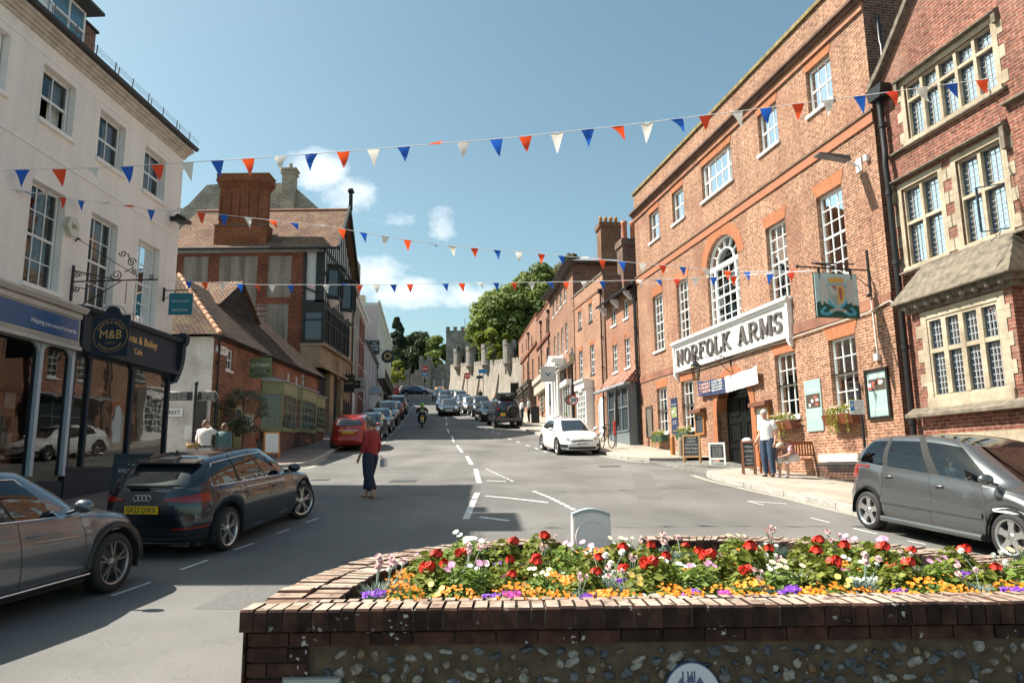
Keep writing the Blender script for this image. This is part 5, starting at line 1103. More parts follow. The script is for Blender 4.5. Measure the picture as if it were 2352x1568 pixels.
for t in (.22,.46,.70):   # shallow buttress strips
 z0=G(*cwp(t))-.2; a,b=cwp(t,-.7),cwp(t+.016,-.7); c,e=cwp(t+.016,0),cwp(t,0)
 mb.add([a+(z0,),b+(z0,),c+(z0,),e+(z0,),cwp(t,-.12)+(z0+3.6,),cwp(t+.016,-.12)+(z0+3.6,),c+(z0+3.9,),e+(z0+3.9,)],[(4,5,6,7),(0,1,5,4),(1,2,6,5),(2,3,7,6),(3,0,4,7)])
cadd(mb,'buttress',CST,cw)
def turret(t,r,h,k):
 x,y=cwp(t,-.1); z=wtop(t); mb=MB()
 mb.lathe([(.05,z-1.6),(.28,z-1.25),(.3,z-1.1),(r*.62,z-.85),(r*.66,z-.7),(r*.98,z-.4),(r*1.05,z-.25),(r,z-.15),(r,z+h),(r*1.07,z+h+.05),(r*1.07,z+h+.15),(r*.8,z+h+.15),(r*.8,z+h-.1)],(x,y,0),16,sm=False)
 for i in range(4):
  a=i*math.pi/2+.3
  mb.lathe([(r*.78,z+h+.1),(r*1.06,z+h+.1),(r*1.06,z+h+.6),(r*.78,z+h+.6),(r*.78,z+h+.1)],(x,y,0),4,sm=False,a0=a,a1=a+.85)
 o=cadd(mb,'turret',CSD,cw)
 mb=MB(); mb.prism([(y-.32+1*.0,z+.1),(y+.32,z+.1),(y+.32,z+1.2),(y,z+1.6),(y-.32,z+1.2)],'x',x+r*.86,x+r*1.02) if 0 else mb.lathe([(r+.01,z+.1),(r+.01,z+1.3)],(x,y,0),4,a0=-.9,a1=-.1); cadd(mb,'arrow_opening',BLACKM,o)
 x2,y2=cwp(t+.05,.55); mb=MB(); mb.box(x2-.62,x2+.62,y2-.7,y2+.7,z-1,z+h+.5); mb.box(x2-.68,x2+.68,y2-.76,y2+.76,z+h+.5,z+h+.65)
 cadd(mb,'pier',CSD,cw)
turret(.10,.72,1.6,0); turret(.345,.78,1.7,1); turret(.57,.82,1.8,2); turret(.80,.82,1.9,3)
mb=MB()
kp=thing('castle_tower','tall square grey stone castle tower with battlements at the top of the street','tower',(-10.6,130,14))
def tower(root,o,x0,x1,y0,y1,z0,z1,mat,merl=4,name='wall',slit=True):
 mb=MB(); mb.box(x0,x1,y0,y1,z0,z1); mb.box(x0-.08,x1+.08,y0-.08,y1+.08,z1-.25,z1-.05); cadd(mb,name,mat,root,o)
 mb=MB(); w=(x1-x0)/(2*merl-1)
 for i in range(merl): mb.box(x0+2*i*w,x0+(2*i+1)*w,y0,y0+.4,z1,z1+.7)
 k=max(2,int((y1-y0)/w/2)+1); w2=(y1-y0)/(2*k-1)
 for i in range(1,k):
  for xx in (x0,x1-.4): mb.box(xx,xx+.4,y0+2*i*w2,y0+(2*i+1)*w2,z1,z1+.7)
 cadd(mb,'battlement',mat,root,o)
 if slit:
  mb=MB(); c=(x0+x1)/2; 
  for z in slit: mb.box(c-.45,c+.45,y0-.06,y0,z-.8,z+.8,1); mb.box(c-.2,c+.2,y0-.08,y0-.06,z-.6,z+.6,0)
  cadd(mb,'arrow_slit',[BLACKM,STONE],root,o)
tower(kp,(-10.6,130,14),-11.75,-7.2,130,136,14,26.0,CSD,4,slit=(22.6,))
mb=MB(); mb.box(-7.2,-3,132,138,14,22); cadd(mb,'side_wing',CSD,kp,(-10.6,130,14)); mb=MB(); mb.tube([(-8.6,133,26),(-8.6,133,28.8)],.04,4); cadd(mb,'flagpole',BLACK,kp,(-10.6,130,14))
gt=thing('gate_tower','square grey stone tower in the castle wall facing down the street','tower',(-15.4,130,14.2))
tower(gt,(-15.4,130,14.2),-16.45,-14.4,129.4,132,14,20.7,CSD,2,slit=(17.2,))
w1=thing('castle_wall','dark grey battlemented stone wall left of the gate tower behind parked cars','castle wall',(-20,131,14.2))
tower(w1,(-20,131,14.2),-30,-16.5,130.5,131.5,13.5,18.4,CSD,8,slit=False)
w2=thing('castle_wall','grey stone wall with two pale windows between gate tower and tall tower','castle wall',(-13,131,14.2))
tower(w2,(-13,131,14.2),-14.4,-11.75,130.5,131.5,13.5,19.4,CSD,3,slit=False)
for x in (-13.9,-12.3): mb=MB(); mb.box(x-.22,x+.22,130.4,130.5,15.4,17.3); cadd(mb,'window',pm('pale_slit',(.45,.48,.5),.5),w2,(-13,131,14.2))
mb=MB(); mb.box(-13.2,-11.75,134,136,14,20.6); cadd(mb,'inner_turret',CSD,w2,(-13,131,14.2))
# TREES
def leafmat(name,c,c2,tr=.35):
 m,n,p,o=_new(name); p.inputs['Roughness'].default_value=.55; p.inputs['Specular IOR Level'].default_value=.35
 at_=n.nodes.new('ShaderNodeAttribute'); at_.attribute_name='tone'
 mx=n.nodes.new('ShaderNodeMixRGB'); mx.inputs[1].default_value=L4(c); mx.inputs[2].default_value=L4(c2); n.links.new(at_.outputs['Fac'],mx.inputs[0]); n.links.new(mx.outputs[0],p.inputs['Base Color'])
 t=n.nodes.new('ShaderNodeBsdfTranslucent'); n.links.new(mx.outputs[0],t.inputs[0]); ms=n.nodes.new('ShaderNodeMixShader'); ms.inputs[0].default_value=tr
 n.links.new(p.outputs[0],ms.inputs[1]); n.links.new(t.outputs[0],ms.inputs[2]); n.links.new(ms.outputs[0],o.inputs[0]); return m
def set_tone(ob,vals):
 a=ob.data.attributes.new('tone','FLOAT','FACE'); a.data.foreach_set('value',vals)
TRUNK=pm('bark',(.11,.085,.06),.9,var=.3,scale=6,bmp=.5)
def cloud_leaves(mb,tones,c,r,n,size,rnd,tone=.5,flat=.7):
 """n leaf sprays scattered in the outer shell of an ellipsoid clump"""
 for _ in range(n):
  while True:
   d=Vector((rnd.uniform(-1,1),rnd.uniform(-1,1),rnd.uniform(-1,1)))
   if .15<d.length<1: break
  d.normalize(); rr=(.55+.5*rnd.random())
  p=Vector((c[0]+d.x*r[0]*rr,c[1]+d.y*r[1]*rr,c[2]+d.z*r[2]*rr))
  nrm=(d+Vector((rnd.uniform(-.8,.8),rnd.uniform(-.8,.8),rnd.uniform(-.3,.9)))).normalized()
  a=nrm.cross(Vector((rnd.random(),rnd.random(),rnd.random()))).normalized(); b=nrm.cross(a)
  s=size*rnd.uniform(.6,1.3); tn=min(1,max(0,tone+rnd.uniform(-.35,.35)))
  q=[p+a*s,p+b*s*.55,p-a*s,p-b*s*.55]; q[1]+=nrm*s*.25; q[3]+=nrm*s*.1
  k=len(mb.v); mb.v+= [tuple(v) for v in q]; mb.f.append((k,k+1,k+2,k+3)); mb.m.append(0); mb.sm.append(False); tones.append(tn)
def tree(name,label,x,y,zb,ztop,rad,crown_base,mat,rnd,clumps=40,leaves=160,size=.28,group=None,cat='tree',droop=0,shape='round',trunk=.35):
 t=thing(name,label,cat,(x,y,zb),0,group); H_=ztop-zb; cb=crown_base-zb
 mb=MB(); mb.tube([(0,0,-.3),(rad*.04,0,cb*.6),(0,rad*.03,cb+(H_-cb)*.5),(0,0,H_*.9)],[trunk*1.2,trunk,trunk*.6,.06],8)
 cl=[];tones=[]
 for i in range(clumps):
  if shape=='round':
   while True:
    d=Vector((rnd.uniform(-1,1),rnd.uniform(-1,1),rnd.uniform(-1,1)))
    if d.length<1: break
   d=d.normalized()*(d.length**.45)
   c=Vector((d.x*rad*.82,d.y*rad*.82,cb+(H_-cb)*(.5+.45*d.z))); rr=rad*rnd.uniform(.16,.34)
  else:
   u=(i+rnd.random())/clumps; a=rnd.uniform(0,6.283); w=rad*(1-u)**.85*rnd.uniform(.55,1); c=Vector((math.cos(a)*w,math.sin(a)*w,cb+(H_-cb)*u-.1*w)); rr=rad*(.10+.16*(1-u))
  cl.append((c,rr))
 for c,rr in cl[::3]:
  mb.tube([(0,0,cb*.8+c.z*.1),(c.x*.5,c.y*.5,(cb+c.z)/2),tuple(c)],[trunk*.35,trunk*.2,.03],5)
 mb.build('trunk',TRUNK,t)
 mb=MB()
 for c,rr in cl:
  tn=rnd.uniform(.15,.85)
  cloud_leaves(mb,tones,c,(rr,rr,rr*(.75 if shape=='round' else .35)),int(leaves*rnd.uniform(.7,1.2)),size,rnd,tn)
 o=mb.build('crown',mat,t,uv=False,fix=False); set_tone(o,tones); return t
CHES=leafmat('chestnut_leaf',(.075,.12,.022),(.31,.37,.10)); BRI=leafmat('bright_leaf',(.12,.17,.02),(.32,.34,.05)); DKL=leafmat('dark_leaf',(.03,.055,.022),(.10,.13,.05)); CON=leafmat('conifer_leaf',(.025,.05,.035),(.08,.11,.065),.2); OLV=leafmat('olive_leaf',(.09,.11,.07),(.20,.23,.16))
rnd=random.Random(11)
tree('chestnut_tree','broad sunlit chestnut tree bulging over the castle wall above the turrets',-.4,104,13,27.2,5.6,16.6,CHES,rnd,120,380,.30)
tree('chestnut_tree','large green tree rising highest behind the brick terrace on the right',4.9,106,13,31.0,6.4,17,CHES,rnd,100,380,.30)
tree('chestnut_tree','darker green tree at the left end of the leafy mass beside the tower',-3.2,114,13,26.6,3.9,17,CHES,rnd,60,320,.30)
tree('yew_tree','olive brown dense tree between the chestnuts and the slate roof',8.3,90,12,28.6,4.3,13,leafmat('yew_leaf',(.06,.065,.018),(.19,.18,.06)),rnd,60,330,.24)
tree('lime_tree','bright yellow-green low tree hanging over the castle wall turrets',-2.6,99,12,20.5,2.6,16.8,BRI,rnd,30,240,.24)
tree('lime_tree','bright yellow-green tree rising just behind the last brick house',3.9,86,10,18.2,2.6,13.5,BRI,rnd,36,260,.22)
tree('leafy_shrub','leafy green shrub spilling over the wall between two turrets',-2.0,86.6,12.6,16.2,1.1,14.0,BRI,rnd,14,200,.16,trunk=.08)
tree('conifer','tall dark pointed conifer behind the white inn on the left',-23.7,150,14.6,32.5,4.6,17,CON,rnd,110,260,.35,shape='cone')
tree('yew_tree','round dark evergreen beside the pointed conifer beyond the castle wall',-20.0,152,14.6,30.5,5.3,16,DKL,rnd,90,300,.34)
tree('yew_tree','smaller dark evergreen nearest the top left of the street behind the parked cars',-23.2,138,14.4,24,4.2,15.5,DKL,rnd,46,260,.3)
tree('beech_tree','mid green tree left of the tall castle tower',-15.2,150,14.6,28.8,4.1,16,CHES,rnd,60,280,.32)
tree('beech_tree','sunlit young tree in front of the grey wall at the top of the street',-19.8,127,14.0,20.6,1.8,16.4,BRI,rnd,16,200,.2,trunk=.1)
tree('dark_tree','dark tree filling the gap behind the gate tower',-26.8,146,14.4,24.5,4.2,15,DKL,rnd,40,220,.33)
# VEHICLES
def interp(P,x):
 if x<=P[0][0]: return P[0][1]
 if x>=P[-1][0]: return P[-1][1]
 for i in range(len(P)-1):
  (a,b),(c,d)=P[i],P[i+1]
  if x<=c:
   p0=P[i-1][1] if i else b; p3=P[i+2][1] if i+2<len(P) else d
   h=c-a; m0=(d-p0)/(c-(P[i-1][0] if i else a-h+1e-9) ) if i else (d-b)/h; m1=(p3-b)/((P[i+2][0] if i+2<len(P) else c+h)-a)
   if (d-b)*m0<=0: m0=0
   if (d-b)*m1<=0: m1=0
   lim=3*(d-b)/h
   if abs(m0)>abs(lim): m0=lim
   if abs(m1)>abs(lim): m1=lim
   t=(x-a)/h; return (2*t**3-3*t*t+1)*b+(t**3-2*t*t+t)*h*m0+(-2*t**3+3*t*t)*d+(t**3-t*t)*h*m1
TYRE=pm('tyre_rubber',(.018,.018,.019),.75,var=.1,scale=40); ALLOY=pm('alloy',(.62,.61,.60),.28,metal=.9); ALLOYD=pm('dark_alloy',(.07,.07,.075),.35,metal=.7); DISC=pm('brake_disc',(.20,.19,.18),.45,metal=.8)
TRIM=pm('black_car_trim',(.012,.012,.013),.45); CHROME=pm('chrome',(.75,.75,.76),.12,metal=1); LAMPR=pm('red_lens',(.26,.010,.008),.15,coat=.6); LAMPW=pm('clear_lens',(.55,.56,.58),.08,coat=.8); PLY=pm('yellow_plate',(.78,.48,.02),.4); PLW=pm('white_plate',(.78,.78,.75),.4); CGLASS=glassmat('car_glass',(.42,.47,.47),.75); CGL2=pm('dark_car_glass',(.02,.024,.028),.04,spec=.9,coat=.5); SEAT=pm('seat_fabric',(.03,.03,.033),.9)
def paint(n,c,metal=.55,rough=.32):
 return pm('paint_'+n,c,rough,metal=metal,coat=1.0)
BASE=dict(L=4.3,W=1.80,H=1.46,wb=2.64,R=.325,wheelw=.21,fo=.86,sill=.20,
 belt=[(-2.15,.95),(-1.9,1.00),(-.9,.97),(.6,.90),(1.2,.86),(1.75,.76),(2.1,.66)],
 roof=[(-1.9,1.30),(-1.2,1.41),(-.3,1.46),(.3,1.44),(.75,1.33)],
 crown=[(-2.1,.02),(.6,.03),(1.0,.08),(1.8,.09),(2.15,.03)],
 xf=[(0,2.02),(.15,2.1),(.45,2.14),(.75,2.1),(1,2.0)], xr=[(0,-2.0),(.15,-2.1),(.5,-2.14),(.8,-2.12),(1,-2.05)],
 w=[(0,.84),(.15,.88),(.5,.90),(.8,.885),(1,.85)], n=[(0,5.5),(.6,4.5),(1,4.2)],
 gb=(1.12,-1.98,.80), gr=(.42,-1.45,.60), nf=3.0,nr=3.6,ng=5.0, gbulge=.035,
 pillars=[(1.12,.55),(.02,-.06),(-1.05,-1.13),(-1.55,-2.5)], doors=[.88,-.02,-1.02], shut=None, rear='hatch', lamps=None, glass='dark', spokes=5, spoke2=True, rim=.70, lod=1)
def car_parts(name,label,cat,col,group=None,P=None,plate=None,frontplate=None,interior=False,chrome=False,rails=False,cladding=False,rimmat=None,steer=0,driver=None,lamp_f=True,extras=None,wheelpart=True,badge=None):
 p=dict(BASE); p.update(P or {}); L=p['L']; root=thing(name,label,cat,(0,0,0),0,group)
 hw=p['wb']/2; xw=[p.get('fx',hw),p.get('fx',hw)-p['wb']]; Ra=p['R']+.055; zc=p['R']; sill=p['sill']
 f_=[0,.05,.12,.2,.28,.36,.44,.52,.6,.68,.76,.84,.9,.95,1.0] if p['lod'] else [0,.12,.3,.5,.7,.85,.95,1]
 nE=12 if p['lod'] else 6
 a_f=interp(p['xf'],.5); a_r=interp(p['xr'],.5); cx=(a_f+a_r)/2; hl=(a_f-a_r)/2
 xs=set()
 k=int(34 if p['lod'] else 16)
 for i in range(k+1): xs.add(round(cx+hl*.93*(1-2*i/k),4))
 for w in xw:
  xs={x for x in xs if abs(x-w)>Ra+.03}
  m_=14 if p['lod'] else 8
  for i in range(m_+1): xs.add(round(w+Ra*math.cos(math.pi*i/m_),4))
  xs.add(round(w+Ra+.012,4)); xs.add(round(w-Ra-.012,4))
 for d in p['doors']:
  xs={x for x in xs if abs(x-d)>.03}; xs.add(round(d-.006,4)); xs.add(round(d+.006,4))
 for a,b in p['pillars']:
  for d in (a,b):
   if abs(d)<hl*.9:
    xs={x for x in xs if abs(x-d)>.012 or any(abs(x-q)<.0065 for q in p['doors'])}; xs.add(round(d,4))
 Xs=sorted([(x-cx)/hl for x in xs if abs(x-cx)<hl*.935],reverse=True)
 def half(n_f,n_r):
  X=.93; 
  S_=[('e',i/nE) for i in range(nE)]
  return S_
 st=[('f',i/nE) for i in range(nE)]+[('s',X) for X in Xs]+[('r',1-i/nE) for i in range(1,nE+1)]
 def outline(xf,xr,w,n):
  c=(xf+xr)/2; h=(xf-xr)/2; out=[]
  Ym=(1-.935**n)**(1/n)
  for t,v in st:
   if t=='f': Y=v*Ym; X=(1-Y**n)**(1/n)
   elif t=='r': Y=v*Ym; X=-(1-Y**n)**(1/n)
   else: X=v; Y=(1-abs(X)**n)**(1/n)
   out.append((c+h*X,w*Y))
  return out
 ns=len(st); rows=[]; secs=[]
 zb=lambda x: interp(p['belt'],x); cr=lambda x: interp(p['crown'],x)
 for f in f_:
  o=outline(interp(p['xf'],f),interp(p['xr'],f),interp(p['w'],f),interp(p['n'],f)); r=[]
  for (x,y),(t,v) in zip(o,st):
   z0=sill+.03*abs(x)/2
   if t=='s':
    for w in xw:
     if abs(x-w)<Ra+.004: z0=max(z0,zc+math.sqrt(max(0,Ra*Ra-(x-w)**2))) if abs(x-w)<Ra else z0
   z=z0+f*(zb(x)-z0); 
   r.append((x,y,z))
  rows.append(r); secs.append('body')
 gx0,gx1,gw=p['gb']; B=outline(interp(p['xf'],1),interp(p['xr'],1),interp(p['w'],1),interp(p['n'],1)); Gb=outline(gx0,gx1,gw,p['nf'] if 0 else p['ng'])
 nd_=5 if p['lod'] else 3
 for j in range(1,nd_+1):
  t=j/nd_; r=[]
  for (x,y),(X,Y) in zip(B,Gb):
   u,v=x+(X-x)*t,y+(Y-y)*t; r.append((u,v,zb(u)+cr(u)*(1-(v/interp(p['w'],1))**2)*min(1,t*1.6)+.012*t))
  rows.append(r); secs.append('deck')
 rx0,rx1,rw=p['gr']; Gr=outline(rx0,rx1,rw,p['ng']); ng_=7 if p['lod'] else 4
 base=rows[-1]
 for j in range(1,ng_+1):
  t=j/ng_; t2=t; bl=p['gbulge']*math.sin(math.pi*t)
  r=[]
  for (x,y,z),(X,Y) in zip(base,Gr):
   u,v=x+(X-x)*t2,y+(Y-y)*t2; l=math.hypot(1e-6+(u-cx)*.35,v); u+=bl*(u-cx)*.45; v+=bl*(v/gw)*1.0
   zr=interp(p['roof'],X)-.035; r.append((u,v,z+(zr-z)*(t**.97)))
  rows.append(r); secs.append('green')
 top=rows[-1]; nr_=5 if p['lod'] else 3; rc=(rx0+rx1)/2
 for j in range(1,nr_+1):
  s=1-(j/nr_)**1.15*.999; r=[]
  for x,y,z in top: 
   u=rc+(x-rc)*s; v=y*s; r.append((u,v,interp(p['roof'],u)-.035*s**2.5)); 
  rows.append(r); secs.append('roof')
 parts={}
 def put(key,quad):
  d=parts.setdefault(key,({},[],[]))
  ids=[]
  for q in quad:
   kk=(round(q[0],4),round(q[1],4),round(q[2],4))
   if kk not in d[0]: d[0][kk]=len(d[1]); d[1].append(q)
   ids.append(d[0][kk])
  ids=[a for i,a in enumerate(ids) if a!=ids[i-1]]
  if len(ids)>=3: d[2].append(tuple(ids))
 lamps=p['lamps'] or []
 def cls(sec,t,v,j,x,y,z,sgn):
  for key,fn in lamps:
   if fn(sec,x,abs(y),z): return key+('' if sgn>0 else '')+('|%d'%sgn)
  if sec=='green':
   jj=j
   if t=='f' or (t=='s' and x>p['pillars'][0][0]-.0 and False): 
    return 'windscreen' if (abs(v)<.97) else 'body'
   if t=='r': return 'rear_window' if abs(v)<.93 and .08<jj<.82 else ('body' if jj>=.82 or jj<.08 or abs(v)>=.93 else 'body')
   if t=='s':
    for i,(a,b) in enumerate(zip(p['pillars'],p['pillars'][1:])):
     if b[0]<v_x<a[1] and .02<jj<.86: return 'side_window|%d|%d'%(i,sgn)
    if v_x<p['pillars'][-1][0]: return 'body'
    for a,b in p['pillars'][1:-1]:
     if b<=v_x<=a: return 'pillar_trim'
    return 'body'
  if sec=='body' and t=='s':
   xb=v_x
   for d in p['doors']:
    if abs(xb-d)<.0062: return 'shut_line'
   D=p['doors']
   for i in range(len(D)-1):
    if D[i+1]<xb<D[i] and j>.04: return 'door|%d|%d'%(i,sgn)
   if cladding and j<.16: return 'cladding'
  if sec=='body' and cladding:
   if j<.16: return 'cladding'
  return 'body'
 for j in range(len(rows)-1):
  sec=secs[j+1]; a,b=rows[j],rows[j+1]; idx=[k for k,s_ in enumerate(secs) if s_==sec]; jj=(j+1-idx[0]+.5-.5)/len(idx)
  if sec=='body': jj=(f_[j]+f_[min(j+1,len(f_)-1)])/2
  else: jj=(j+1-idx[0]+.5)/len(idx)
  for i in range(ns-1):
   t=st[i][0] if st[i][0]==st[i+1][0] else 's'; 
   vv=(st[i][1]+st[i+1][1])/2 if st[i][0]==st[i+1][0] else .95
   if t=='s':
    o1=cx+hl*(st[i][1] if st[i][0]=='s' else (.935 if st[i][0]=='f' else -.935)); o2=cx+hl*(st[i+1][1] if st[i+1][0]=='s' else (.935 if st[i+1][0]=='f' else -.935)); v_x=(o1+o2)/2
    if sec in('green',):  # map to greenhouse x at belt
     pass
   else: v_x=0
   q=[a[i],a[i+1],b[i+1],b[i]]
   if sec=='green' and t=='s': v_x=(base[i][0]+base[i+1][0])/2
   x=sum(c[0] for c in q)/4; y=sum(c[1] for c in q)/4; z=sum(c[2] for c in q)/4
   for sg in (1,-1):
    Q=[(c[0],c[1]*sg,c[2]) for c in q]
    if sg<0: Q=Q[::-1]
    put(cls(sec,t,vv,jj,x,y,z,sg),Q)
 glass=CGLASS if interior else CGL2
 mats={'body':col,'door':col,'windscreen':glass,'rear_window':CGL2,'side_window':glass,'pillar_trim':BLACKM,'shut_line':BLACKM,'cladding':TRIM,'tail_light':LAMPR,'headlight':LAMPW,'grille':TRIM,'bumper_trim':TRIM,'reflector':LAMPR,'hatch_glass':glass,'roof_glass':pm('roof_glass',(.012,.013,.015),.05,spec=.8),'chrome_strip':CHROME,'fog':TRIM}
 objs={}
 for key,(d,vs,fs) in parts.items():
  nm=key.split('|')[0]; mb=MB(); mb.add(vs,fs,0,True); mb_name={'fog':'fog_lamp_recess'}.get(nm,nm); o=mb.build(mb_name,mats.get(nm,TRIM),root,uv=False)
  objs.setdefault(nm,[]).append(o)
 body=objs['body'][0]
 def wheel(x,side,ang=0):
  w=thing('wheel',None,None,(x,side*(interp(p['w'],.2)-p['wheelw']/2-.012),zc),0); w.parent=root; del_=[k for k in ('label','category') if k in w]; 
  for k_ in del_: del w[k_]
  if ang: w.rotation_euler=(0,0,ang)
  r=p['R']; ri=r*p['rim']; hwid=p['wheelw']/2; s=side
  mb=MB(); mb.lathe([(ri,-hwid+.01),(r-.03,-hwid),(r-.006,-hwid+.03),(r,-hwid*.5),(r,hwid*.5),(r-.006,hwid-.03),(r-.03,hwid),(ri+.012,hwid),(ri,hwid-.012)],(0,0,0),32 if p['lod'] else 18,axis='y'); 
  mb.build('tyre',TYRE,w,uv=False)
  mb=MB(); o=hwid*s
  mb.lathe([(ri,hwid-.004),(ri-.018,hwid-.008),(ri-.022,hwid-.03),(ri-.03,hwid-.09),(ri-.03,-hwid+.02)],(0,0,0),28 if p['lod'] else 16,axis='y') if s>0 else mb.lathe([(ri,-hwid+.004),(ri-.018,-hwid+.008),(ri-.022,-hwid+.03),(ri-.03,-hwid+.09),(ri-.03,hwid-.02)],(0,0,0),28 if p['lod'] else 16,axis='y')
  n=p['spokes']; yo=s*(hwid-.028); yi=s*(hwid-.055)
  for k in range(n):
   a=2*math.pi*k/n+.3
   for da,w_ in (((-.17,.030),(.17,.030)) if p['spoke2'] else ((0,p.get('spokew',.045)),)):
    pts=[]
    for (rr,aa,ww) in ((.05,a+da*.4,w_*1.1),(ri*.55,a+da*.8,w_*.8),(ri-.012,a+da*1.05,w_*(1.25 if not p['spoke2'] else .9))):
     c,s_=math.cos(aa),math.sin(aa); pts.append(((c*rr-s_*ww/2*1.0,s_*rr+c*ww/2),(c*rr+s_*ww/2,s_*rr-c*ww/2)))
    for (A,B),(C,D) in zip(pts,pts[1:]):
     V=[(A[0],yo,A[1]),(B[0],yo,B[1]),(D[0],yo,D[1]),(C[0],yo,C[1]),(A[0],yi,A[1]),(B[0],yi,B[1]),(D[0],yi,D[1]),(C[0],yi,C[1])]
     mb.add(V,[(0,1,2,3),(0,4,5,1),(1,5,6,2),(2,6,7,3),(3,7,4,0)])
  mb.lathe([(.001,.004),(.055,0),(.062,-.03)] if s>0 else [(.001,-.004),(.055,0),(.062,.03)],(0,yo,0),14,axis='y')
  mb.build('rim',rimmat or ALLOY,w,uv=False)
  mb=MB(); mb.lathe([(.02,0),(ri-.04,0)],(0,s*(hwid-.10),0),20,axis='y'); mb.lathe([(.001,.0),(ri-.09,0)],(0,s*(hwid-.085),0),20,m=1,axis='y'); mb.build('brake_disc',[BLACKM,DISC],w,uv=False)
  return w
 for x in xw:
  for s in (1,-1): wheel(x,s,steer if x>0 else 0)
 mb=MB()
 for x in xw:
  for s in (1,-1):
   yo=s*(interp(p['w'],.2)-.005); yi=s*(interp(p['w'],.2)-.36); n=14
   P=[(x+Ra*math.cos(math.pi*i/n),zc+Ra*math.sin(math.pi*i/n)) for i in range(n+1)]; P=[(x+Ra,sill)]+P+[(x-Ra,sill)]
   for (x0,z0),(x1,z1) in zip(P,P[1:]): mb.quad((x0,yo,z0),(x1,yo,z1),(x1,yi,z1),(x0,yi,z0))
   mb.poly([(x0,yi,z0) for x0,z0 in P])
 wv=interp(p['w'],0); mb.box(xw[1]+Ra,xw[0]-Ra,-wv+.03,wv-.03,sill-.02,sill+.25 if not interior else sill+.12); mb.box(xw[0]+Ra,interp(p['xf'],0)-.08,-wv+.12,wv-.12,sill,sill+.25); mb.box(interp(p['xr'],0)+.08,xw[1]-Ra,-wv+.12,wv-.12,sill,sill+.25)
 mb.build('underbody',BLACKM,root,uv=False)
 if interior:
  mb=MB(); zs=zb(0)-.02
  for s in (1,-1):
   mb.box(-.35,.2,s*.36-.24,s*.36+.24,.45,.62); mb.prism([(-.30,.6),(-.15,.6),(-.38,zs+.24),(-.48,zs+.22)],'y',s*.36-.22,s*.36+.22); mb.box(-.50,-.42,s*.36-.11,s*.36+.11,zs+.25,zs+.42)
  mb.box(-1.3,-.85,-.6,.6,.45,.6); mb.prism([(-1.3,.6),(-1.15,.6),(-1.35,zs+.18),(-1.45,zs+.18)],'y',-.6,.6)
  mb.prism([(.62,zs-.28),(1.15,zs-.2),(1.1,zs+.03),(.72,zs+.04)],'y',-.66,.66); mb.box(-1.9,-1.45,-.6,.6,.4,.6)
  mb.build('interior',SEAT,root,uv=False)
  mb=MB(); cy=-.36; n=20; R_=.17
  mb.tube([(.58+.05*math.sin(2*math.pi*i/n)*1.0,cy+R_*math.cos(2*math.pi*i/n),zs+.02+R_*.95*math.sin(2*math.pi*i/n)) for i in range(n)],.014,6,closed=True); mb.box(.57,.6,cy-.15,cy+.15,zs+0,zs+.04); mb.build('steering_wheel',TRIM,root,uv=False)
 mx=p['gb'][0]-.42; mz=zb(mx)+.06
 for s in (1,-1):
  mb=MB(); y0=s*(gw-.02); mb.tube([(mx,y0,mz-.02),(mx+.0,y0+s*.10,mz+.01)],.022,6); 
  b=len(mb.v); mb.ball((mx+.01,y0+s*.19,mz+.06),.1,10,sc=(.75,1.15,.75))
  mb.build('door_mirror',col if p.get('mircol',1) else TRIM,root,uv=False)
 D=p['doors']
 for i in range(len(D)-1):
  for s in (1,-1):
   x=D[i+1]+.16; z=zb(x)-.14; fz=(z-sill)/(zb(x)-sill); yy=interp(p['w'],fz)*(1-abs((x-cx)/hl)**interp(p['n'],fz))**(1/interp(p['n'],fz))
   mb=MB(); mb.tube([(x-.085,s*(yy-.01),z),(x-.07,s*(yy+.022),z),(x+.07,s*(yy+.022),z+.006),(x+.09,s*(yy-.01),z+.006)],.014,6); d_=[o for o in objs.get('door',[]) ]; 
   mb.build('door_handle',p.get('handlemat',col),root,uv=False)
 if chrome:   # bright line round the side glass
  for s in (1,-1):
   lo=[k for k,s_ in enumerate(secs) if s_=='green'][0]; hi=lo+int((len([1 for s_ in secs if s_=='green'])-1)*.86)
   ids=[i for i in range(ns) if st[i][0]=='s' and p['pillars'][-1][0]<rows[lo-1][i][0]<p['pillars'][0][1]+.03]
   A=[rows[lo-1][i] for i in ids]; B_=[rows[hi][i] for i in ids]
   mb=MB(); mb.tube([(x,s*(y+.006),z) for x,y,z in A+B_[::-1]],.009,5,closed=True); mb.build('window_trim',CHROME,root,uv=False)
 if rails:
  for s in (1,-1):
   mb=MB(); xs_=[rx1+.1+(rx0-rx1-.15)*i/8 for i in range(9)]; mb.tube([(x,s*(rw-.07),interp(p['roof'],x)+(.035 if 0<i<8 else -.02)) for i,x in enumerate(xs_)],.016,6); mb.build('roof_rail',CHROME if rails=='chrome' else TRIM,root,uv=False)
 if plate is not None:
  px,pz,txt,pmat=plate; mb=MB(); mb.box(px-.012,px,-.26,.26,pz-.055,pz+.055); o=mb.build('number_plate',pmat,root,uv=False)
  if txt: mb=MB(); text(mb,txt,(px-.014,0,pz),(0,-1,0),(0,0,1),.105,bold=.012,width=.46); mb.build('lettering',BLACKM,o,uv=False)
 if frontplate is not None:
  px,pz,txt,pmat=frontplate; mb=MB(); mb.box(px,px+.012,-.26,.26,pz-.055,pz+.055); o=mb.build('number_plate',pmat,root,uv=False)
  if txt: mb=MB(); text(mb,txt,(px+.014,0,pz),(0,1,0),(0,0,1),.105,bold=.012,width=.46); mb.build('lettering',BLACKM,o,uv=False)
 root['_cx']=cx; del root['_cx']
 for o in root.children: pass
 return root,p
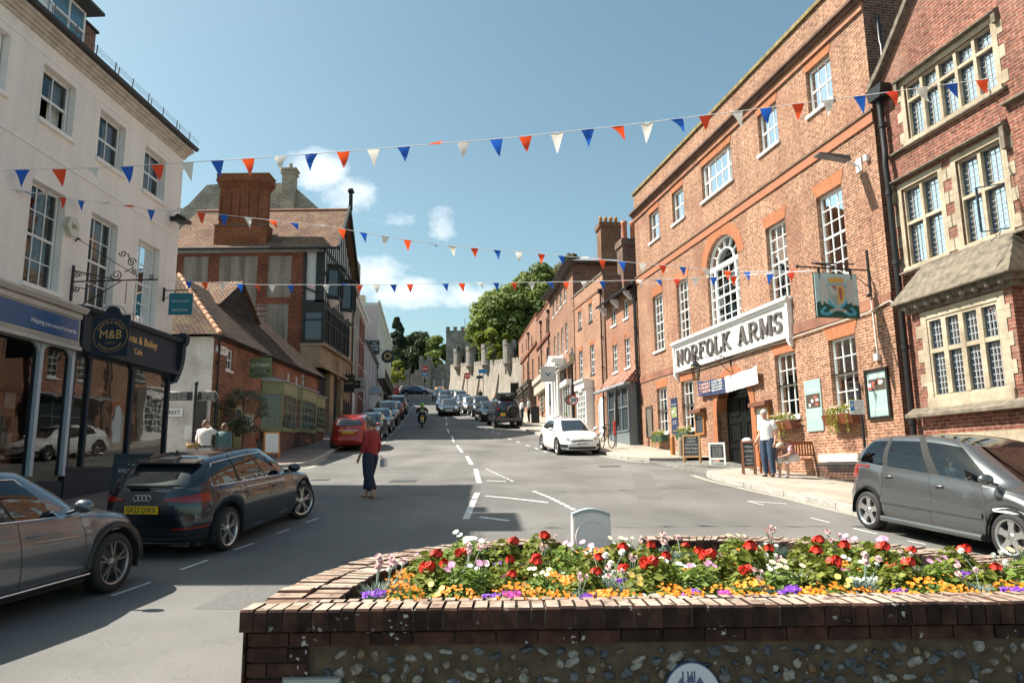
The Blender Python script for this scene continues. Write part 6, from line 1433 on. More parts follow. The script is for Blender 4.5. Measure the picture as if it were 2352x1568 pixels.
def lens(p,root,name,mat,end,side,ys,xs_,lo,hi,off=.012,parent=None,rows=5):
 """lamp lens wrapped round a body corner: ys = (from,to) fraction of the half width along the end, xs_ = how far (m) it runs along the side"""
 hwx=(interp(p['xf'],.5)-interp(p['xr'],.5))/2; path=[]
 n1=10
 for i in range(n1+1): path.append(('y',ys[0]+(ys[1]-ys[0])*i/n1))
 if xs_>0:
  for i in range(1,6): path.append(('x',xs_*i/5))
 vs=[]; N=len(path)
 for i,(k,v) in enumerate(path):
  t=i/(N-1)
  for j in range(rows+1):
   z=lo(t)+(hi(t)-lo(t))*j/rows; 
   sx=interp(p['xr'],.7)+.15 if end<0 else interp(p['xf'],.7)-.15
   zb_=interp(p['belt'],sx); f=min(1,max(0,(z-p['sill'])/(zb_-p['sill'])))
   xf,xr,w,n=interp(p['xf'],f),interp(p['xr'],f),interp(p['w'],f),interp(p['n'],f); c=(xf+xr)/2; h=(xf-xr)/2
   if k=='y': Y=v; X=(1-min(1,Y)**n)**(1/n)
   else:
    Y0=ys[1]; X=(1-Y0**n)**(1/n)-v/h; Y=(1-X**n)**(1/n)
   vs.append((c+end*h*X*(1+off/h),side*w*Y*(1+off/w),z))
 mb=MB(); mb.add(vs,[(i*(rows+1)+j,i*(rows+1)+j+1,(i+1)*(rows+1)+j+1,(i+1)*(rows+1)+j) for i in range(N-1) for j in range(rows)],0,True)
 return mb.build(name,mat,parent or root,uv=False)
def place(o,x,y,dirx,diry,dz=0):
 d=Vector((dirx,diry)).normalized(); zf=G(x+d.x*1.3,y+d.y*1.3); zr=G(x-d.x*1.3,y-d.y*1.3); n=Vector((-d.y,d.x)); zl=G(x+n.x*.7,y+n.y*.7); zr2=G(x-n.x*.7,y-n.y*.7)
 X=Vector((d.x,d.y,(zf-zr)/2.6)).normalized(); Y=Vector((n.x,n.y,(zl-zr2)/1.4)).normalized(); Z=X.cross(Y).normalized(); Y=Z.cross(X)
 M=Matrix((X,Y,Z)).transposed(); o.rotation_euler=M.to_euler(); o.location=(x,y,(zf+zr)/2+dz)
# silver one-box car, right foreground
silver=paint('silver_grey',(.15,.155,.16),.75,.32)
Bc=dict(L=4.27,W=1.78,H=1.60,wb=2.778,R=.315,fx=1.42,sill=.24,
 belt=[(-2.15,1.06),(-1.9,1.10),(-1.0,1.07),(0,1.02),(.9,.96),(1.4,.90),(1.8,.80),(2.1,.70)],
 roof=[(-1.95,1.44),(-1.4,1.55),(-.4,1.605),(.2,1.57),(.7,1.46),(1.0,1.34)],
 crown=[(-2.1,.02),(.8,.03),(1.4,.06),(1.8,.06),(2.1,.02)],
 xf=[(0,2.05),(.12,2.12),(.4,2.13),(.7,2.1),(1,1.98)],xr=[(0,-2.0),(.12,-2.10),(.35,-2.13),(.45,-2.08),(.8,-2.07),(1,-2.03)],
 gb=(1.62,-2.02,.815),gr=(.62,-1.70,.60),
 pillars=[(1.62,1.12),(.16,.04),(-.92,-1.03),(-1.62,-2.6)],doors=[1.08,.10,-.96],spokes=5,spoke2=False,spokew=.095,rim=.74,glass='see',
 lamps=[('roof_glass',lambda s,x,y,z: s=='roof' and x>-.9 and y<.52)])
c1,p1=car_parts('parked_car','silver-grey one-box hatchback with a driver inside parked at the right foreground','car',silver,P=Bc,interior=True,plate=(-2.14,.8,'',PLY))
for s in (1,-1):
 lens(p1,c1,'tail_light',LAMPR,-1,s,(.70,.95),.10,lambda t:.84,lambda t:1.06); lens(p1,c1,'headlight',LAMPW,1,s,(.55,.93),.35,lambda t:.62,lambda t:.78+.05*t)
 mb=MB(); mb.box(-.98,1.03,s*.898,s*.915,.50,.57); mb.build('rubbing_strip',silver,c1,uv=False)
 mb=MB(); mb.tube([(-1.0,s*.87,.24),(1.0,s*.87,.24)],[.05,.05],8); mb.build('sill',silver,c1,uv=False)
place(c1,7.06,11.62,.2074,-.978)
# dark blue estate-like hatch with the yellow plate, left foreground
dkblue=paint('deep_blue_grey',(.018,.026,.036),.5,.22)
def tailA(s,x,y,z):
 if s!='body' or x>-1.72: return False
 if y>.30 and .80+.0*y<z<.80+.14*min(1,(y-.25)/.35): return True
 return False
Aud=dict(L=4.34,W=1.82,H=1.44,wb=2.636,fx=1.33,R=.33,sill=.19,
 belt=[(-2.16,.98),(-1.9,1.00),(-.9,.965),(.6,.90),(1.2,.86),(1.75,.77),(2.1,.66)],
 roof=[(-1.95,1.31),(-1.3,1.405),(-.4,1.445),(.3,1.42),(.75,1.31)],
 gb=(1.10,-2.0,.80),gr=(.40,-1.60,.58),pillars=[(1.10,.52),(.0,-.07),(-.90,-1.0),(-1.62,-2.6)],doors=[.86,-.03,-.98],rim=.76,spokes=5,spoke2=True,
 lamps=[('grille',lambda s,x,y,z: s=='body' and x>1.95 and y<.42 and .35<z<.68)])
c2,p2=car_parts('parked_car','dark blue hatchback with yellow rear plate GK23 DWX at the left','car',dkblue,P=Aud,interior=True,chrome=True,plate=(-2.15,.735,'GK23 DWX',PLY),steer=-.35)
for s in (1,-1):
 lens(p2,c2,'tail_light',LAMPR,-1,s,(.34,.93),.16,lambda t:.86-.06*min(1,t*1.4),lambda t:.885+.055*min(1,t*1.6))
 lens(p2,c2,'reflector',LAMPR,-1,s,(.50,.90),0,lambda t:.455,lambda t:.48+.004*t)
 lens(p2,c2,'bumper_trim',TRIM,-1,s,(.0,.90),0,lambda t:.23,lambda t:.36,.006)
 lens(p2,c2,'headlight',LAMPW,1,s,(.62,.93),.2,lambda t:.62,lambda t:.72)
mb=MB()
for k in range(4):
 n=18; cy=(k-1.5)*.062; mb.tube([(-2.142,cy+.042*math.cos(2*math.pi*i/n),.90+.042*math.sin(2*math.pi*i/n)) for i in range(n)],.006,5,closed=True)
mb.build('badge',CHROME,c2,uv=False)
mb=MB(); text(mb,'40 TFSIe',(-2.155,-.55,.68),(0,-1,0),(0,0,1),.055,bold=.01,width=.22); mb.build('badge',CHROME,c2,uv=False)
mb=MB(); mb.tube([(-2.05,.05,1.035),(-2.03,-.18,1.05),(-2.0,-.5,1.06)],.012,5); mb.box(-2.08,-2.02,-.02,.28,1.02,1.06); mb.build('wiper',TRIM,c2,uv=False)
mb=MB(); mb.box(-2.15,-2.12,-.72,.72,.27,.285); mb.box(-2.16,-2.14,-.72,-.45,.24,.255); mb.build('chrome_strip',CHROME,c2,uv=False)
mb=MB(); mb.prism([(-1.35,1.41),(-1.2,1.42),(-1.32,1.50)],'y',-.02,.02); mb.build('aerial',TRIM,c2,uv=False)
mb=MB(); mb.add([(-1.5,-.56,1.385),(-1.5,.56,1.385),(-1.74,.53,1.36),(-1.74,-.53,1.36),(-1.5,-.56,1.36),(-1.5,.56,1.36),(-1.74,.53,1.34),(-1.74,-.53,1.34)],[(0,1,2,3),(4,5,6,7),(2,3,7,6),(0,3,7,4),(1,2,6,5)]); mb.build('roof_spoiler',dkblue,c2,uv=False)
place(c2,-4.97,12.95,.15,.985)
# blue-grey crossover at the left edge
greyb=paint('blue_grey',(.11,.125,.145),.7,.3)
Xc=dict(Aud); Xc.update(H=1.49,R=.345,sill=.23,fx=1.36,wb=2.65,spokes=5,rim=.72,
 belt=[(-2.16,1.02),(-.9,1.0),(.6,.945),(1.1,.93),(1.6,.88),(1.95,.78),(2.15,.68)],roof=[(-1.95,1.34),(-1.2,1.46),(-.4,1.50),(.3,1.48),(.75,1.38)],
 lamps=[('grille',lambda s,x,y,z: s=='body' and x>1.98 and y<.5 and .3<z<.62)])
c3,p3=car_parts('parked_car','blue-grey crossover with black wheel arches cut off by the left edge','car',greyb,P=Xc,interior=True,chrome=True,cladding=True,rimmat=pm('two_tone_alloy',(.30,.28,.27),.3,metal=.8))
for s in (1,-1):
 for x in (1.36,1.36-2.65):
  mb=MB(); n=18; Rr=.345+.055; vs=[]
  for i in range(n+1):
   a=math.pi*i/n; 
   for rr,yy in ((Rr,.895),(Rr+.065,.905),(Rr+.065,.86)): vs.append((x+rr*math.cos(a),s*yy,.345+rr*math.sin(a)))
  mb.add(vs,[(3*i+k,3*i+k+1,3*i+k+4,3*i+k+3) for i in range(n) for k in (0,1)],0,True); mb.build('arch_moulding',TRIM,c3,uv=False)
 mb=MB(); mb.tube([(-.9,s*.90,.30),(.92,s*.90,.30)],.012,6); mb.build('chrome_strip',CHROME,c3,uv=False)
for s in (1,-1): lens(p3,c3,'headlight',LAMPW,1,s,(.60,.93),.32,lambda t:.70+.02*t,lambda t:.80+.03*t); lens(p3,c3,'tail_light',LAMPR,-1,s,(.4,.93),.2,lambda t:.84,lambda t:.94)
place(c3,-5.78,7.82,.165,.986)
# red car in the left row
red=paint('red',(.34,.016,.011),.25,.3)
Rc=dict(Bc); Rc.update(lamps=[],spoke2=False)
c4,p4=car_parts('parked_car','bright red car with number plate KU17 LHF first in the left row','car',red,P=Rc,plate=(-2.14,.86,'KU17 LHF',PLY),chrome=True)
mb=MB(); mb.box(-2.13,-2.10,-.42,.42,.935,.965); mb.build('chrome_strip',CHROME,c4,uv=False); mb=MB(); mb.tube([(-2.10,.06*math.cos(a),1.03+.06*math.sin(a)) for a in [2*math.pi*i/14 for i in range(14)]],.007,4,closed=True)
for a in (90,210,330): mb.tube([(-2.10,0,1.03),(-2.10,.058*math.cos(R(a)),1.03+.058*math.sin(R(a)))],.006,4)
mb.build('badge',CHROME,c4,uv=False)
mb=MB(); mb.tube([(-2.07,.05,1.12),(-2.03,.32,1.14)],.014,5); mb.build('wiper',TRIM,c4,uv=False)
for s in (1,-1): lens(p4,c4,'tail_light',LAMPR,-1,s,(.52,.94),.14,lambda t:.84+.04*t,lambda t:.95+.05*t); lens(p4,c4,'headlight',LAMPW,1,s,(.55,.93),.35,lambda t:.62,lambda t:.78+.05*t)
place(c4,-7.5,35.4,-.07,1)
# white three-door facing the camera on the right
whitep=paint('white',(.78,.78,.76),0,.3)
Wk=dict(BASE); Wk.update(L=4.31,H=1.43,roof=[(-1.9,1.27),(-1.2,1.38),(-.3,1.43),(.3,1.41),(.8,1.29)],gb=(1.25,-1.95,.80),gr=(.40,-1.35,.58),pillars=[(1.25,.6),(-.35,-.45),(-1.25,-2.6)],doors=[.9,-.45],spokes=5,rim=.74,
 belt=[(-2.15,.98),(-1.9,1.02),(-.9,.98),(.6,.90),(1.2,.87),(1.7,.79),(2.05,.68)],
 lamps=[('tail_light',lambda s,x,y,z: s=='body' and x<-1.8 and y>.5 and .78<z<.95)])
c5,p5=car_parts('parked_car','white three-door hatchback facing down the hill outside the small shops','car',whitep,P=Wk,frontplate=(2.14,.47,'RJ63 XOD',PLW))
mb=MB(); mb.tube([(2.10,.07*math.cos(a),.70+.03*math.sin(a)) for a in [2*math.pi*i/14 for i in range(14)]],.006,4,closed=True); mb.build('badge',CHROME,c5,uv=False)
for s in (1,-1): lens(p5,c5,'grille',TRIM,1,s,(0,.52),0,lambda t:.585,lambda t:.64-.02*t); lens(p5,c5,'bumper_trim',TRIM,1,s,(0,.62),0,lambda t:.27,lambda t:.36); lens(p5,c5,'fog_lamp',TRIM,1,s,(.66,.93),.06,lambda t:.34,lambda t:.46+.02*t); lens(p5,c5,'headlight',pm('grey_lens',(.22,.23,.25),.1,coat=.8),1,s,(.58,.94),.42,lambda t:.60+.10*t,lambda t:.70+.09*t)
place(c5,2.35,31.7,.19,-.98)
# off-roader with spare wheel and roof box
navy=paint('dark_navy',(.012,.018,.03),.4,.3)
Lc=dict(BASE); Lc.update(L=4.6,W=1.88,H=1.86,wb=2.79,fx=1.40,R=.385,sill=.38,wheelw=.25,rim=.6,
 belt=[(-2.2,1.16),(-.9,1.15),(.6,1.12),(1.1,1.10),(1.8,1.02),(2.1,.9)],roof=[(-2.0,1.78),(-1.3,1.84),(-.3,1.86),(.3,1.84),(.8,1.75)],
 xf=[(0,2.0),(.3,2.15),(.8,2.15),(1,2.05)],xr=[(0,-2.1),(.2,-2.18),(.5,-2.15),(1,-2.12)],w=[(0,.90),(.3,.94),(.8,.92),(1,.89)],gb=(1.15,-2.1,.84),gr=(.45,-1.92,.68),pillars=[(1.15,.6),(-.05,-.12),(-1.05,-1.13),(-1.85,-2.6)],doors=[.86,-.08,-1.08],
 lamps=[('tail_light',lambda s,x,y,z: (s=='green' and x<-1.9 and y>.68 and z<1.55) or (s=='body' and x<-2.0 and y>.68 and .95<z<1.3)),('headlight',lambda s,x,y,z: s=='body' and x>1.8 and y>.5 and .8<z<.98),('reflector',lambda s,x,y,z: s=='body' and x<-2.0 and .6<y<.85 and .66<z<.72)])
c6,_=car_parts('parked_car','dark navy off-roader with a spare wheel on the back and a black roof box','car',navy,P=Lc,rails=True,rimmat=ALLOYD)
mb=MB(); mb.box(-2.21,-2.19,.25,.58,.82,1.0); a=mb.build('number_plate',PLY,c6,uv=False)
mb=MB(); mb.lathe([(.18,-.10),(.34,-.11),(.385,-.07),(.385,.07),(.34,.11),(.20,.09)],(-2.36,-.22,1.12),26,axis='x'); o=mb.build('spare_wheel',TYRE,c6,uv=False)
mb=MB(); mb.lathe([(.21,-.10),(.19,-.04)],(-2.36,-.22,1.12),20,axis='x'); mb.lathe([(.001,-.06),(.21,-.05)],(-2.36,-.22,1.12),6,axis='x')
for k in range(6): a=k*math.pi/3; mb.tube([(-2.46,-.22,1.12),(-2.45,-.22+.2*math.cos(a),1.12+.2*math.sin(a))],.022,4)
mb.build('rim',ALLOYD,o,uv=False)
mb=MB(); mb.box(-2.24,-2.0,-.88,.88,.5,.68); mb.build('rear_bumper',navy,c6,uv=False); mb=MB(); mb.box(-2.02,-1.99,-.12,.22,1.70,1.75); mb.build('brake_light',LAMPR,c6,uv=False)
mb=MB(); P=[(-.86,.02),(-.9,.1),(-.82,.27),(-.6,.34),(.6,.34),(.9,.2),(1.0,.08),(.96,.02)]; mb.prism([(x-.9,z+1.93) for x,z in P],'y',-.50,.50,sm=False); mb.box(-1.5,-1.4,-.6,.6,1.86,1.95); mb.box(-.6,-.5,-.6,.6,1.86,1.95); rb=mb.build('roof_box',TRIM,c6,uv=False)
mb=MB(); text(mb,'THULE',(-1.775,0,2.12),(0,-1,0),(0,0,1),.11,bold=.01); mb.build('lettering',WHITE,rb,uv=False)
place(c6,-.62,50.2,-.18,.98)
# simpler shared bodies for the rest of the rows
def far(name,label,P,col,**k):
 q=dict(P); q['lod']=0; return car_parts('parked_car',label,'car',col,P=q,**k)[0]
HL=('headlight',lambda s,x,y,z: s=='body' and x>1.65 and y>.48 and .60<z<.76); TLt=('tail_light',lambda s,x,y,z: s=='body' and x<-1.75 and y>.42 and .76<z<.93); GR=('grille',lambda s,x,y,z: s=='body' and x>1.9 and y<.45 and .38<z<.64)
Hat=dict(BASE); Hat.update(lamps=[HL,TLt,GR],spoke2=False,spokew=.06)
Sal=dict(BASE); Sal.update(L=4.8,fx=1.45,wb=2.88,xf=[(0,2.25),(.2,2.36),(.6,2.38),(1,2.2)],xr=[(0,-2.25),(.3,-2.38),(.8,-2.36),(1,-2.3)],belt=[(-2.35,.98),(-1.6,1.0),(-.5,.96),(.8,.9),(1.6,.82),(2.2,.70)],roof=[(-1.2,1.34),(-.6,1.44),(0,1.46),(.4,1.43),(.8,1.32)],gb=(1.15,-1.75,.79),gr=(.45,-.95,.58),pillars=[(1.15,.6),(.05,-.03),(-.95,-1.02),(-1.5,-2.6)],lamps=[('headlight',lambda s,x,y,z: s=='body' and x>1.9 and y>.45 and .60<z<.74),('tail_light',lambda s,x,y,z: s=='body' and x<-2.0 and y>.42 and .76<z<.93),('grille',lambda s,x,y,z: s=='body' and x>2.1 and y<.45 and .45<z<.66)],spoke2=False)
Suv=dict(Lc); Suv.update(H=1.70,sill=.28,R=.36,wheelw=.22,belt=[(-2.2,1.08),(-.9,1.08),(.6,1.04),(1.1,1.02),(1.8,.93),(2.1,.8)],roof=[(-2.0,1.58),(-1.3,1.66),(-.3,1.70),(.3,1.68),(.8,1.58)],gb=(1.15,-2.05,.82),gr=(.45,-1.75,.62),lamps=[('headlight',lambda s,x,y,z: s=='body' and x>1.8 and y>.5 and .74<z<.88),('tail_light',lambda s,x,y,z: s=='body' and x<-1.9 and y>.5 and .85<z<1.04),('grille',lambda s,x,y,z: s=='body' and x>1.95 and y<.5 and .5<z<.82)],spoke2=False)
Por=dict(Sal); Por.update(L=4.97,H=1.42,w=[(0,.90),(.2,.95),(.6,.965),(.85,.93),(1,.88)],belt=[(-2.4,.93),(-1.5,.98),(-.5,.94),(.8,.86),(1.6,.80),(2.3,.66)],crown=[(-2.1,.02),(.6,.02),(1.2,.04),(1.8,.03),(2.3,.02)],roof=[(-1.6,1.25),(-.6,1.39),(0,1.42),(.4,1.39),(.8,1.29)],gb=(1.3,-2.1,.80),gr=(.4,-1.2,.56),R=.35,
 lamps=[('headlight',lambda s,x,y,z: s in('body','deck') and x>1.85 and .52<y<.84 and .62<z<.80),('grille',lambda s,x,y,z: s=='body' and x>2.1 and y<.62 and .24<z<.38),('fog',lambda s,x,y,z: s=='body' and x>1.9 and .66<y<.9 and .36<z<.48)])
pk1=paint('black_a',(.012,.013,.015),.3,.25); pk2=paint('graphite',(.06,.062,.066),.6,.3); pk3=paint('blue_a',(.03,.05,.085),.6,.28); pk4=paint('grey_a',(.14,.145,.15),.7,.3); pk5=paint('maroon',(.09,.03,.035),.4,.3); pk6=paint('orange_yellow',(.75,.30,.01),.1,.3); pk7=paint('silver_a',(.42,.43,.44),.8,.3)
dn=(.07,-1)
por=far('car','graphite low sports saloon with oval headlights coming down the hill',Por,pk2,frontplate=(2.4,.50,'',PLW)); place(por,-5.62,65.0,.10,-1)
L_=[('black hatchback tucked behind the red car in the left row',Hat,pk1,-8.0,41.3,.06,-1),('dark blue saloon with bright headlights second behind the red car',Sal,pk3,-8.45,47.0,.1,-1),('grey estate car facing down the hill, third behind the red car',Suv,pk4,-9.15,53.6,.12,-1),('dark maroon hatchback with red tail lights further up the left row',Hat,pk5,-9.75,60.3,-.15,1),('grey off-roader with a pale roof at the top of the left row',Suv,pk2,-10.6,68.0,-.15,1)]
for lab,P,c,x,y,dx,dy in L_: place(far('car',lab,P,c,rails=('chrome' if 'pale roof' in lab else False)),x,y,dx,dy)
C_=[('dark saloon queuing right behind the graphite sports saloon',Sal,pk3,-6.75,73.6,.1,-1),('black off-roader third in the queue coming down the hill',Suv,pk1,-7.6,82.3,.12,-1),('grey hatchback fourth in the queue near the top of the hill',Hat,pk4,-9.55,96,.14,-1),('yellow-orange taxi-like car at the top of the queue',Hat,pk6,-10.6,107,.14,-1)]
for lab,P,c,x,y,dx,dy in C_: place(far('car',lab,P,c),x,y,dx,dy)
R_=[('black small saloon parked just beyond the off-roader with the roof box',Sal,pk1,-1.85,56.9,.18,-1),('black people carrier parked second beyond the off-roader on the right',Suv,pk1,-2.75,62.8,.18,-1),('small pale silver car with round headlights in the right row',Hat,pk7,-3.95,68.6,.2,-1),('dark blue car after the small pale car in the right row',Hat,pk3,-5.0,75.0,.2,-1),('grey saloon in the right row below the castle wall turrets',Suv,pk4,-5.75,80.5,.2,-1),('silver hatchback second from the top of the right row',Hat,pk7,-6.6,86.2,.2,-1),('dark hatchback at the top end of the right row by the bollards',Hat,pk3,-7.5,92,.22,-1)]
for lab,P,c,x,y,dx,dy in R_: place(far('car',lab,P,c),x,y,dx,dy)
T_=[('deep blue sports coupe parked side-on at the top of the street',Sal,paint('royal_blue',(.01,.035,.12),.5,.25),-15.2,116,1,.05),('silver saloon parked side-on behind the blue coupe',Sal,pk7,-15.0,120,1,.05),('dark grey people carrier side-on beside the lamp post at the top',Suv,pk2,-16.9,123.5,1,.0),('grey estate side-on in front of the gate tower',Suv,pk4,-15.2,127,1,.0),('small red car beside the castle wall at the top left',Hat,red,-20.2,124,-.9,-.5)]
for lab,P,c,x,y,dx,dy in T_: place(far('car',lab,P,c),x,y,dx,dy)
# RAISED PLANTER IN THE FOREGROUND
PBR=pm('old_planter_brick',(.11,.055,.038),.9,var=.45,scale=9,bmp=.5,detail=8)
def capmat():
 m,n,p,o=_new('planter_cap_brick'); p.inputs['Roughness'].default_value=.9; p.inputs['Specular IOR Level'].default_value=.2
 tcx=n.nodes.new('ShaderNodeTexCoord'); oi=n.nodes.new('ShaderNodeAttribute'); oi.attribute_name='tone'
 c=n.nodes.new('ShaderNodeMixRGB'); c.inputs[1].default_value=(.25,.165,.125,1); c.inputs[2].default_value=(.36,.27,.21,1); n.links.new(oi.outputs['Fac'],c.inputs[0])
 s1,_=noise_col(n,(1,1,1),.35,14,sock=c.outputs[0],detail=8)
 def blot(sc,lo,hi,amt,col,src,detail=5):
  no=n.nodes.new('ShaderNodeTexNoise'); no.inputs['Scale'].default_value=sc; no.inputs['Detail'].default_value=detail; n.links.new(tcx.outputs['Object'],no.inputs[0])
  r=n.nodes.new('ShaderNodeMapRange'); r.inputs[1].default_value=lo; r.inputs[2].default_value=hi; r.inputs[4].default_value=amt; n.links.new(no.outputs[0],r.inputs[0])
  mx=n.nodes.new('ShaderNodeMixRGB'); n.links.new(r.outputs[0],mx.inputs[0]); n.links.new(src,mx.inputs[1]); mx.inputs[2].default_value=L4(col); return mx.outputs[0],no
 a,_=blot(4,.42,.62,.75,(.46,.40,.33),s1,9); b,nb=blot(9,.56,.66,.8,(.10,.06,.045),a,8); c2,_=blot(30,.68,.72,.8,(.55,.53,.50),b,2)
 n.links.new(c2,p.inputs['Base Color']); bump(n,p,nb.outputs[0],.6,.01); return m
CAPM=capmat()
def shaded_face():  # upright brick faces: their shade is put into the dark colour, along with grime
 m,n,p,o=_new('planter_shaded_face_brick'); p.inputs['Roughness'].default_value=.9; p.inputs['Specular IOR Level'].default_value=.2
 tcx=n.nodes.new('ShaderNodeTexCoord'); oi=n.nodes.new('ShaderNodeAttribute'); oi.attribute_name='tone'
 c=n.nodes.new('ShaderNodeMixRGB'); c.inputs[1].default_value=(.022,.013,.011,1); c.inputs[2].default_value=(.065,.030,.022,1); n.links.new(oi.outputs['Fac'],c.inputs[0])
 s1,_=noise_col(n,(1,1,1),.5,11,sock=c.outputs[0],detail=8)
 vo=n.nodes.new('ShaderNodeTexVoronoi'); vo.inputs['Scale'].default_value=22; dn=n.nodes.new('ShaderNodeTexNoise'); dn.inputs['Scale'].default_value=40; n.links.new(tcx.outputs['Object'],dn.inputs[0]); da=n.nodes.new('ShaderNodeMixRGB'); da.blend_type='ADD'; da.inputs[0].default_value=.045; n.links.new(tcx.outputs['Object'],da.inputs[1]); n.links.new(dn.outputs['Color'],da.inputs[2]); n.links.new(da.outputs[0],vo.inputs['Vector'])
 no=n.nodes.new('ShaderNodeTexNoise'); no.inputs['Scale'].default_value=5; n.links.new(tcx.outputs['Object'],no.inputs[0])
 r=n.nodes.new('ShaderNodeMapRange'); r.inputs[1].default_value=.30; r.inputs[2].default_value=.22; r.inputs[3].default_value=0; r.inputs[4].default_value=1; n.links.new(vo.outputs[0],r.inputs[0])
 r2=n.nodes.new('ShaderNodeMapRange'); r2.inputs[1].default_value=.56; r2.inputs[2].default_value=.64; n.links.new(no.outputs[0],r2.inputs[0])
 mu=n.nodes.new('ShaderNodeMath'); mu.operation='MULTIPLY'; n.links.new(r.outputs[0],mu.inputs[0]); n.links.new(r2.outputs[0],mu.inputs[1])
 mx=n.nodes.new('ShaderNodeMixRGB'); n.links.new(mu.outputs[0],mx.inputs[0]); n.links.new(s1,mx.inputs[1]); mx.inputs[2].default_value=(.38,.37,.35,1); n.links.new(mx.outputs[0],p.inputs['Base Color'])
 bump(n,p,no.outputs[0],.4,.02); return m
FACEM=shaded_face()
PX,PY=1.2,5.9; planter=thing('brick_planter','large low brick and flint planter with a curved back full of bright flowers','planter',(PX,PY,0.0))
CT=.92
def arc_pt(t,inset=0):   # t 0..1 from front-left, round the back, to front-right
 a=math.pi*(1-t); cx_,cy_=1.25,4.55; rx,ry=2.72-inset,3.65-inset
 e=.80; x=cx_+rx*math.copysign(abs(math.cos(a))**e,math.cos(a)); y=cy_+ry*abs(math.sin(a))**e; return (x,y)
prnd=random.Random(5)
mb=MB(); tones=[]
def brickbox(A,B,C,D,z0,z1,tone,j=.004,rb=.012):
 """brick with slightly worn top edges; A,B,C,D plan corners"""
 dz=prnd.uniform(-j,j); c=((A[0]+B[0]+C[0]+D[0])/4,(A[1]+B[1]+C[1]+D[1])/4)
 def ins(P,k): v=Vector((c[0]-P[0],c[1]-P[1])); L=v.length; v*=k/max(L,1e-6); return (P[0]+v.x,P[1]+v.y)
 jt=lambda P: (P[0]+prnd.uniform(-.002,.002),P[1]+prnd.uniform(-.002,.002))
 q=[jt(p) for p in (A,B,C,D)]; b=[ins(p,rb) for p in q]
 k=len(mb.v); mb.v+= [(x,y,z0) for x,y in q]+[(x,y,z1-rb+dz) for x,y in q]+[(x,y,z1+dz) for x,y in b]
 F=[(0,3,2,1)]+[(i,(i+1)%4,4+(i+1)%4,4+i) for i in range(4)]+[(4+i,4+(i+1)%4,8+(i+1)%4,8+i) for i in range(4)]+[(8,9,10,11)]
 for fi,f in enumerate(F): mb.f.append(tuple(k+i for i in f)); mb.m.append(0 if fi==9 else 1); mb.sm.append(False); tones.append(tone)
x=-1.47
y0,y1=4.13,4.47
while x<3.95:
 w=prnd.uniform(.066,.074); g=.008
 brickbox((x,y0),(x+w,y0),(x+w,y0+.225),(x,y0+.225),CT-.112,CT,prnd.random())
 x+=w+g
x=-1.2
while x<3.7:
 w=prnd.uniform(.068,.074); brickbox((x,y0+.232),(x+w,y0+.232),(x+w,y1-.0),(x,y1-.0),CT-.112,CT-.004,prnd.random()); x+=w+.008
N_=118
for i in range(N_):
 t0,t1=(i+.04)/N_,(i+.94)/N_
 tm=(t0+t1)/2; px_,py_=arc_pt(tm)
 if py_<4.42: continue
 if .34<px_<1.34 and py_>7: continue      # gap at the back
 for a,b in ((0,.215),(.223,.44)):
  A=arc_pt(t0,a);B=arc_pt(t1,a);C=arc_pt(t1,b);D=arc_pt(t0,b); brickbox(A,B,C,D,CT-.112,CT-.003*(a>0),prnd.random(),.007)
cap=MB(); mb.v=[(x-PX,y-PY,z) for x,y,z in mb.v]; o=mb.build('brick_coping',[CAPM,FACEM],planter,uv=False,fix=False); set_tone(o,tones)  # coping tops in pale weathered brick, sides in the brick with painted-in shade
mb=MB(); tones=[]
core=MB(); P=[(-1.45,4.145)]+[arc_pt(i/60,.012) for i in range(61) if arc_pt(i/60)[1]>4.4]+[(3.93,4.145)]
P=[(x,y) for x,y in P]
inner=[(-1.03,4.46)]+[arc_pt(i/60,.43) for i in range(61) if arc_pt(i/60,.43)[1]>4.5]+[(3.5,4.46)]
def ringwall(mbx,out,inn,z0,z1,m=0):
 n=len(out)
 def rs(pl,k):
  L=[0]
  for a,b in zip(pl,pl[1:]): L.append(L[-1]+math.dist(a,b))
  r=[]
  for i in range(k+1):
   s=L[-1]*i/k; j=0
   while j<len(L)-2 and L[j+1]<s: j+=1
   u=(s-L[j])/max(1e-9,L[j+1]-L[j]); r.append((pl[j][0]+(pl[j+1][0]-pl[j][0])*u,pl[j][1]+(pl[j+1][1]-pl[j][1])*u))
  return r
 O=rs(out,90); I=rs(inn,90)
 for i in range(90):
  mx_=(O[i][0]+O[i+1][0])/2; my=(O[i][1]+O[i+1][1])/2
  zt=z1 if not(.34<mx_<1.34 and my>7) else z1-.25
  a,b,c,e=O[i],O[i+1],I[i+1],I[i]
  mbx.quad(a+(z0,),b+(z0,),b+(zt,),a+(zt,),m); mbx.quad(e+(z0,),c+(z0,),c+(zt,),e+(zt,),m); mbx.quad(a+(zt,),b+(zt,),c+(zt,),e+(zt,),m)
mbx=MB(); ringwall(mbx,P,inner,-.1,CT-.018)
mbx.v=[(x-PX,y-PY,z) for x,y,z in mbx.v]
mbx.build('wall',brick('planter_curved_brick',(.16,.075,.05),(.22,.11,.075),(.20,.17,.13),noisy=.4,dirt=.4),planter)
MORT=pm('flint_mortar',(.075,.052,.031),.95,var=.4,scale=12,bmp=.6,detail=8)
mbx=MB(); mbx.box(-1.455,3.94,4.142,4.46,CT-.11,CT-.016); mbx.v=[(x-PX,y-PY,z) for x,y,z in mbx.v]; mbx.build('mortar_bed',pm('coping_mortar',(.17,.13,.095),.95,var=.4,scale=20),planter,uv=False)
mbx=MB(); mbx.box(-1.42,3.92,4.185,4.46,-.2,CT-.113); mbx.v=[(x-PX,y-PY,z) for x,y,z in mbx.v]; mbx.build('flint_wall',MORT,planter,uv=False)
x=-1.43
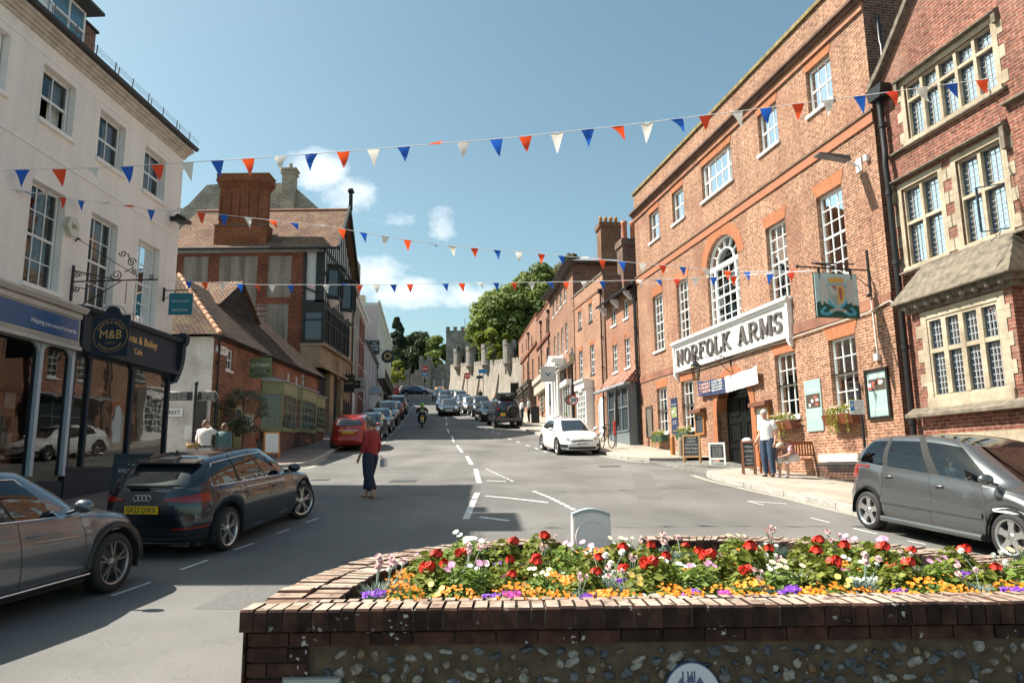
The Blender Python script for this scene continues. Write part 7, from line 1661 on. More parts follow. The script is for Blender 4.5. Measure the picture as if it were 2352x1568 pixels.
def fb(x0,x1,z0,z1,yf=4.165):
 global mb
 A,B,C,D=(x0,yf+prnd.uniform(-.003,.003)),(x1,yf+prnd.uniform(-.003,.003)),(x1,4.27),(x0,4.27); brickbox(A,B,C,D,z0,z1,prnd.random(),.002,.005)
z=CT-.125
while x<3.9: fb(x,x+.212,z-.066,z); x+=.222 
for k in range(1,12):
 zz=z-.077*k; x=-1.43; n_=2 if k%2 else 3
 lens_=[.212,.10] if k%2 else [.10,.212,.06]
 for l in lens_[:2]: fb(x,x+l,zz-.066,zz); x+=l+.01
x=-1.47; prnd2=random.Random(5)
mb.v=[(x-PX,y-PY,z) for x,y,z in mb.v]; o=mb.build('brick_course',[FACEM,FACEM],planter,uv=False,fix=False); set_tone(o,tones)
def flintmat():
 m,n,p,o=_new('flint'); p.inputs['Roughness'].default_value=.38; p.inputs['Specular IOR Level'].default_value=.5
 at_=n.nodes.new('ShaderNodeAttribute'); at_.attribute_name='tone'; cr_=n.nodes.new('ShaderNodeValToRGB'); e=cr_.color_ramp.elements
 e[0].position=0; e[0].color=(.035,.038,.045,1); e[1].position=1; e[1].color=(.22,.21,.19,1)
 for pos,c in ((.3,(.055,.06,.07)),(.5,(.11,.115,.12)),(.62,(.13,.075,.035)),(.75,(.22,.20,.17))): q=e.new(pos); q.color=L4(c)
 n.links.new(at_.outputs['Fac'],cr_.inputs[0]); s,no=noise_col(n,(1,1,1),.6,26,sock=cr_.outputs[0],detail=6); n.links.new(s,p.inputs['Base Color']); bump(n,p,no.outputs[0],.5,.01); return m
FLM=flintmat(); mb=MB(); tones=[]
z=CT-.255; row=0
while z>.05:
 x=-1.02+prnd.uniform(0,.1)
 while x<3.88:
  if row>0 and prnd.random()<.12: x+=.1; continue
  rx=prnd.uniform(.015,.046); rz=prnd.uniform(.013,.03); k=len(mb.v); nf=len(mb.f); yc=4.186; tn=prnd.random(); ang=prnd.uniform(-.6,.6)
  mb.ball((0,0,0),1,6); zz=z+prnd.uniform(-.028,.028)
  for i in range(k,len(mb.v)):
   a,b,c=mb.v[i]; h=prnd.uniform(.82,1.18); a*=rx*h; c*=rz*h; b*=.020*h; a,c=a*math.cos(ang)-c*math.sin(ang),a*math.sin(ang)+c*math.cos(ang); mb.v[i]=(x+a-PX,yc+b-PY,zz+c)
  for i in range(nf,len(mb.f)): mb.sm[i]=False; tones.append(tn)
  x+=rx*1.7+prnd.uniform(.015,.05)
 z-=prnd.uniform(.062,.08); row+=1
for _ in range(420):
 k=len(mb.v); nf=len(mb.f); x=prnd.uniform(-1.0,3.85); zz=prnd.uniform(.1,CT-.23); r=prnd.uniform(.004,.011); mb.ball((x-PX,4.184-PY,zz),r,4); tn=prnd.random()
 for i in range(nf,len(mb.f)): mb.sm[i]=False; tones.append(tn)
o=mb.build('flints',FLM,planter,uv=False,fix=False); set_tone(o,tones)
mb=MB(); mb.poly([(x-PX,y-PY,CT-.16) for x,y in inner]); mb.build('soil',pm('soil',(.035,.024,.016),.95,var=.4,scale=20,bmp=.8),planter,uv=False)
pq=thing('oval_plaque','round-topped blue and white ceramic plaque with a town view on the planter wall','plaque',(.93,4.16,.43))
pq.scale=(.88,1,.88)
BLU=pm('delft_blue',(.06,.08,.17),.3); BLU2=pm('delft_mid',(.20,.25,.38),.3,var=.4,scale=30); CER=pm('ceramic_white',(.50,.53,.58),.2,coat=.5)
mb=MB(); n=40; E=[(.175*math.cos(2*math.pi*i/n),.22*math.sin(2*math.pi*i/n)) for i in range(n)]; mb.prism(E,'y',-.012,.02); mb.prism([(a*1.03,b*1.03) for a,b in E],'y',-.006,.02,1); mb.build('plate',[CER,BLU],pq,uv=False)
mb=MB(); r_=random.Random(8)
for i,(x0,x1,zr) in enumerate(((-.13,-.09,.10),(-.09,-.04,.13),(-.035,.02,.145),(.02,.07,.13),(.07,.13,.09))):
 mb.box(x0,x1-.003,-.0135-.0004*i,-.0125,-.12,zr-.03,1); mb.prism([(x0-.004,zr-.03),(x1,zr-.03),((x0+x1)/2,zr+.012)],'y',-.0155-.0004*i,-.0125,0)
 for q in range(3):
  for w_ in range(4): a=x0+.005+q*(x1-x0)/3.3; b=zr-.05-.035*w_; mb.box(a,a+.008,-.0165-.0004*i,-.0145,b,b+.016,0 if r_.random()<.6 else 2)
for x0 in (-.06,-.03,-.005,.01): mb.box(x0,x0+.009,-.0135,-.0125,.13,.175,0)
mb.box(-.165,.165,-.0145,-.0125,-.2,-.115,2); mb.build('town_drawing',[BLU,BLU2,CER],pq,uv=False)
tl=thing('tile_plaque','pale rectangular plaque low on the left of the planter wall','plaque',(-1.08,4.165,.475)); mb=MB(); mb.box(-.155,.155,-.012,.02,-.1,.10); mb.box(-.145,.145,-.015,-.011,-.09,.09,1); mb.build('plate',[pm('plaque_edge',(.16,.17,.17),.4),pm('plaque_face',(.30,.32,.31),.4)],tl,uv=False)
bl=thing('traffic_bollard','pale grey plastic traffic bollard box standing behind the flower bed','bollard',(.88,8.75,G(.88,8.75)-.12))
BP=pm('bollard_plastic',(.82,.78,.72),.45,var=.08,scale=8)
mb=MB(); n=16; prof2=[(-.235,0),(-.215,.98)]+[(-.205+.41*i/n,.98+.065*math.sin(math.pi*i/n)) for i in range(n+1)]+[(.215,.98),(.235,0)]
mb.prism(prof2,'y',-.09,.13); mb.build('shell',BP,bl,uv=False)
mb=MB(); mb.prism([(x*.93,z*.985-.02 if z>.5 else z) for x,z in prof2],'y',-.105,-.088); mb.build('front_panel',pm('bollard_front',(.86,.80,.75),.45),bl,uv=False)
mb=MB(); mb.tube([(.18*math.cos(2*math.pi*i/28),-.108,.74+.18*math.sin(2*math.pi*i/28)) for i in range(28)],.007,5,closed=True); mb.build('moulded_ring',BP,bl,uv=False)
mb=MB(); mb.prism([(-.215+.43*i/n,1.0+.055*math.sin(math.pi*i/n)) for i in range(n+1)]+[(.215-.43*i/n,.975+.055*math.sin(math.pi*(n-i)/n)) for i in range(n+1)],'y',-.112,.12); mb.build('lamp_lid',pm('bluish_plastic',(.36,.42,.46),.4),bl,uv=False)
# the plants
GER=leafmat('geranium_leaf',(.10,.13,.02),(.30,.33,.06)); GREY=leafmat('grey_green_leaf',(.14,.20,.16),(.33,.42,.36),.2); MID=leafmat('bed_leaf',(.08,.14,.025),(.27,.36,.07))
PET={k:pm('petal_'+k,c,.6,var=.12,scale=40) for k,c in dict(red=(.70,.03,.012),pink=(.78,.52,.50),white=(.78,.76,.70),orange=(.80,.24,.01),purple=(.20,.045,.46),yellow=(.80,.56,.14),mauve=(.62,.30,.46),magenta=(.45,.05,.30),cream=(.80,.66,.42)).items()}
STEM=pm('stem',(.10,.17,.07),.6); STEMG=pm('grey_stem',(.28,.36,.30),.6)
def flower(mb,c,r,n=6,up=(0,-.5,.8),rnd=None,cup=.25,w=.62):
 """open flower: n petals round a centre, each petal a bent kite"""
 N_=Vector(up).normalized(); a=N_.orthogonal().normalized(); b=N_.cross(a); c=Vector(c); ph=rnd.random()*6
 for i in range(n):
  q=ph+2*math.pi*i/n; d=a*math.cos(q)+b*math.sin(q); s=b*math.cos(q)-a*math.sin(q)
  p0=c; p1=c+d*r*.6+s*r*w*.62+N_*r*cup*.6; p2=c+d*r*1.0+N_*r*cup*rnd.uniform(.6,1.3); p3=c+d*r*.6-s*r*w*.62+N_*r*cup*.6
  k=len(mb.v); mb.v+=[tuple(p0),tuple(p1),tuple(p2),tuple(p3)]; mb.f.append((k,k+1,k+2,k+3)); mb.m.append(0); mb.sm.append(False)
def blade(mb,base,tip,w,tones=None,tone=.5,bend=.2):
 b=Vector(base); t=Vector(tip); d=t-b; s=d.cross(Vector((.3,.9,.1))).normalized()*w; m_=b.lerp(t,.5)+Vector((0,0,d.length*bend))
 k=len(mb.v); mb.v+=[tuple(b-s),tuple(b+s),tuple(m_+s*.9),tuple(m_-s*.9),tuple(t)]; mb.f+=[(k,k+1,k+2,k+3),(k+3,k+2,k+4)]; mb.m+=[0,0]; mb.sm+=[False,False]
 if tones is not None: tones+= [tone,tone]
def mound(mb,tones,rx,ry,h,n,size,rnd,tone=.5):
 for _ in range(n):
  a=rnd.uniform(0,6.283); r=math.sqrt(rnd.random()); z=h*math.sqrt(max(0,1-r*r))*rnd.uniform(.45,1.05); p=Vector((rx*r*math.cos(a),ry*r*math.sin(a),z))
  nrm=Vector((math.cos(a)*r*.8+rnd.uniform(-.6,.6),math.sin(a)*r*.8+rnd.uniform(-.6,.6),.7+rnd.random()*.5)).normalized(); A=nrm.cross(Vector((rnd.random(),rnd.random(),.2))).normalized(); B=nrm.cross(A); s=size*rnd.uniform(.6,1.25)
  k=len(mb.v); mb.v+=[tuple(p+A*s),tuple(p+B*s*.7+nrm*s*.2),tuple(p-A*s),tuple(p-B*s*.7+nrm*s*.1)]; mb.f.append((k,k+1,k+2,k+3)); mb.m.append(0); mb.sm.append(False); tones.append(min(1,max(0,tone+rnd.uniform(-.4,.4))))
SZ=CT-.14
def plant(kind,x,y,rnd):
 nm,cat=dict(geranium=('geranium_plant','geranium'),pink=('carnation_plant','carnation'),daisy=('daisy_plant','daisy'),marigold=('marigold_clump','marigold'),verbena=('verbena_clump','verbena'),alyssum=('white_flower_clump','alyssum'),yellowpansy=('pansy_plant','pansy'))[kind[0]]
 t=thing(nm,None,cat,(x,y,SZ)); 
 if 'label' in t: del t['label']
 mb=MB(); T=[]; fl=MB(); st=MB(); col=kind[1]
 if kind[0]=='geranium':
  mound(mb,T,.17,.16,.24,300,.030,rnd,.5); n=rnd.choice((2,2,3))
  for _ in range(n):
   c=Vector((rnd.uniform(-.07,.07),rnd.uniform(-.07,.03),rnd.uniform(.22,.29))); st.tube([(0,0,.1),tuple(c*.8),tuple(c)],.004,5)
   for i in range(13): 
    d=Vector((rnd.uniform(-1,1),rnd.uniform(-1,1),rnd.uniform(-.5,1))).normalized(); flower(fl,c+d*.027,.024,5,tuple(d),rnd,.15,.9)
 elif kind[0]=='pink':
  for _ in range(210):
   a=rnd.uniform(0,6.28); r=rnd.uniform(.05,.12); blade(mb,(rnd.uniform(-.02,.02),rnd.uniform(-.02,.02),0),(math.cos(a)*r,math.sin(a)*r,rnd.uniform(.05,.16)),.0028,T,rnd.random())
  for i in range(rnd.choice((2,3,4))):
   c=Vector((rnd.uniform(-.13,.13),rnd.uniform(-.1,.1),rnd.uniform(.18,.28))); st.tube([(0,0,.02),tuple(Vector((c.x*.5,c.y*.5,c.z*.55))),tuple(c)],.0028,4,m=0)
   st.tube([tuple(c-Vector((0,0,.02))),tuple(c+Vector((0,0,.012)))],[.004,.007],5)
   if i<4:
    for lay in range(3): flower(fl,c+Vector((0,0,.012+.006*lay)),.026-.006*lay,8,(rnd.uniform(-.4,.4),-.6,.8),rnd,.35+.25*lay,.75)
 elif kind[0]=='daisy':
  mound(mb,T,.19,.16,.22,380,.026,rnd,.6)
  for _ in range(rnd.choice((4,6,7))):
   c=Vector((rnd.uniform(-.13,.13),rnd.uniform(-.12,.10),rnd.uniform(.22,.27))); st.tube([(c.x*.6,c.y*.6,.08),tuple(c)],.003,4); flower(fl,c,.025,13,(rnd.uniform(-.3,.3),-.55,.8),rnd,.12,.35)
 elif kind[0]=='marigold':
  mound(mb,T,.15,.13,.10,230,.014,rnd,.5)
  for _ in range(48): 
   a=rnd.uniform(0,6.28); r=math.sqrt(rnd.random()); c=(.14*r*math.cos(a),.12*r*math.sin(a),.12*math.sqrt(max(0,1-r*r*.8))+rnd.uniform(0,.03)); flower(fl,c,rnd.uniform(.009,.014),5,(rnd.uniform(-.5,.5),-.5,.8),rnd,.1,.9)
 elif kind[0]=='verbena':
  mound(mb,T,.09,.08,.08,70,.016,rnd,.5)
  for _ in range(3):
   c0=Vector((rnd.uniform(-.06,.06),rnd.uniform(-.06,.03),.10)); 
   for i in range(14): c=c0+Vector((rnd.uniform(-.03,.03),rnd.uniform(-.03,.03),rnd.uniform(0,.025))); flower(fl,c,.010,5,(rnd.uniform(-.5,.5),-.5,.8),rnd,.1,.9)
 elif kind[0]=='alyssum':
  mound(mb,T,.12,.09,.07,90,.014,rnd,.7)
  for i in range(75): a=rnd.uniform(0,6.28); r=math.sqrt(rnd.random()); flower(fl,(.13*r*math.cos(a),.09*r*math.sin(a),.09+rnd.uniform(-.02,.02)),.010,5,(rnd.uniform(-.5,.5),-.5,.8),rnd,.1,.9)
 else:
  mound(mb,T,.08,.08,.09,60,.02,rnd,.6)
  for i in range(3): c=(rnd.uniform(-.06,.06),rnd.uniform(-.06,.03),.14+rnd.uniform(0,.06)); flower(fl,c,.024,5,(0,-.7,.6),rnd,.1,1.0)
 lm={'geranium':GER,'pink':GREY,'daisy':MID,'marigold':MID,'verbena':MID,'alyssum':MID}.get(kind[0],MID)
 o=mb.build('foliage',lm,t,uv=False,fix=False); set_tone(o,T)
 if st.v: st.build('stems',STEMG if kind[0]=='pink' else STEM,t,uv=False,fix=False)
 fl.build('flowers',PET[col],t,uv=False,fix=False)
 return t
rnd=random.Random(21); protos={}
kinds=[('geranium','red'),('pink','pink'),('pink','white'),('daisy','cream'),('daisy','white'),('daisy','mauve'),('marigold','orange'),('verbena','purple'),('verbena','magenta'),('alyssum','white'),('yellowpansy','yellow')]
for k in kinds: protos[k]=[plant(k,0,0,rnd) for _ in range(2 if k[0]!='marigold' else 3)]
placed=[]; used=set()
def putp(k,x,y,s=1):
 L=protos[k]; i=rnd.randrange(len(L)); o=L[i]
 if id(o) in used: o=copy_tree(o)
 used.add(id(L[i])); o.location=(x,y,SZ); o.rotation_euler=(0,0,rnd.uniform(-.7,.7)); s*=rnd.uniform(.9,1.15); o.scale=(s,s,s); placed.append((k,x,y,o))
def inside(x,y,m=.1):
 if y<4.47+m: return False
 a=(x-1.25)/(2.72-.47-m); b=(y-4.55)/(3.65-.47-m)
 return abs(a)**2.2+abs(max(0,b))**2.2<1
def rowput(y,step,seq,x0=-1,x1=3.6,jx=.04,jy=.05):
 x=x0+rnd.uniform(0,step/2); i=rnd.randrange(len(seq))
 while x<x1:
  if inside(x,y,.04): putp(seq[i%len(seq)],x+rnd.uniform(-jx,jx),y+rnd.uniform(-jy,jy),rnd.choice((.8,.95,1.1))); i+=1
  x+=step*rnd.uniform(.85,1.15)
M_=('marigold','orange'); Gr_=('geranium','red')
rowput(4.60,.145,[M_,M_,('verbena','purple'),M_,M_,('alyssum','white'),M_,M_,('verbena','magenta')],-.95)
rowput(4.80,.18,[M_,('pink','pink'),M_,('yellowpansy','yellow'),M_,('verbena','purple'),M_],-.9)
rowput(5.00,.25,[Gr_,('daisy','cream'),Gr_,('pink','pink'),Gr_,('daisy','mauve')],-.85)
rowput(5.16,.36,[M_,('verbena','purple'),('alyssum','white')],-.85)
rowput(5.5,.40,[M_,('alyssum','white'),('verbena','magenta')],-.85)
rowput(5.85,.42,[M_,('alyssum','white')],-.8)
rowput(5.32,.27,[('daisy','white'),Gr_,M_,('pink','white'),Gr_],-.85)
rowput(5.65,.28,[Gr_,('pink','pink'),Gr_,M_],-.8)
rowput(6.0,.30,[('daisy','mauve'),Gr_,('verbena','purple'),Gr_],-.7)
rowput(6.4,.32,[('pink','pink'),M_,('daisy','white'),Gr_],-.5)
rowput(6.85,.32,[Gr_,('alyssum','white'),M_,('pink','pink')],-.2)
rowput(7.3,.34,[('pink','pink'),M_,('daisy','cream')],.0)
ORD=['first','second','third','fourth','fifth','sixth','seventh','eighth','ninth','tenth','eleventh','twelfth','thirteenth','fourteenth','fifteenth','sixteenth','seventeenth','eighteenth','nineteenth','twentieth']+['%d%s'%(n,'st' if n%10==1 else 'nd' if n%10==2 else 'rd' if n%10==3 else 'th') for n in range(21,190)]
NM={('geranium','red'):'red geranium with green rounded leaves',('pink','pink'):'pale pink carnation on grey-green stems',('pink','white'):'white carnation on grey-green stems',('daisy','cream'):'cream daisy plant',('daisy','white'):'white daisy plant',('daisy','mauve'):'mauve daisy plant',('marigold','orange'):'low clump of small orange flowers',('verbena','purple'):'purple verbena clump',('verbena','magenta'):'magenta verbena clump',('alyssum','white'):'low white flower clump',('yellowpansy','yellow'):'yellow pansy plant'}
for L_ in protos.values():
 for o in L_:
  if id(o) not in used:
   for c in list(o.children): bpy.data.objects.remove(c)
   bpy.data.objects.remove(o)
for k in kinds:
 L=sorted([q for q in placed if q[0]==k],key=lambda q:q[1]/q[2])
 for i,q in enumerate(L): q[3]['label']='%s in the planter, %s of its kind from the left'%(NM[k],ORD[i]); q[3]['group']='%s plants in the brick planter'%(NM[k].split(' with')[0])
# PEOPLE
SKIN=pm('skin',(.52,.30,.21),.55,var=.05); SKIN2=pm('skin_tan',(.46,.25,.165),.55,var=.05); HAIRG=pm('grey_dark_hair',(.10,.09,.085),.6,var=.4,scale=60); HAIRW=pm('blonde_grey_hair',(.48,.42,.32),.6,var=.25,scale=60); HAIRB=pm('brown_hair',(.12,.06,.035),.6,var=.3,scale=60)
def skin_mesh(name,V,E,mat,parent,root=0,sub=2):
 """V: {key:(pos,radius or (rx,ry))}; E: pairs of keys"""
 keys=list(V); me=bpy.data.meshes.new(name); me.from_pydata([V[k][0] for k in keys],[(keys.index(a),keys.index(b)) for a,b in E],[])
 o=bpy.data.objects.new(name,me); COL.objects.link(o); m=o.modifiers.new('s','SKIN'); m.use_smooth_shade=True
 for i,k in enumerate(keys):
  r=V[k][1]; r=r if isinstance(r,tuple) else (r,r); me.skin_vertices[0].data[i].radius=r; me.skin_vertices[0].data[i].use_root=(i==root)
 s=o.modifiers.new('u','SUBSURF'); s.levels=sub; s.render_levels=sub
 dg=bpy.context.evaluated_depsgraph_get(); ev=o.evaluated_get(dg); nm=bpy.data.meshes.new_from_object(ev); o.modifiers.clear(); old=o.data; o.data=nm; bpy.data.meshes.remove(old)
 nm.materials.clear(); nm.materials.append(mat)
 for p in nm.polygons: p.use_smooth=True
 o.parent=parent; return o
def person(label,J,skin,top=None,legs=None,hair=None,shoe=None,sleeve=1.0,legcut=1.0,topr=1.0,legr=1.0,flare=0,group=None,hairshape='short',fingers=True,facing=(1,0,0),female=False):
 """J joints in local metres: x forward, y left, z up (root on the ground)"""
 t=thing('person',label,'person',(0,0,0),0,group); v=Vector; J={k:v(x) for k,x in J.items()}
 V={};E=[]
 def add(k,p,r): V[k]=(tuple(p),r)
 add('pel',J['pel'],(.135,.105)); add('waist',J['pel'].lerp(J['chest'],.45),(.115,.09)); add('chest',J['chest'],(.145,.105)); add('neck0',J['neck']-v((0,0,.03)),.055); add('neck',J['neck'],.052)
 hd=J['head']; up=(hd-J['neck']).normalized(); fw=v(J.get('face',facing)).normalized()
 add('jaw',hd-up*.055+fw*.012,(.062,.068)); add('skull',hd+up*.015,(.074,.090)); add('crown',hd+up*.085-fw*.01,(.050,.06)); add('nose',hd+fw*.098-up*.012,.012); add('chin',hd+fw*.062-up*.088,.026)
 E+=[('pel','waist'),('waist','chest'),('chest','neck0'),('neck0','neck'),('neck','jaw'),('jaw','skull'),('skull','crown'),('skull','nose'),('jaw','chin')]
 for s in 'lr':
  add('sh'+s,J['sh'+s],.058); add('el'+s,J['el'+s],.040); add('fa'+s,J['el'+s].lerp(J['wr'+s],.3),.039); add('wr'+s,J['wr'+s],.024)
  d=(J['wr'+s]-J['el'+s]).normalized(); hd_=J.get('hand'+s) ; d=v(hd_).normalized() if hd_ else d
  pm_=J['wr'+s]+d*.055; add('pa'+s,pm_,(.036,.018)); E+=[('chest','sh'+s),('sh'+s,'el'+s),('el'+s,'fa'+s),('fa'+s,'wr'+s),('wr'+s,'pa'+s)]
  side=d.cross(v((0,0,1)) if abs(d.z)<.9 else v((0,1,0)).cross(d) if 0 else v((1,0,0))).normalized() if 0 else (d.cross(v((.2,1,.1)))).normalized()
  nrm=d.cross(side).normalized()
  if fingers:
   for i,(off,ln) in enumerate(((-.030,.066),(-.010,.078),(.011,.072),(.030,.056))):
    b=pm_+side*off+d*.025; k1='f%s%da'%(s,i); k2='f%s%db'%(s,i); k3='f%s%dc'%(s,i); add(k1,b,.0105); add(k2,b+d*ln*.5+nrm*.006,.009); add(k3,b+d*ln*.9+nrm*.024,.0075); E+=[('pa'+s,k1),(k1,k2),(k2,k3)]
   b=J['wr'+s]+d*.035-side*.034; add('t'+s+'a',b,.011); add('t'+s+'b',b+d*.035-side*.022,.0095); E+=[('pa'+s,'t'+s+'a'),('t'+s+'a','t'+s+'b')]
  add('hip'+s,J['hip'+s],.092); add('kn'+s,J['kn'+s],.058); add('ca'+s,J['kn'+s].lerp(J['an'+s],.3),.055); add('an'+s,J['an'+s],.036); add('he'+s,J['an'+s]-v((0,0,.055)),.034); add('to'+s,J['to'+s],(.038,.022)); E+=[('pel','hip'+s),('hip'+s,'kn'+s),('kn'+s,'ca'+s),('ca'+s,'an'+s),('an'+s,'he'+s),('he'+s,'to'+s)]
 skin_mesh('body',V,E,skin,t)
 if top:
  mb=MB(); sv=(J['shl']-J['shr']).normalized(); n=20
  secs=[(J['pel'].lerp(J['hipl'],.25).lerp(J['pel'].lerp(J['hipr'],.25),.5),.168,.122),(J['pel'],.166,.122),(J['pel'].lerp(J['chest'],.4),.148*topr**.4,.112),(J['pel'].lerp(J['chest'],.75),.168,.125),(J['chest'],.182,.128),((J['shl']+J['shr'])/2+(J['neck']-J['chest'])*.02,.178,.112),(J['neck']-(J['neck']-J['chest'])*.22,.120,.085),(J['neck']-(J['neck']-J['chest'])*.06,.062,.062)]
  for q,(c,a,b) in enumerate(secs):
   ax=(secs[min(q+1,7)][0]-secs[max(q-1,0)][0]).normalized(); dp=ax.cross(sv).normalized()
   for k in range(n): an=2*math.pi*k/n; mb.v.append(tuple(c+sv*math.cos(an)*a*topr+dp*math.sin(an)*b*topr*(1+.05*math.sin(5*an+q))))
  for q in range(7):
   for k in range(n): mb.f.append((q*n+k,q*n+(k+1)%n,(q+1)*n+(k+1)%n,(q+1)*n+k)); mb.m.append(0); mb.sm.append(True)
  for s,sg in (('l',1),('r',-1)):
   e=J['sh'+s].lerp(J['el'+s],min(1,sleeve)); P_=[J['sh'+s]-sv*sg*.05+(J['neck']-J['chest'])*.06,J['sh'+s],J['sh'+s].lerp(e,.5),e]; r_=[.055,.074*topr,.068*topr,.060*topr]
   if sleeve>1: P_+=[J['el'+s].lerp(J['wr'+s],(sleeve-1)*.5),J['el'+s].lerp(J['wr'+s],sleeve-1)]; r_+=[.056*topr,.042*topr]
   mb.tube([tuple(p) for p in P_],r_,12)
  mb.build('top',top,t,uv=True,fix=False)
 if legs:
  mb=MB(); side_=(J['hipl']-J['hipr']).normalized(); wr_=J['pel'].lerp(J['chest'],.22)
  for s,sg in (('l',1),('r',-1)):
   kr=.082*legr+flare*.45; ar=.062*legr+flare; e=J['kn'+s].lerp(J['an'+s],legcut); h=J['hip'+s]
   P_=[wr_+side_*sg*.045,J['pel']+side_*sg*.065,h+side_*sg*.005,h.lerp(J['kn'+s],.35),J['kn'+s],J['kn'+s].lerp(e,.5),e]
   mb.tube([tuple(p) for p in P_],[.095*topr**.3,.118,.112*legr**.6,(.105*legr+flare*.2),kr,(kr+ar)/2,ar],16)
  mb.build('trousers',legs,t,uv=False,fix=False)
 if hair:
  mb=MB(); n=10; c=hd+up*.028-fw*.014; b=len(mb.v); side=up.cross(fw).normalized()
  for i in range(n+1):
   for j in range(14):
    th=math.pi*i/n*(.66 if hairshape!='bald' else .42); ph=2*math.pi*j/14; x,y,z=math.sin(th)*math.cos(ph),math.sin(th)*math.sin(ph),math.cos(th)
    bk=max(0,-x); lo=(.35 if hairshape in('bob','long') else .12)*max(0,.2-z)*(bk+abs(y)*.5); fr_=max(0,x)*max(0,.55-z)
    mb.v.append(tuple(c+fw*(x*.104*(1-.55*fr_))+side*(y*.088*(1+lo*.3))+up*(z*.108+(.055*fr_ if z<.55 else 0)-lo*.25)))
  for i in range(n):
   for j in range(14): mb.f.append((b+i*14+j,b+i*14+(j+1)%14,b+(i+1)*14+(j+1)%14,b+(i+1)*14+j)); mb.m.append(0); mb.sm.append(True)
  if hairshape=='bun': mb.ball(tuple(hd-fw*.12-up*.01),.045,8)
  if hairshape=='long': mb.tube([tuple(hd-fw*.085-up*.0),tuple(hd-fw*.10-up*.12),tuple(hd-fw*.085-up*.21)],[.055,.05,.03],8)
  mb.build('hair',hair,t,uv=False,fix=False)
 side=up.cross(fw).normalized()
 mb=MB()
 for s in (1,-1): mb.ball(tuple(hd+fw*.078+side*s*.031+up*.012),.010,5)
 mb.build('eyes',BLACKM,t,uv=False,fix=False)
 mb=MB(); mb.tube([tuple(hd+fw*.083+side*.024-up*.052),tuple(hd+fw*.091-up*.050),tuple(hd+fw*.083-side*.024-up*.052)],.006,5); mb.build('mouth',pm('lips',(.40,.14,.11),.5),t,uv=False,fix=False)
 for s in (1,-1): mb=MB(); mb.ball(tuple(hd+side*s*.078-fw*.006),.022,6,sc=(.8,.5,1.2)); mb.build('ear',skin,t,uv=False,fix=False)
 if shoe:
  for s in 'lr': 
   a,b=J['an'+s]-v((0,0,.06)),J['to'+s]; skin_mesh('shoe',{'a':(tuple(a-(b-a)*.15),(.040,.036)),'b':(tuple(a.lerp(b,.5)),(.044,.034)),'c':(tuple(b+(b-a)*.2),(.038,.024))},[('a','b'),('b','c')],shoe,t,0,1)
 return t
def stand(h=1.7,**k):
 s=h/1.7; b=dict(pel=(0,0,.94),chest=(.0,0,1.28),neck=(.01,0,1.46),head=(.03,0,1.58),shl=(0,.165,1.38),shr=(0,-.165,1.38),ell=(-.03,.21,1.10),elr=(-.03,-.21,1.10),wrl=(.03,.22,.86),wrr=(.03,-.22,.86),hipl=(0,.09,.88),hipr=(0,-.09,.88),knl=(.02,.10,.48),knr=(.02,-.10,.48),anl=(-.02,.10,.09),anr=(-.02,-.10,.09),tol=(.12,.11,.03),tor=(.12,-.11,.03))
 b.update(k); return {q:(tuple(c*s for c in p) if q not in('face','handl','handr') else p) for q,p in b.items()}
def put(o,x,y,dx,dy,dz=0): o.location=(x,y,G(x,y)+dz); o.rotation_euler=(0,0,math.atan2(dy,dx))
MAR=pm('maroon_knit',(.30,.022,.026),.8,var=.15,scale=50); NVY=pm('navy_cotton',(.018,.024,.05),.85,var=.15,scale=6); JEAN=pm('blue_jeans',(.035,.06,.11),.85,var=.3,scale=5); WCL=pm('white_cotton',(.72,.70,.70),.85,var=.05); TAN=pm('tan_leather',(.26,.10,.035),.5); BLC=pm('black_cloth',(.015,.015,.017),.85); TEAL=pm('teal_knit',(.09,.16,.17),.85); HIVI=pm('hi_vis',(.25,.72,.03),.7)
w=person('woman in a maroon top and wide navy trousers crossing the road',stand(1.70,wrr=(.05,-.27,.88),elr=(-.02,-.25,1.12),wrl=(.10,.25,.88),ell=(-.02,.23,1.11),anl=(-.20,.13,.10),knl=(-.04,.12,.50),tol=(-.07,.14,.03),anr=(.17,-.12,.09),knr=(.12,-.12,.50),tor=(.31,-.13,.03),face=(.95,.3,-.05)),SKIN2,MAR,NVY,HAIRG,TAN,sleeve=1.55,legcut=.78,topr=1.12,legr=1.12,flare=.034,hairshape='bun')
put(w,-3.12,16.35,-.86,.45)
mb=MB(); mb.box(-.10,.02,-.40,-.30,.66,.84); mb.v=[(x-.05,y,z) for x,y,z in mb.v]; b=thing('handbag','small cream bag held at the far side of the crossing woman','bag',w.location[:]); mb.build('bag_body',WCL,b,uv=False); mb=MB(); mb.tube([(-.13,-.35,.83),(-.02,-.29,.92),(-.07,-.35,.83)],.006,4); mb.build('strap',TAN,b,uv=False); b.rotation_euler=w.rotation_euler
mb=MB(); mb.tube([(.095,.25,.90),(.105,.25,.885)],.030,10); mb.build('wristwatch',BLACK,w,uv=False)
w=person('elderly man in a white polo shirt and jeans beside the bench',stand(1.76,head=(.08,0,1.57),neck=(.03,0,1.46),face=(.85,0,-.5),wrr=(.12,-.24,.90),ell=(-.06,.24,1.12)),SKIN,WCL,JEAN,pm('thin_white_hair',(.55,.50,.45),.6),pm('brown_shoe',(.06,.04,.03),.5),sleeve=.75,hairshape='bald',legr=1.1,topr=1.12)
put(w,6.72,19.75,-.75,-.66,KH)
mb=MB(); mb.lathe([(.150,1.0),(.152,1.035)],(0,0,0),20); mb.v=[(x*.80,y,z*.97) for x,y,z in mb.v]; mb.build('belt',BLACK,w,uv=False)
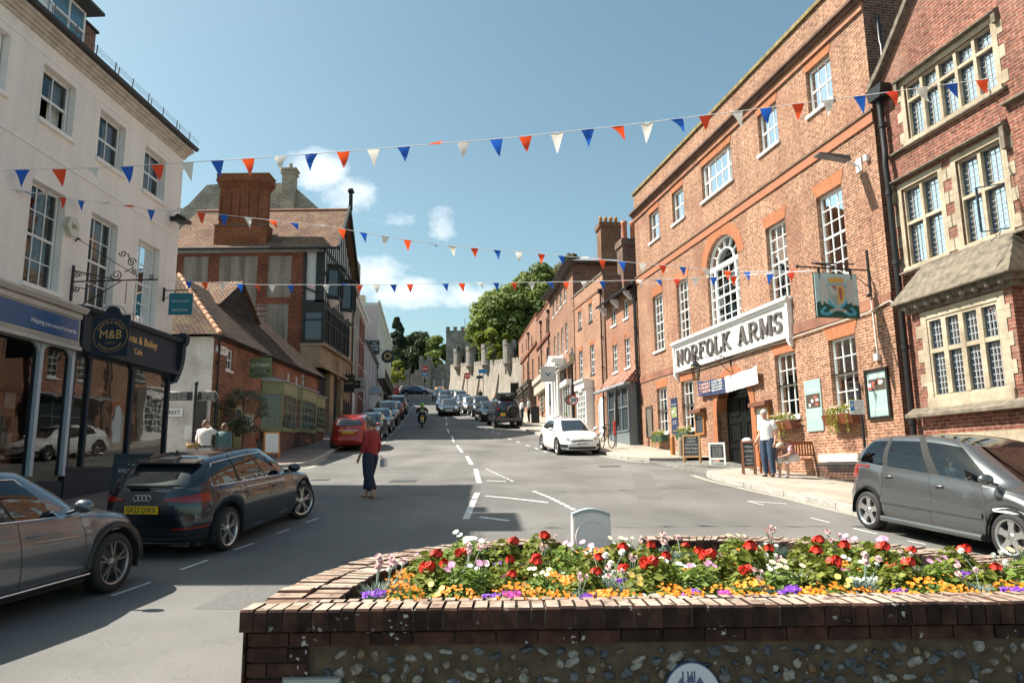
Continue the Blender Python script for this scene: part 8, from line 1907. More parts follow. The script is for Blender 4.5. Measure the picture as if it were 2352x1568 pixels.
S_=dict(pel=(0,0,.52),chest=(.30,0,.78),neck=(.44,0,.84),head=(.56,0,.83),shl=(.34,.17,.80),shr=(.34,-.17,.80),ell=(.50,.24,.60),elr=(.42,-.24,.60),wrl=(.60,.12,.55),wrr=(.50,-.12,.34),hipl=(.02,.09,.50),hipr=(.02,-.09,.50),knl=(.44,.11,.50),knr=(.44,-.11,.50),anl=(.42,.10,.10),anr=(.50,-.09,.10),tol=(.56,.10,.03),tor=(.64,-.09,.03),face=(.5,0,-.85),handr=(.2,0,-1))
w=person('woman in a patterned top and white trousers bending forward on the bench',S_,SKIN,pm('patterned_blouse',(.38,.20,.22),.85,var=.7,scale=16),WCL,HAIRW,pm('pale_trainer',(.5,.5,.52),.6),sleeve=.8,legcut=.35,hairshape='bob'); put(w,7.42,19.9,-.80,-.6,KH)
w=person('woman in a loose white top with short brown hair, at the side street corner',stand(1.66,wrr=(.18,-.10,1.45),elr=(.10,-.28,1.32),face=(.3,-.9,.1),shr=(0,-.165,1.38)),SKIN,WCL,BLC,HAIRB,BLC,sleeve=1.3,topr=1.3,hairshape='bob'); put(w,-9.15,22.1,.25,.97)
bk=thing('basket_bag','round woven straw basket carried by the woman in the loose white top','bag',(-9.42,21.93,G(-9.4,22)+.92)); mb=MB(); mb.lathe([(.02,-.16),(.12,-.15),(.17,-.02),(.18,.06),(.17,.06),(.11,-.12)],(0,0,0),16); mb.v=[(x*1.1,y*.6,z) for x,y,z in mb.v]; mb.build('basket_body',pm('straw',(.34,.22,.09),.9,var=.4,scale=60,bmp=.6),bk,uv=False); mb=MB(); mb.tube([(-.14,0,.05),(-.1,0,.34),(.06,.0,.44),(.12,0,.30),(.15,0,.05)],.011,5); mb.build('handle',TAN,bk,uv=False)
w=person('woman in a grey-teal cardigan with bobbed hair beside the white-topped woman',stand(1.55,face=(.9,-.3,0)),SKIN,TEAL,NVY,HAIRB,BLC,sleeve=1.8,topr=1.2,hairshape='bob'); put(w,-8.62,22.2,.1,1)
W2_=[('woman in a black dress and pale cardigan talking outside the last brick house',1.66,.62,51.6,WCL,BLC,HAIRB,(1,.3)),('man in a grey shirt and black trousers outside the last brick house',1.78,1.12,51.9,pm('grey_shirt',(.35,.35,.36),.85),BLC,HAIRB,(-1,.1)),
 ('person in dark clothes walking up the left pavement',1.7,-13.05,76,BLC,BLC,HAIRB,(0,1)),('person in a white shirt and black trousers walking up the left pavement',1.65,-12.0,75,WCL,BLC,HAIRB,(0,1)),
 ('red-haired person behind the parked cars under the castle wall',1.65,-3.6,82,BLC,BLC,pm('red_hair',(.3,.09,.03),.6),(0,-1)),('person with auburn hair sitting low by the castle wall railings',1.5,-1.6,66,BLC,BLC,pm('red_hair',(.3,.09,.03),.6),(0,-1))]
for lab,h,x,y,tp,lg,hr,d in W2_:
 w=person(lab,stand(h,wrr=(.2,-.2,1.1)),SKIN,tp,lg,hr,BLC,sleeve=1.6,fingers=False,hairshape='long' if 'woman' in lab else 'short'); put(w,x,y,d[0],d[1],KH)
D_=dict(pel=(-.08,0,.0),chest=(-.16,0,.36),neck=(-.15,0,.52),head=(-.11,0,.65),shl=(-.14,.17,.46),shr=(-.14,-.17,.46),ell=(.06,.22,.24),elr=(.06,-.22,.24),wrl=(.30,.14,.38),wrr=(.30,-.14,.38),hipl=(0,.09,.0),hipr=(0,-.09,.0),knl=(.40,.12,.05),knr=(.40,-.12,.05),anl=(.62,.10,-.22),anr=(.62,-.10,-.22),tol=(.72,.1,-.22),tor=(.72,-.1,-.22))
w=person('grey-haired driver in a blue and white striped top inside the silver-grey car',D_,SKIN,brick('striped_top',(.75,.76,.78),(.75,.76,.78),(.05,.13,.22),bw=9,bh=.04,ms=.012,bmp=0,noisy=0,dirt=0),BLC,HAIRW,BLC,sleeve=1.5,hairshape='short',fingers=False)
m_=c1.matrix_basis.copy() if 0 else (Matrix.Translation(c1.location)@c1.rotation_euler.to_matrix().to_4x4())@Matrix.Translation((.10,-.36,.60)); w.matrix_basis=m_
# scooter and rider
rd=dict(pel=(-.16,0,.80),chest=(-.05,0,1.14),neck=(0,0,1.34),head=(.03,0,1.46),shl=(-.03,.18,1.27),shr=(-.03,-.18,1.27),ell=(.12,.36,1.05),elr=(.12,-.36,1.05),wrl=(.38,.33,1.02),wrr=(.38,-.33,1.02),hipl=(-.1,.11,.78),hipr=(-.1,-.11,.78),knl=(.28,.22,.68),knr=(.28,-.22,.68),anl=(.22,.18,.30),anr=(.22,-.18,.30),tol=(.36,.18,.25),tor=(.36,-.18,.25))
w=person('scooter rider in a bright lime hi-vis vest riding up the hill',rd,SKIN,BLC,BLC,None,BLC,sleeve=1.9,topr=1.2,legr=1.2); put(w,-6.15,50.3,-.13,1,.02)
skin_mesh('hi_vis_vest',{'a':((-.16,0,.86),(.19,.15)),'b':((-.06,0,1.14),(.20,.155)),'c':((-.03,0,1.28),(.17,.12))},[('a','b'),('b','c')],HIVI,w,0,2)
mb=MB(); mb.ball((.03,0,1.47),.145,12,sc=(1.05,.92,1.05)); mb.build('helmet',pm('lime_helmet',(.22,.60,.05),.25,coat=.6),w,uv=False); mb=MB(); mb.box(-.26,-.19,-.17,.17,1.0,1.04); mb.box(-.24,-.17,-.17,.17,1.16,1.19); mb.build('reflective_band',pm('reflective',(.6,.6,.58),.3),w,uv=False)
sc=thing('scooter','black motor scooter with yellow plate and red L plate seen from behind','scooter',(-6.15,50.3,G(-6.15,50.3)),math.atan2(1,-.13))
for x in (-.62,.66): mb=MB(); mb.lathe([(.15,-.05),(.24,-.06),(.275,0),(.24,.06),(.15,.05)],(x,0,.275),18,axis='y'); o=mb.build('tyre',TYRE,sc,uv=False); mb=MB(); mb.lathe([(.02,-.05),(.155,-.045),(.155,.045),(.02,.05)],(x,0,.275),12,axis='y'); mb.build('rim',ALLOYD,o,uv=False)
mb=MB(); mb.prism([(-.75,.55),(-.70,.75),(-.2,.78),(.1,.72),(.15,.42),(.45,.40),(.55,.9),(.62,.92),(.60,.35),(.1,.22),(-.4,.25),(-.6,.42)],'y',-.16,.16); mb.build('body_panels',pm('scooter_black',(.02,.02,.022),.25,coat=.8),sc,uv=False)
mb=MB(); mb.prism([(-.72,.76),(-.2,.80),(.05,.74),(.02,.80),(-.2,.87),(-.68,.85)],'y',-.14,.14); mb.build('seat',BLC,sc,uv=False)
mb=MB(); mb.tube([(.42,-.36,1.0),(.52,0,.98),(.42,.36,1.0)],.018,6); mb.tube([(.58,0,.3),(.5,0,.95)],.03,6); mb.build('handlebar',BLACK,sc,uv=False)
for s in (1,-1): mb=MB(); mb.tube([(.44,s*.26,1.0),(.42,s*.33,1.17)],.006,4); mb.lathe([(.001,0),(.055,.0),(.055,.02)],(.42,s*.35,1.2),10,axis='x'); mb.build('mirror',BLACK,sc,uv=False)
mb=MB(); mb.box(-.80,-.74,-.08,.08,.68,.76); mb.build('tail_light',LAMPR,sc,uv=False); mb=MB(); mb.box(-.83,-.81,-.11,.11,.45,.64); mb.build('number_plate',PLY,sc,uv=False)
mb=MB(); mb.box(-.84,-.82,-.1,.1,.26,.43); o=mb.build('learner_plate',PLW,sc,uv=False); mb=MB(); text(mb,'L',(-.843,0,.345),(0,-1,0),(0,0,1),.17,bold=.03); mb.build('lettering',pm('learner_red',(.6,.02,.02),.5),o,uv=False)
# BUNTING
def flagmat(n,c,t=.5):
 m,nn,p,o=_new('flag_'+n); p.inputs['Base Color'].default_value=L4(c); p.inputs['Roughness'].default_value=.45; tr=nn.nodes.new('ShaderNodeBsdfTranslucent'); tr.inputs[0].default_value=L4(c if n!='red' else (.95,.12,.02)); ms=nn.nodes.new('ShaderNodeMixShader'); ms.inputs[0].default_value=t
 nn.links.new(p.outputs[0],ms.inputs[1]); nn.links.new(tr.outputs[0],ms.inputs[2]); nn.links.new(ms.outputs[0],o.inputs[0]); return m
FM=[flagmat('blue',(.02,.12,.55)),flagmat('red',(.72,.045,.03)),flagmat('white',(.80,.77,.70))]
def bunting(label,pts,step,base,h,start,seed,order=(0,1,2)):
 r=random.Random(seed); P=[Vector(p) for p in pts]; L=[0]
 for a,b in zip(P,P[1:]): L.append(L[-1]+(b-a).length)
 def at_(s):
  j=0
  while j<len(L)-2 and L[j+1]<s: j+=1
  return P[j].lerp(P[j+1],(s-L[j])/(L[j+1]-L[j]))
 t=thing('bunting_string',label,'bunting',tuple(P[0])); mb=MB(); n=80; mb.tube([tuple(at_(L[-1]*i/n)-P[0]) for i in range(n+1)],.008,5); mb.build('cord',WCL,t,uv=False,fix=False)
 s=start; i=0
 while s<L[-1]-base:
  a=at_(s)-P[0]; b=at_(s+base)-P[0]; w=(b-a).normalized(); up=Vector((0,0,1)); wind=r.gauss(.1,.35); lift=r.random()
  if lift<.14: dr=Vector((.75,r.uniform(-.5,.5),r.uniform(-.3,.15)))*h
  elif lift<.26: dr=Vector((.45,r.uniform(-.4,.4),-.75))*h
  else: dr=Vector((r.uniform(-.05,.25),wind*.6,-.95))*h
  tip=(a+b)/2+dr; N=4; vs=[]; tw=w.cross(dr).normalized()*base*r.uniform(-.22,.22)
  for k in range(N+1):
   f=k/N; c=(a+b)/2*(1-f)+tip*f+tw*math.sin(math.pi*f)+up*(.10*h*math.sin(math.pi*f) if lift<.42 else 0); hw=(b-a)/2*(1-f)
   if k<N: vs+=[tuple(c-hw),tuple(c+hw*.0+tw*(1-f)*.5),tuple(c+hw)]
   else: vs.append(tuple(c))
  fs=[]
  for k in range(N-1):
   for q in (0,1): fs.append((3*k+q,3*k+q+1,3*k+q+4,3*k+q+3))
  fs+=[(3*(N-1),3*(N-1)+1,3*N),(3*(N-1)+1,3*(N-1)+2,3*N)]
  m=MB(); m.add(vs,fs,0,True); m.build('flag',FM[order[i%3]],t,uv=False,fix=False); s+=step*r.uniform(.94,1.06); i+=1
bunting('long string of large red, white and blue pennants nearest the camera',[(-9.58,13.1,7.25),(-8.9,13.6,7.48),(-8,13.8,7.58),(-6.2,13.8,7.68),(-4.48,13.8,7.78),(-2.34,13.8,7.93),(-.09,13.8,8.1),(2.17,13.8,8.33),(4.61,13.8,8.62),(7.24,13.8,8.94),(9.8,13.75,9.25)],.62,.26,.37,.25,4)
bunting('sagging pennant string from the cream building down to the painted inn sign',[(-9.55,13.2,6.95),(-9.2,15.5,7.52),(-8.4,16.8,7.78),(-7.33,17.2,7.84),(-4.57,17.6,7.61),(-1.9,18,7.23),(.87,18.6,7.12),(3.53,19,6.95),(6.0,19,6.7),(7.45,17.7,6.35)],.56,.205,.28,.3,9,(0,2,1))
bunting('lowest level pennant string stretched between the wall lamp corner and the inn sign',[(-9.2,19.6,6.80),(-6.88,19.6,6.65),(-3.71,19.6,6.61),(-1.13,19.6,6.63),(1.5,19.4,6.58),(3.66,19,6.5),(5.7,18.5,6.45),(7.5,17.75,6.36)],.47,.19,.25,.3,15,(0,1,2))
# SIGNS AND LAMPS
def spiral(mb,c,r,a0,turns,r_=.012,ax=(1,0,0),n=22):
 X=Vector(ax).normalized(); c=Vector(c); mb.tube([tuple(c+X*math.cos(a0+turns*6.283*i/n)*r*(1-i/n*.8)+Vector((0,0,1))*math.sin(a0+turns*6.283*i/n)*r*(1-i/n*.8)) for i in range(n+1)],r_,5)
GOLD=pm('gold_letters',(.75,.45,.14),.4)
t=thing('hanging_sign','dark navy hanging cafe sign with gold M&B lettering on a scrolled iron bracket','sign',(-9.43,15.42,5.7))
mb=MB(); mb.box(-.02,.03,-.03,.03,-.42,.36); mb.tube([(0,0,0),(1.85,0,.03)],.016,6); mb.tube([(0,0,.25),(1.0,0,.02)],.014,6); mb.tube([(0,0,-.35),(.75,0,-.02)],.014,6) if 0 else mb.tube([(.3,-.1,-.55),(1.05,0,0)],.012,5); mb.tube([(.05,0,.95),(1.4,0,.1)],.008,5); mb.tube([(0,0,.9),(.05,0,.98),(.1,0,.93)],.02,5)
spiral(mb,(.12,0,.16),.07,0,1.4); spiral(mb,(.12,0,-.16),.07,3,1.4); spiral(mb,(.95,0,.14),.13,3.1,1.6); spiral(mb,(1.25,0,.42),.10,0,1.5); spiral(mb,(1.05,0,.62),.08,3,1.3); spiral(mb,(1.32,0,.2),.06,1,1.3); spiral(mb,(1.7,0,.1),.06,4,1.2); mb.tube([(1.12,0,.2),(1.3,0,.3),(1.2,0,.5),(1.15,0,.62)],.012,5)
mb.tube([(0,0,-.1),(.3,0,-.16),(.5,0,-.04)],.01,5); mb.tube([(0,0,.1),(.3,0,.16),(.55,0,.04)],.01,5); mb.build('bracket',BLACK,t,uv=False)
x0,x1=.56,1.32; zb,zt=-1.62,-.74; cx_=(x0+x1)/2
for x in (cx_-.2,cx_+.24):
 mb=MB()
 for k in range(9): mb.tube([(x+(.012 if k%2 else 0)*math.cos(a),(.012 if not k%2 else 0)*math.cos(a),-.03-.052*k+.026*math.sin(a)-.02) for a in [6.283*q/8 for q in range(8)]],.005,4,closed=True)
 mb.build('chain',BLACK,t,uv=False)
P=[(x0,zb),(x1,zb),(x1,zt),(cx_+.2,zt)]+[(cx_+.14*math.cos(math.pi*i/8),zt+.10+.09*math.sin(math.pi*i/8)-.0) for i in range(9)]+[(cx_-.2,zt),(x0,zt)]
mb=MB(); mb.prism(P,'y',-.025,.025); b=mb.build('board',NAVY,t,uv=False)
mb=MB(); mb.tube([(x0-.04,0,zb+.1),(x0-.04,0,zt+.03),(cx_,0,zt+.03)],.009,4); mb.tube([(x1+.06,0,zb+.1),(x1+.06,0,zt+.03),(cx_,0,zt+.03)],.009,4); mb.tube([(cx_+.27*math.cos(math.pi*i/10),0,zt+.02+.19*math.sin(math.pi*i/10)) for i in range(11)],.008,4); mb.build('hanger_frame',BLACK,t,uv=False)
mb=MB(); cz=-1.19; mb.tube([(cx_+.355*math.cos(6.283*i/36),-.028,cz+.355*math.sin(6.283*i/36)) for i in range(36)],.004,4,closed=True)
text(mb,'M&B',(cx_,-.03,cz+.02),(1,0,0),(0,0,1),.27,bold=-.002,width=.46); text(mb,'CAFE',(cx_,-.03,cz-.155),(1,0,0),(0,0,1),.055,spacing=1.8); text(mb,'MOTTE & BAILEY',(cx_,-.03,cz),(1,0,0),(0,0,1),.075,arc=(.285,1),spacing=1.15); text(mb,'ARUNDEL ENGLAND',(cx_,-.03,cz),(1,0,0),(0,0,1),.06,arc=(.29,-1),spacing=1.0); mb.build('lettering',GOLD,b,uv=False)
def hang(name,label,x,y,z,w,h,col,texts,side=1,name2='board',post=.25,rz=0,pole=None,round_=False):
 """small projecting sign facing down the street; x,y,z = wall fixing"""
 t=thing(name,label,'sign',(x,y,z),rz); mb=MB(); mb.tube([(0,0,0),(side*(w+.25),0,0)],.015,5); mb.tube([(0,0,-.25),(side*.35,0,0)],.01,4); mb.box(-.02,.02,-.02,.02,-.3,.08); mb.build('bracket',BLACK,t,uv=False)
 a,b=(.15,.15+w) if side>0 else (-.15-w,-.15); c=(a+b)/2; mb=MB()
 if round_: mb.prism([(c+w/2*math.cos(6.283*i/28),-.08-h/2+h/2*math.sin(6.283*i/28)) for i in range(28)],'y',-.02,.02)
 else: mb.box(a,b,-.02,.02,-.08-h,-.08)
 bd=mb.build(name2,col,t,uv=False)
 for s,dz,sz,m,wd in texts: q=MB(); text(q,s,(c,-.024,-.08-h+dz),(1,0,0),(0,0,1),sz,bold=.006,width=wd); q.build('lettering',m,bd,uv=False)
 return t
TEALP=pm('teal_sign',(.012,.17,.23),.45); SGRN=pm('sign_green',(.14,.20,.09),.5); DKS=pm('dark_sign',(.018,.03,.035),.5); PALE=pm('pale_sign',(.50,.50,.48),.5)
hang('hanging_sign','teal square solicitors sign hanging at the corner of the cream building',-9.25,19.2,6.42,.62,.58,TEALP,[('MONAN GOZZETT',.36,.06,WHITE,.46),('SOLICITORS',.12,.075,WHITE,.42)])
t=hang('hanging_sign','green Italian restaurant sign hanging over the bow windows',-10.85,29.9,6.3,.88,.83,SGRN,[('La Campania',.54,.2,WHITE,.74),('EST. 2000',.74,.06,DKS,.2),('ITALIAN RESTAURANT',.28,.07,WHITE,.62),('01903 884500',.10,.085,DKS,.6)])
mb=MB(); mb.box(.22,.96,-.0225,-.02,-.67,-.58); mb.build('black_band',BLACKM,t,uv=False)
hang('hanging_sign','dark estate sign reading DIGBY on the brown brick building',-11.95,51.5,8.3,.75,1.2,DKS,[('DIGBY',.62,.2,GOLD,.55),('ESTATE',.95,.1,GOLD,.5)])
hang('hanging_sign','pale OLD MAPS sign on the dark red brick house',-12.7,58,8.9,1.0,1.1,PALE,[('OLD',.72,.32,BLACKM,.6),('MAPS',.32,.32,BLACKM,.8)])
hang('hanging_sign','small black carved sign between the estate sign and OLD MAPS',-12.3,55.2,8.35,.75,.55,BLACKM,[('ARTS',.27,.16,GOLD,.5)])
hang('hanging_sign','black inn sign reading THE TOWN HOUSE high on the left',-16.6,84,16.4,1.2,1.6,DKS,[('THE',1.3,.25,WHITE,.5),('TOWN',.95,.32,WHITE,.9),('HOUSE',.58,.32,WHITE,.9)])
hang('hanging_sign','round black sign with a gold ring hanging high on the left',-15.9,88,15.9,1.55,1.55,DKS,[('O',.78,1.2,GOLD,.9)],round_=True)
P_=R3.W(9.0,0,0); hang('hanging_sign','white square sign with a teal swallow over the white shopfront',P_[0]-.0,P_[1]-6.2,8.1,.95,1.0,PALE,[('v',.5,.5,TEALP,.4)],side=-1)
P_=R2.W(5.9,0,0); hang('hanging_sign','round grey tea shop sign beside the lamp post',P_[0],P_[1],6.0,.55,.6,pm('slate_sign',(.10,.10,.095),.6),[('TEA',.38,.15,GOLD,.28),('BISCUIT',.22,.12,GOLD,.42)],side=-1,round_=True)
P_=R5.W(13,0,0); hang('hanging_sign','small dark square sign with a gold panel by the castle wall',P_[0],P_[1],10.2,.9,1.3,BLACKM,[],side=-1)
t=thing('street_name_plate','white HIGH ST plate with rounded ends under the restaurant gutter','street sign',CF.W(.62,.02,6.14)); t.rotation_euler=(0,0,math.pi/2-R(2)); mb=MB(); mb.box(-.42,.42,-.03,0,-.16,.16); mb.box(-.5,.5,-.025,0,-.1,.1); mb.build('plate',WHITE,t,uv=False); mb=MB(); text(mb,'HIGH ST.',(0,-.034,0),(1,0,0),(0,0,1),.22,width=.72,bold=.01); mb.build('lettering',BLACKM,t,uv=False)
fx,fy=-9.92,23.1; t=thing('fingerpost','black fingerpost with white-edged direction arms at the side street corner','signpost',(fx,fy,G(fx,fy)))
mb=MB(); mb.tube([(0,0,0),(0,0,2.75)],.045,8); mb.ball((0,0,2.8),.07,8); mb.lathe([(.06,0),(.06,.5),(.045,.55)],(0,0,0),8); mb.build('post',BLACK,t,uv=False)
for a,b,l1 in ((-.10,-1.0,('TARRANT STREET SHOPS','RESTAURANTS','CAFES & GALLERIES')),(.08,.72,('RIVERSIDE','CRICKET','CLUB'))):
 mb=MB(); c=.08 if b>0 else -.08; mb.prism([(a,2.26),(b-c*1.2,2.26),(b,2.4),(b-c*1.2,2.54),(a,2.54)],'y',-.02,.02); o=mb.build('direction_arm',DKS,t,uv=False); mb=MB(); mb.tube([(a,-.021,2.26),(b-c*1.2,-.021,2.26),(b,-.021,2.4),(b-c*1.2,-.021,2.54),(a,-.021,2.54)],.008,4,closed=True)
 for k,s in enumerate(l1): text(mb,s,((a+b)/2,-.024,2.48-.08*k),(1,0,0),(0,0,1),.068,width=.56 if b<0 else .4,bold=.004)
 mb.build('lettering',WHITE,o,uv=False)
LP_=HF.W(-.35,0,0); t=thing('wall_lantern','black glazed lantern on a scrolled bracket over the carriage arch','lamp',(LP_[0],LP_[1],5.25),math.pi/2+R(11)+math.pi/2); 
mb=MB(); mb.tube([(0,0,0),(.5,0,.12),(1.0,0,.02),(1.3,0,.05)],.016,5); mb.tube([(0,0,-.5),(.25,0,-.3),(.6,0,.02)],.014,5); spiral(mb,(.35,0,.0),.11,1,1.3); spiral(mb,(.8,0,.2),.10,3,1.4); spiral(mb,(1.15,0,.15),.08,0,1.4); mb.box(-.03,.02,-.04,.04,-.6,.2); mb.build('bracket',BLACK,t,uv=False)
def lantern(mb,gm,x,y,z,w,h):
 wb,wt=w*.55,w
 for i in range(4):
  a=math.pi/4+i*math.pi/2; b=a+math.pi/2; p=[(x+wb*.7*math.cos(a),y+wb*.7*math.sin(a),z),(x+wt*.7*math.cos(a),y+wt*.7*math.sin(a),z+h)]; q=[(x+wb*.7*math.cos(b),y+wb*.7*math.sin(b),z),(x+wt*.7*math.cos(b),y+wt*.7*math.sin(b),z+h)]
  mb.tube(p,.012,4); mb.tube([p[0],q[0]],.012,4); mb.tube([p[1],q[1]],.014,4); gm.quad(p[0],q[0],q[1],p[1])
  mb.poly([p[1],q[1],(x,y,z+h*1.42)]); 
 mb.lathe([(wt*.3,z+h*1.25),(wt*.18,z+h*1.3),(wt*.22,z+h*1.42),(.04,z+h*1.55),(.03,z+h*1.62),(.05,z+h*1.66),(.005,z+h*1.8)],(x,y,0),8)
LG=glassmat('lantern_glass',(.9,.85,.7),.9)
mb=MB(); g_=MB(); lantern(mb,g_,1.3,0,-.75,.25,.5); o=mb.build('lantern_frame',BLACK,t,uv=False); g_.build('lantern_glass',LG,o,uv=False,fix=False)
def lamppost(label,x,y,h):
 t=thing('street_lamp',label,'street lamp',(x,y,G(x,y)+KH)); mb=MB(); mb.lathe([(.14,0),(.14,.15),(.10,.2),(.10,1.0),(.12,1.05),(.07,1.12),(.055,1.3),(.045,h-1.0),(.07,h-.98),(.03,h-.9)],(0,0,0),12); mb.tube([(-.25,0,h-1.15),(.25,0,h-1.15)],.012,5); mb.build('post',BLACK,t,uv=False)
 mb=MB(); g_=MB(); lantern(mb,g_,0,0,h-.92,.30,.5); o=mb.build('lantern_frame',pm('grey_iron',(.12,.12,.115),.5),t,uv=False); g_.build('lantern_glass',pm('frosted_lamp',(.45,.38,.25),.3),o,uv=False,fix=False); return t
lp=lamppost('black street lamp with a glass lantern and speed sign on the right pavement',3.1,38.0,4.75)
mb=MB(); mb.box(-.04,.04,-.30,-.16,1.85,2.6) if 0 else None
def disc(par,x,y,z,r,outer,inner,tx=None,bar=None):
 mb=MB(); mb.lathe([(.001,0),(r,0),(r,.02),(.001,.02)],(x,y,z),24,axis='y',sm=False); d=mb.build('sign_disc',outer,par,uv=False)
 if inner: mb=MB(); mb.lathe([(.001,-.004),(r*.76,-.004)],(x,y,z),24,axis='y',sm=False); mb.build('disc_face',inner,d,uv=False)
 if bar: mb=MB(); mb.box(x-r*.72,x+r*.72,y-.006,y,z-r*.17,z+r*.17); mb.build('bar',WHITE,d,uv=False)
 if tx: mb=MB(); text(mb,tx,(x,y-.008,z),(1,0,0),(0,0,1),r*1.1,bold=.03); mb.build('lettering',BLACKM,d,uv=False)
REDS=pm('sign_red',(.60,.03,.03),.4); BLUS=pm('sign_blue',(.02,.20,.50),.4)
disc(lp,0,-.08,1.95,.26,REDS,WHITE,'20')
lamppost('thin black street lamp at the top left of the street',-16.2,116,4.6)
for lab,s_,z in (('small wall lantern on the castle wall near the leafy shrub',.30,-1.0),('small wall lantern on the castle wall further up',.52,-1.0)):
 x,y=cwp(s_,-.4); t=thing('wall_lantern',lab,'lamp',(x,y,wtop(s_)+z)); mb=MB(); g_=MB(); mb.tube([(.4,0,.35),(0,0,.55)],.03,4); lantern(mb,g_,0,0,-.2,.4,.6); o=mb.build('lantern_frame',BLACK,t,uv=False); g_.build('lantern_glass',pm('frosted_lamp',(.45,.38,.25),.3),o,uv=False,fix=False)
def post(label,x,y,h,dz=0): t=thing('road_sign',label,'road sign',(x,y,G(x,y)+dz)); mb=MB(); mb.tube([(0,0,0),(0,0,h)],.04,6); mb.build('post',BLACK,t,uv=False); return t
t=post('red no-entry disc above a blue arrow sign beside the parked cars at the top',-13.2,111,4.3); disc(t,0,-.06,4.15,.45,REDS,None,bar=1); mb=MB(); mb.box(-.42,.42,-.07,-.05,3.0,3.62); o=mb.build('arrow_panel',BLUS,t,uv=False); mb=MB(); mb.prism([(-.32,3.31),(-.08,3.5),(-.08,3.37),(.32,3.37),(.32,3.25),(-.08,3.25),(-.08,3.12)],'y',-.08,-.071); mb.build('arrow',WHITE,o,uv=False); mb=MB(); mb.box(-.42,.42,-.07,-.05,2.75,2.93); mb.build('lower_panel',PALE,t,uv=False)
t=post('red no-entry disc on a black post below the castle wall',-6.0,98,3.2,KH); disc(t,0,-.06,3.0,.42,REDS,None,bar=1)
t=post('blue direction sign on a post against the castle wall',-3.5,88,4.0,KH); mb=MB(); mb.box(-.55,.45,-.06,-.04,3.4,3.85); mb.build('blue_panel',BLUS,t,uv=False); mb=MB(); mb.box(-.8,-.05,-.06,-.04,2.75,3.1); mb.build('brown_panel',DKS,t,uv=False)
t=post('parking restriction sign on a black post beside the basement railings',7.80,16.6,2.4,KH)
t.scale=(.72,.72,1); mb=MB(); mb.box(-.38,.08,-.06,-.045,1.70,2.02); o=mb.build('panel',WHITE,t,uv=False); mb=MB(); mb.box(-.36,-.24,-.065,-.06,1.78,1.99); mb.build('blue_square',BLUS,o,uv=False)
mb=MB(); text(mb,'P',(-.30,-.068,1.89),(1,0,0),(0,0,1),.14,bold=.02); mb.build('lettering',WHITE,o,uv=False)
mb=MB()
for k,s in enumerate(('Mon - Sat','8 am - 6 pm','1 hour')): text(mb,s,(-.08,-.064,1.97-.065*k),(1,0,0),(0,0,1),.055)
for k,s in enumerate(('No return','within 1 hour')): text(mb,s,(-.14,-.064,1.79-.055*k),(1,0,0),(0,0,1),.05)
mb.build('lettering',BLACKM,o,uv=False)
SLF=Frame(*HF.W(-7.75,0,0)[:2],-11,'R',9.0); t=SLF.root('street_light','flat grey LED street light on a bracket high on the hotel wall','street light')
mb=MB(SLF); mb.box(-.1,.1,0,.03,8.95,9.3); mb.tube([(0,.03,9.1),(0,.35,9.22)],.03,6); mb.build('bracket',WHITE,t); mb=MB(SLF); mb.prism([(.3,9.2),(1.2,9.30),(1.2,9.34),(.35,9.32)],'x',-.13,.13); mb.build('head',pm('lamp_grey',(.13,.13,.13),.4),t)
mb=MB(SLF); mb.box(-.4,-.28,0,.1,9.1,9.25); mb.build('sensor_box',WHITE,t)
SF=Frame(*HF.W(-7.72,0,0)[:2],-11,'R',6.3); t=SF.root('inn_sign','painted inn sign with a crowned coat of arms and two white beasts','sign')
mb=MB(SF); mb.box(-.03,.03,0,.03,5.75,6.9); mb.tube([(0,.02,6.38),(0,1.95,6.40)],.02,6); mb.tube([(0,.02,5.95),(0,.62,6.36)],.012,5); mb.tube([(0,1.1,6.42),(0,.1,7.8)],.008,4) if 0 else mb.tube([(0,1.2,6.42),(-.2,.02,7.7)],.007,4); mb.tube([(0,.9,6.44),(0,1.55,6.5),(0,.4,6.52)],.02,5); mb.ball((0,.08,5.74),.05,6); mb.ball((0,1.95,6.4),.045,6); mb.box(-.02,.02,.5,.55,6.1,6.4).box(-.02,.02,1.36,1.41,6.1,6.4); mb.build('bracket',BLACK,t)
mb=MB(SF); mb.box(-.02,.02,.38,1.53,5.17,6.25); bd=mb.build('board',[pm('sky_panel',(.50,.66,.66),.5)],t); mb=MB(SF); mb.box(-.0,.0235,.36,1.55,5.15,5.17).box(0,.0235,.36,1.55,6.25,6.27).box(0,.0235,.36,.38,5.15,6.27).box(0,.0235,1.53,1.55,5.15,6.27); mb.build('rim',BLACKM,t)
def face(pts,k,m,nm,x0=0): mb=MB(SF); mb.poly([(-.021-.0012*k,d,z) for d,z in pts]); return mb.build(nm,m,bd,fix=False)
cd,cz=.955,5.72   # centre; larger d = left in the picture
ell=lambda a,b,c,e,n=28: [(a+c*math.cos(6.283*i/n),b+e*math.sin(6.283*i/n)) for i in range(n)]
DG=pm('sign_deep_green',(.01,.09,.065),.5); AZ=pm('azure',(.08,.42,.58),.5); OR_=pm('or_gold',(.70,.42,.12),.5); CRW=pm('pale_beast',(.58,.56,.53),.6); SIL=pm('pale_field',(.42,.50,.52),.5); PKR=pm('sign_crimson',(.40,.12,.10),.6)
face([(.38,5.17),(1.53,5.17),(1.53,5.50),(1.45,5.55),(1.3,5.54),(1.2,5.48),(1.05,5.40),(.85,5.40),(.72,5.52),(.6,5.54),(.5,5.49),(.38,5.46)],1,DG,'hill')
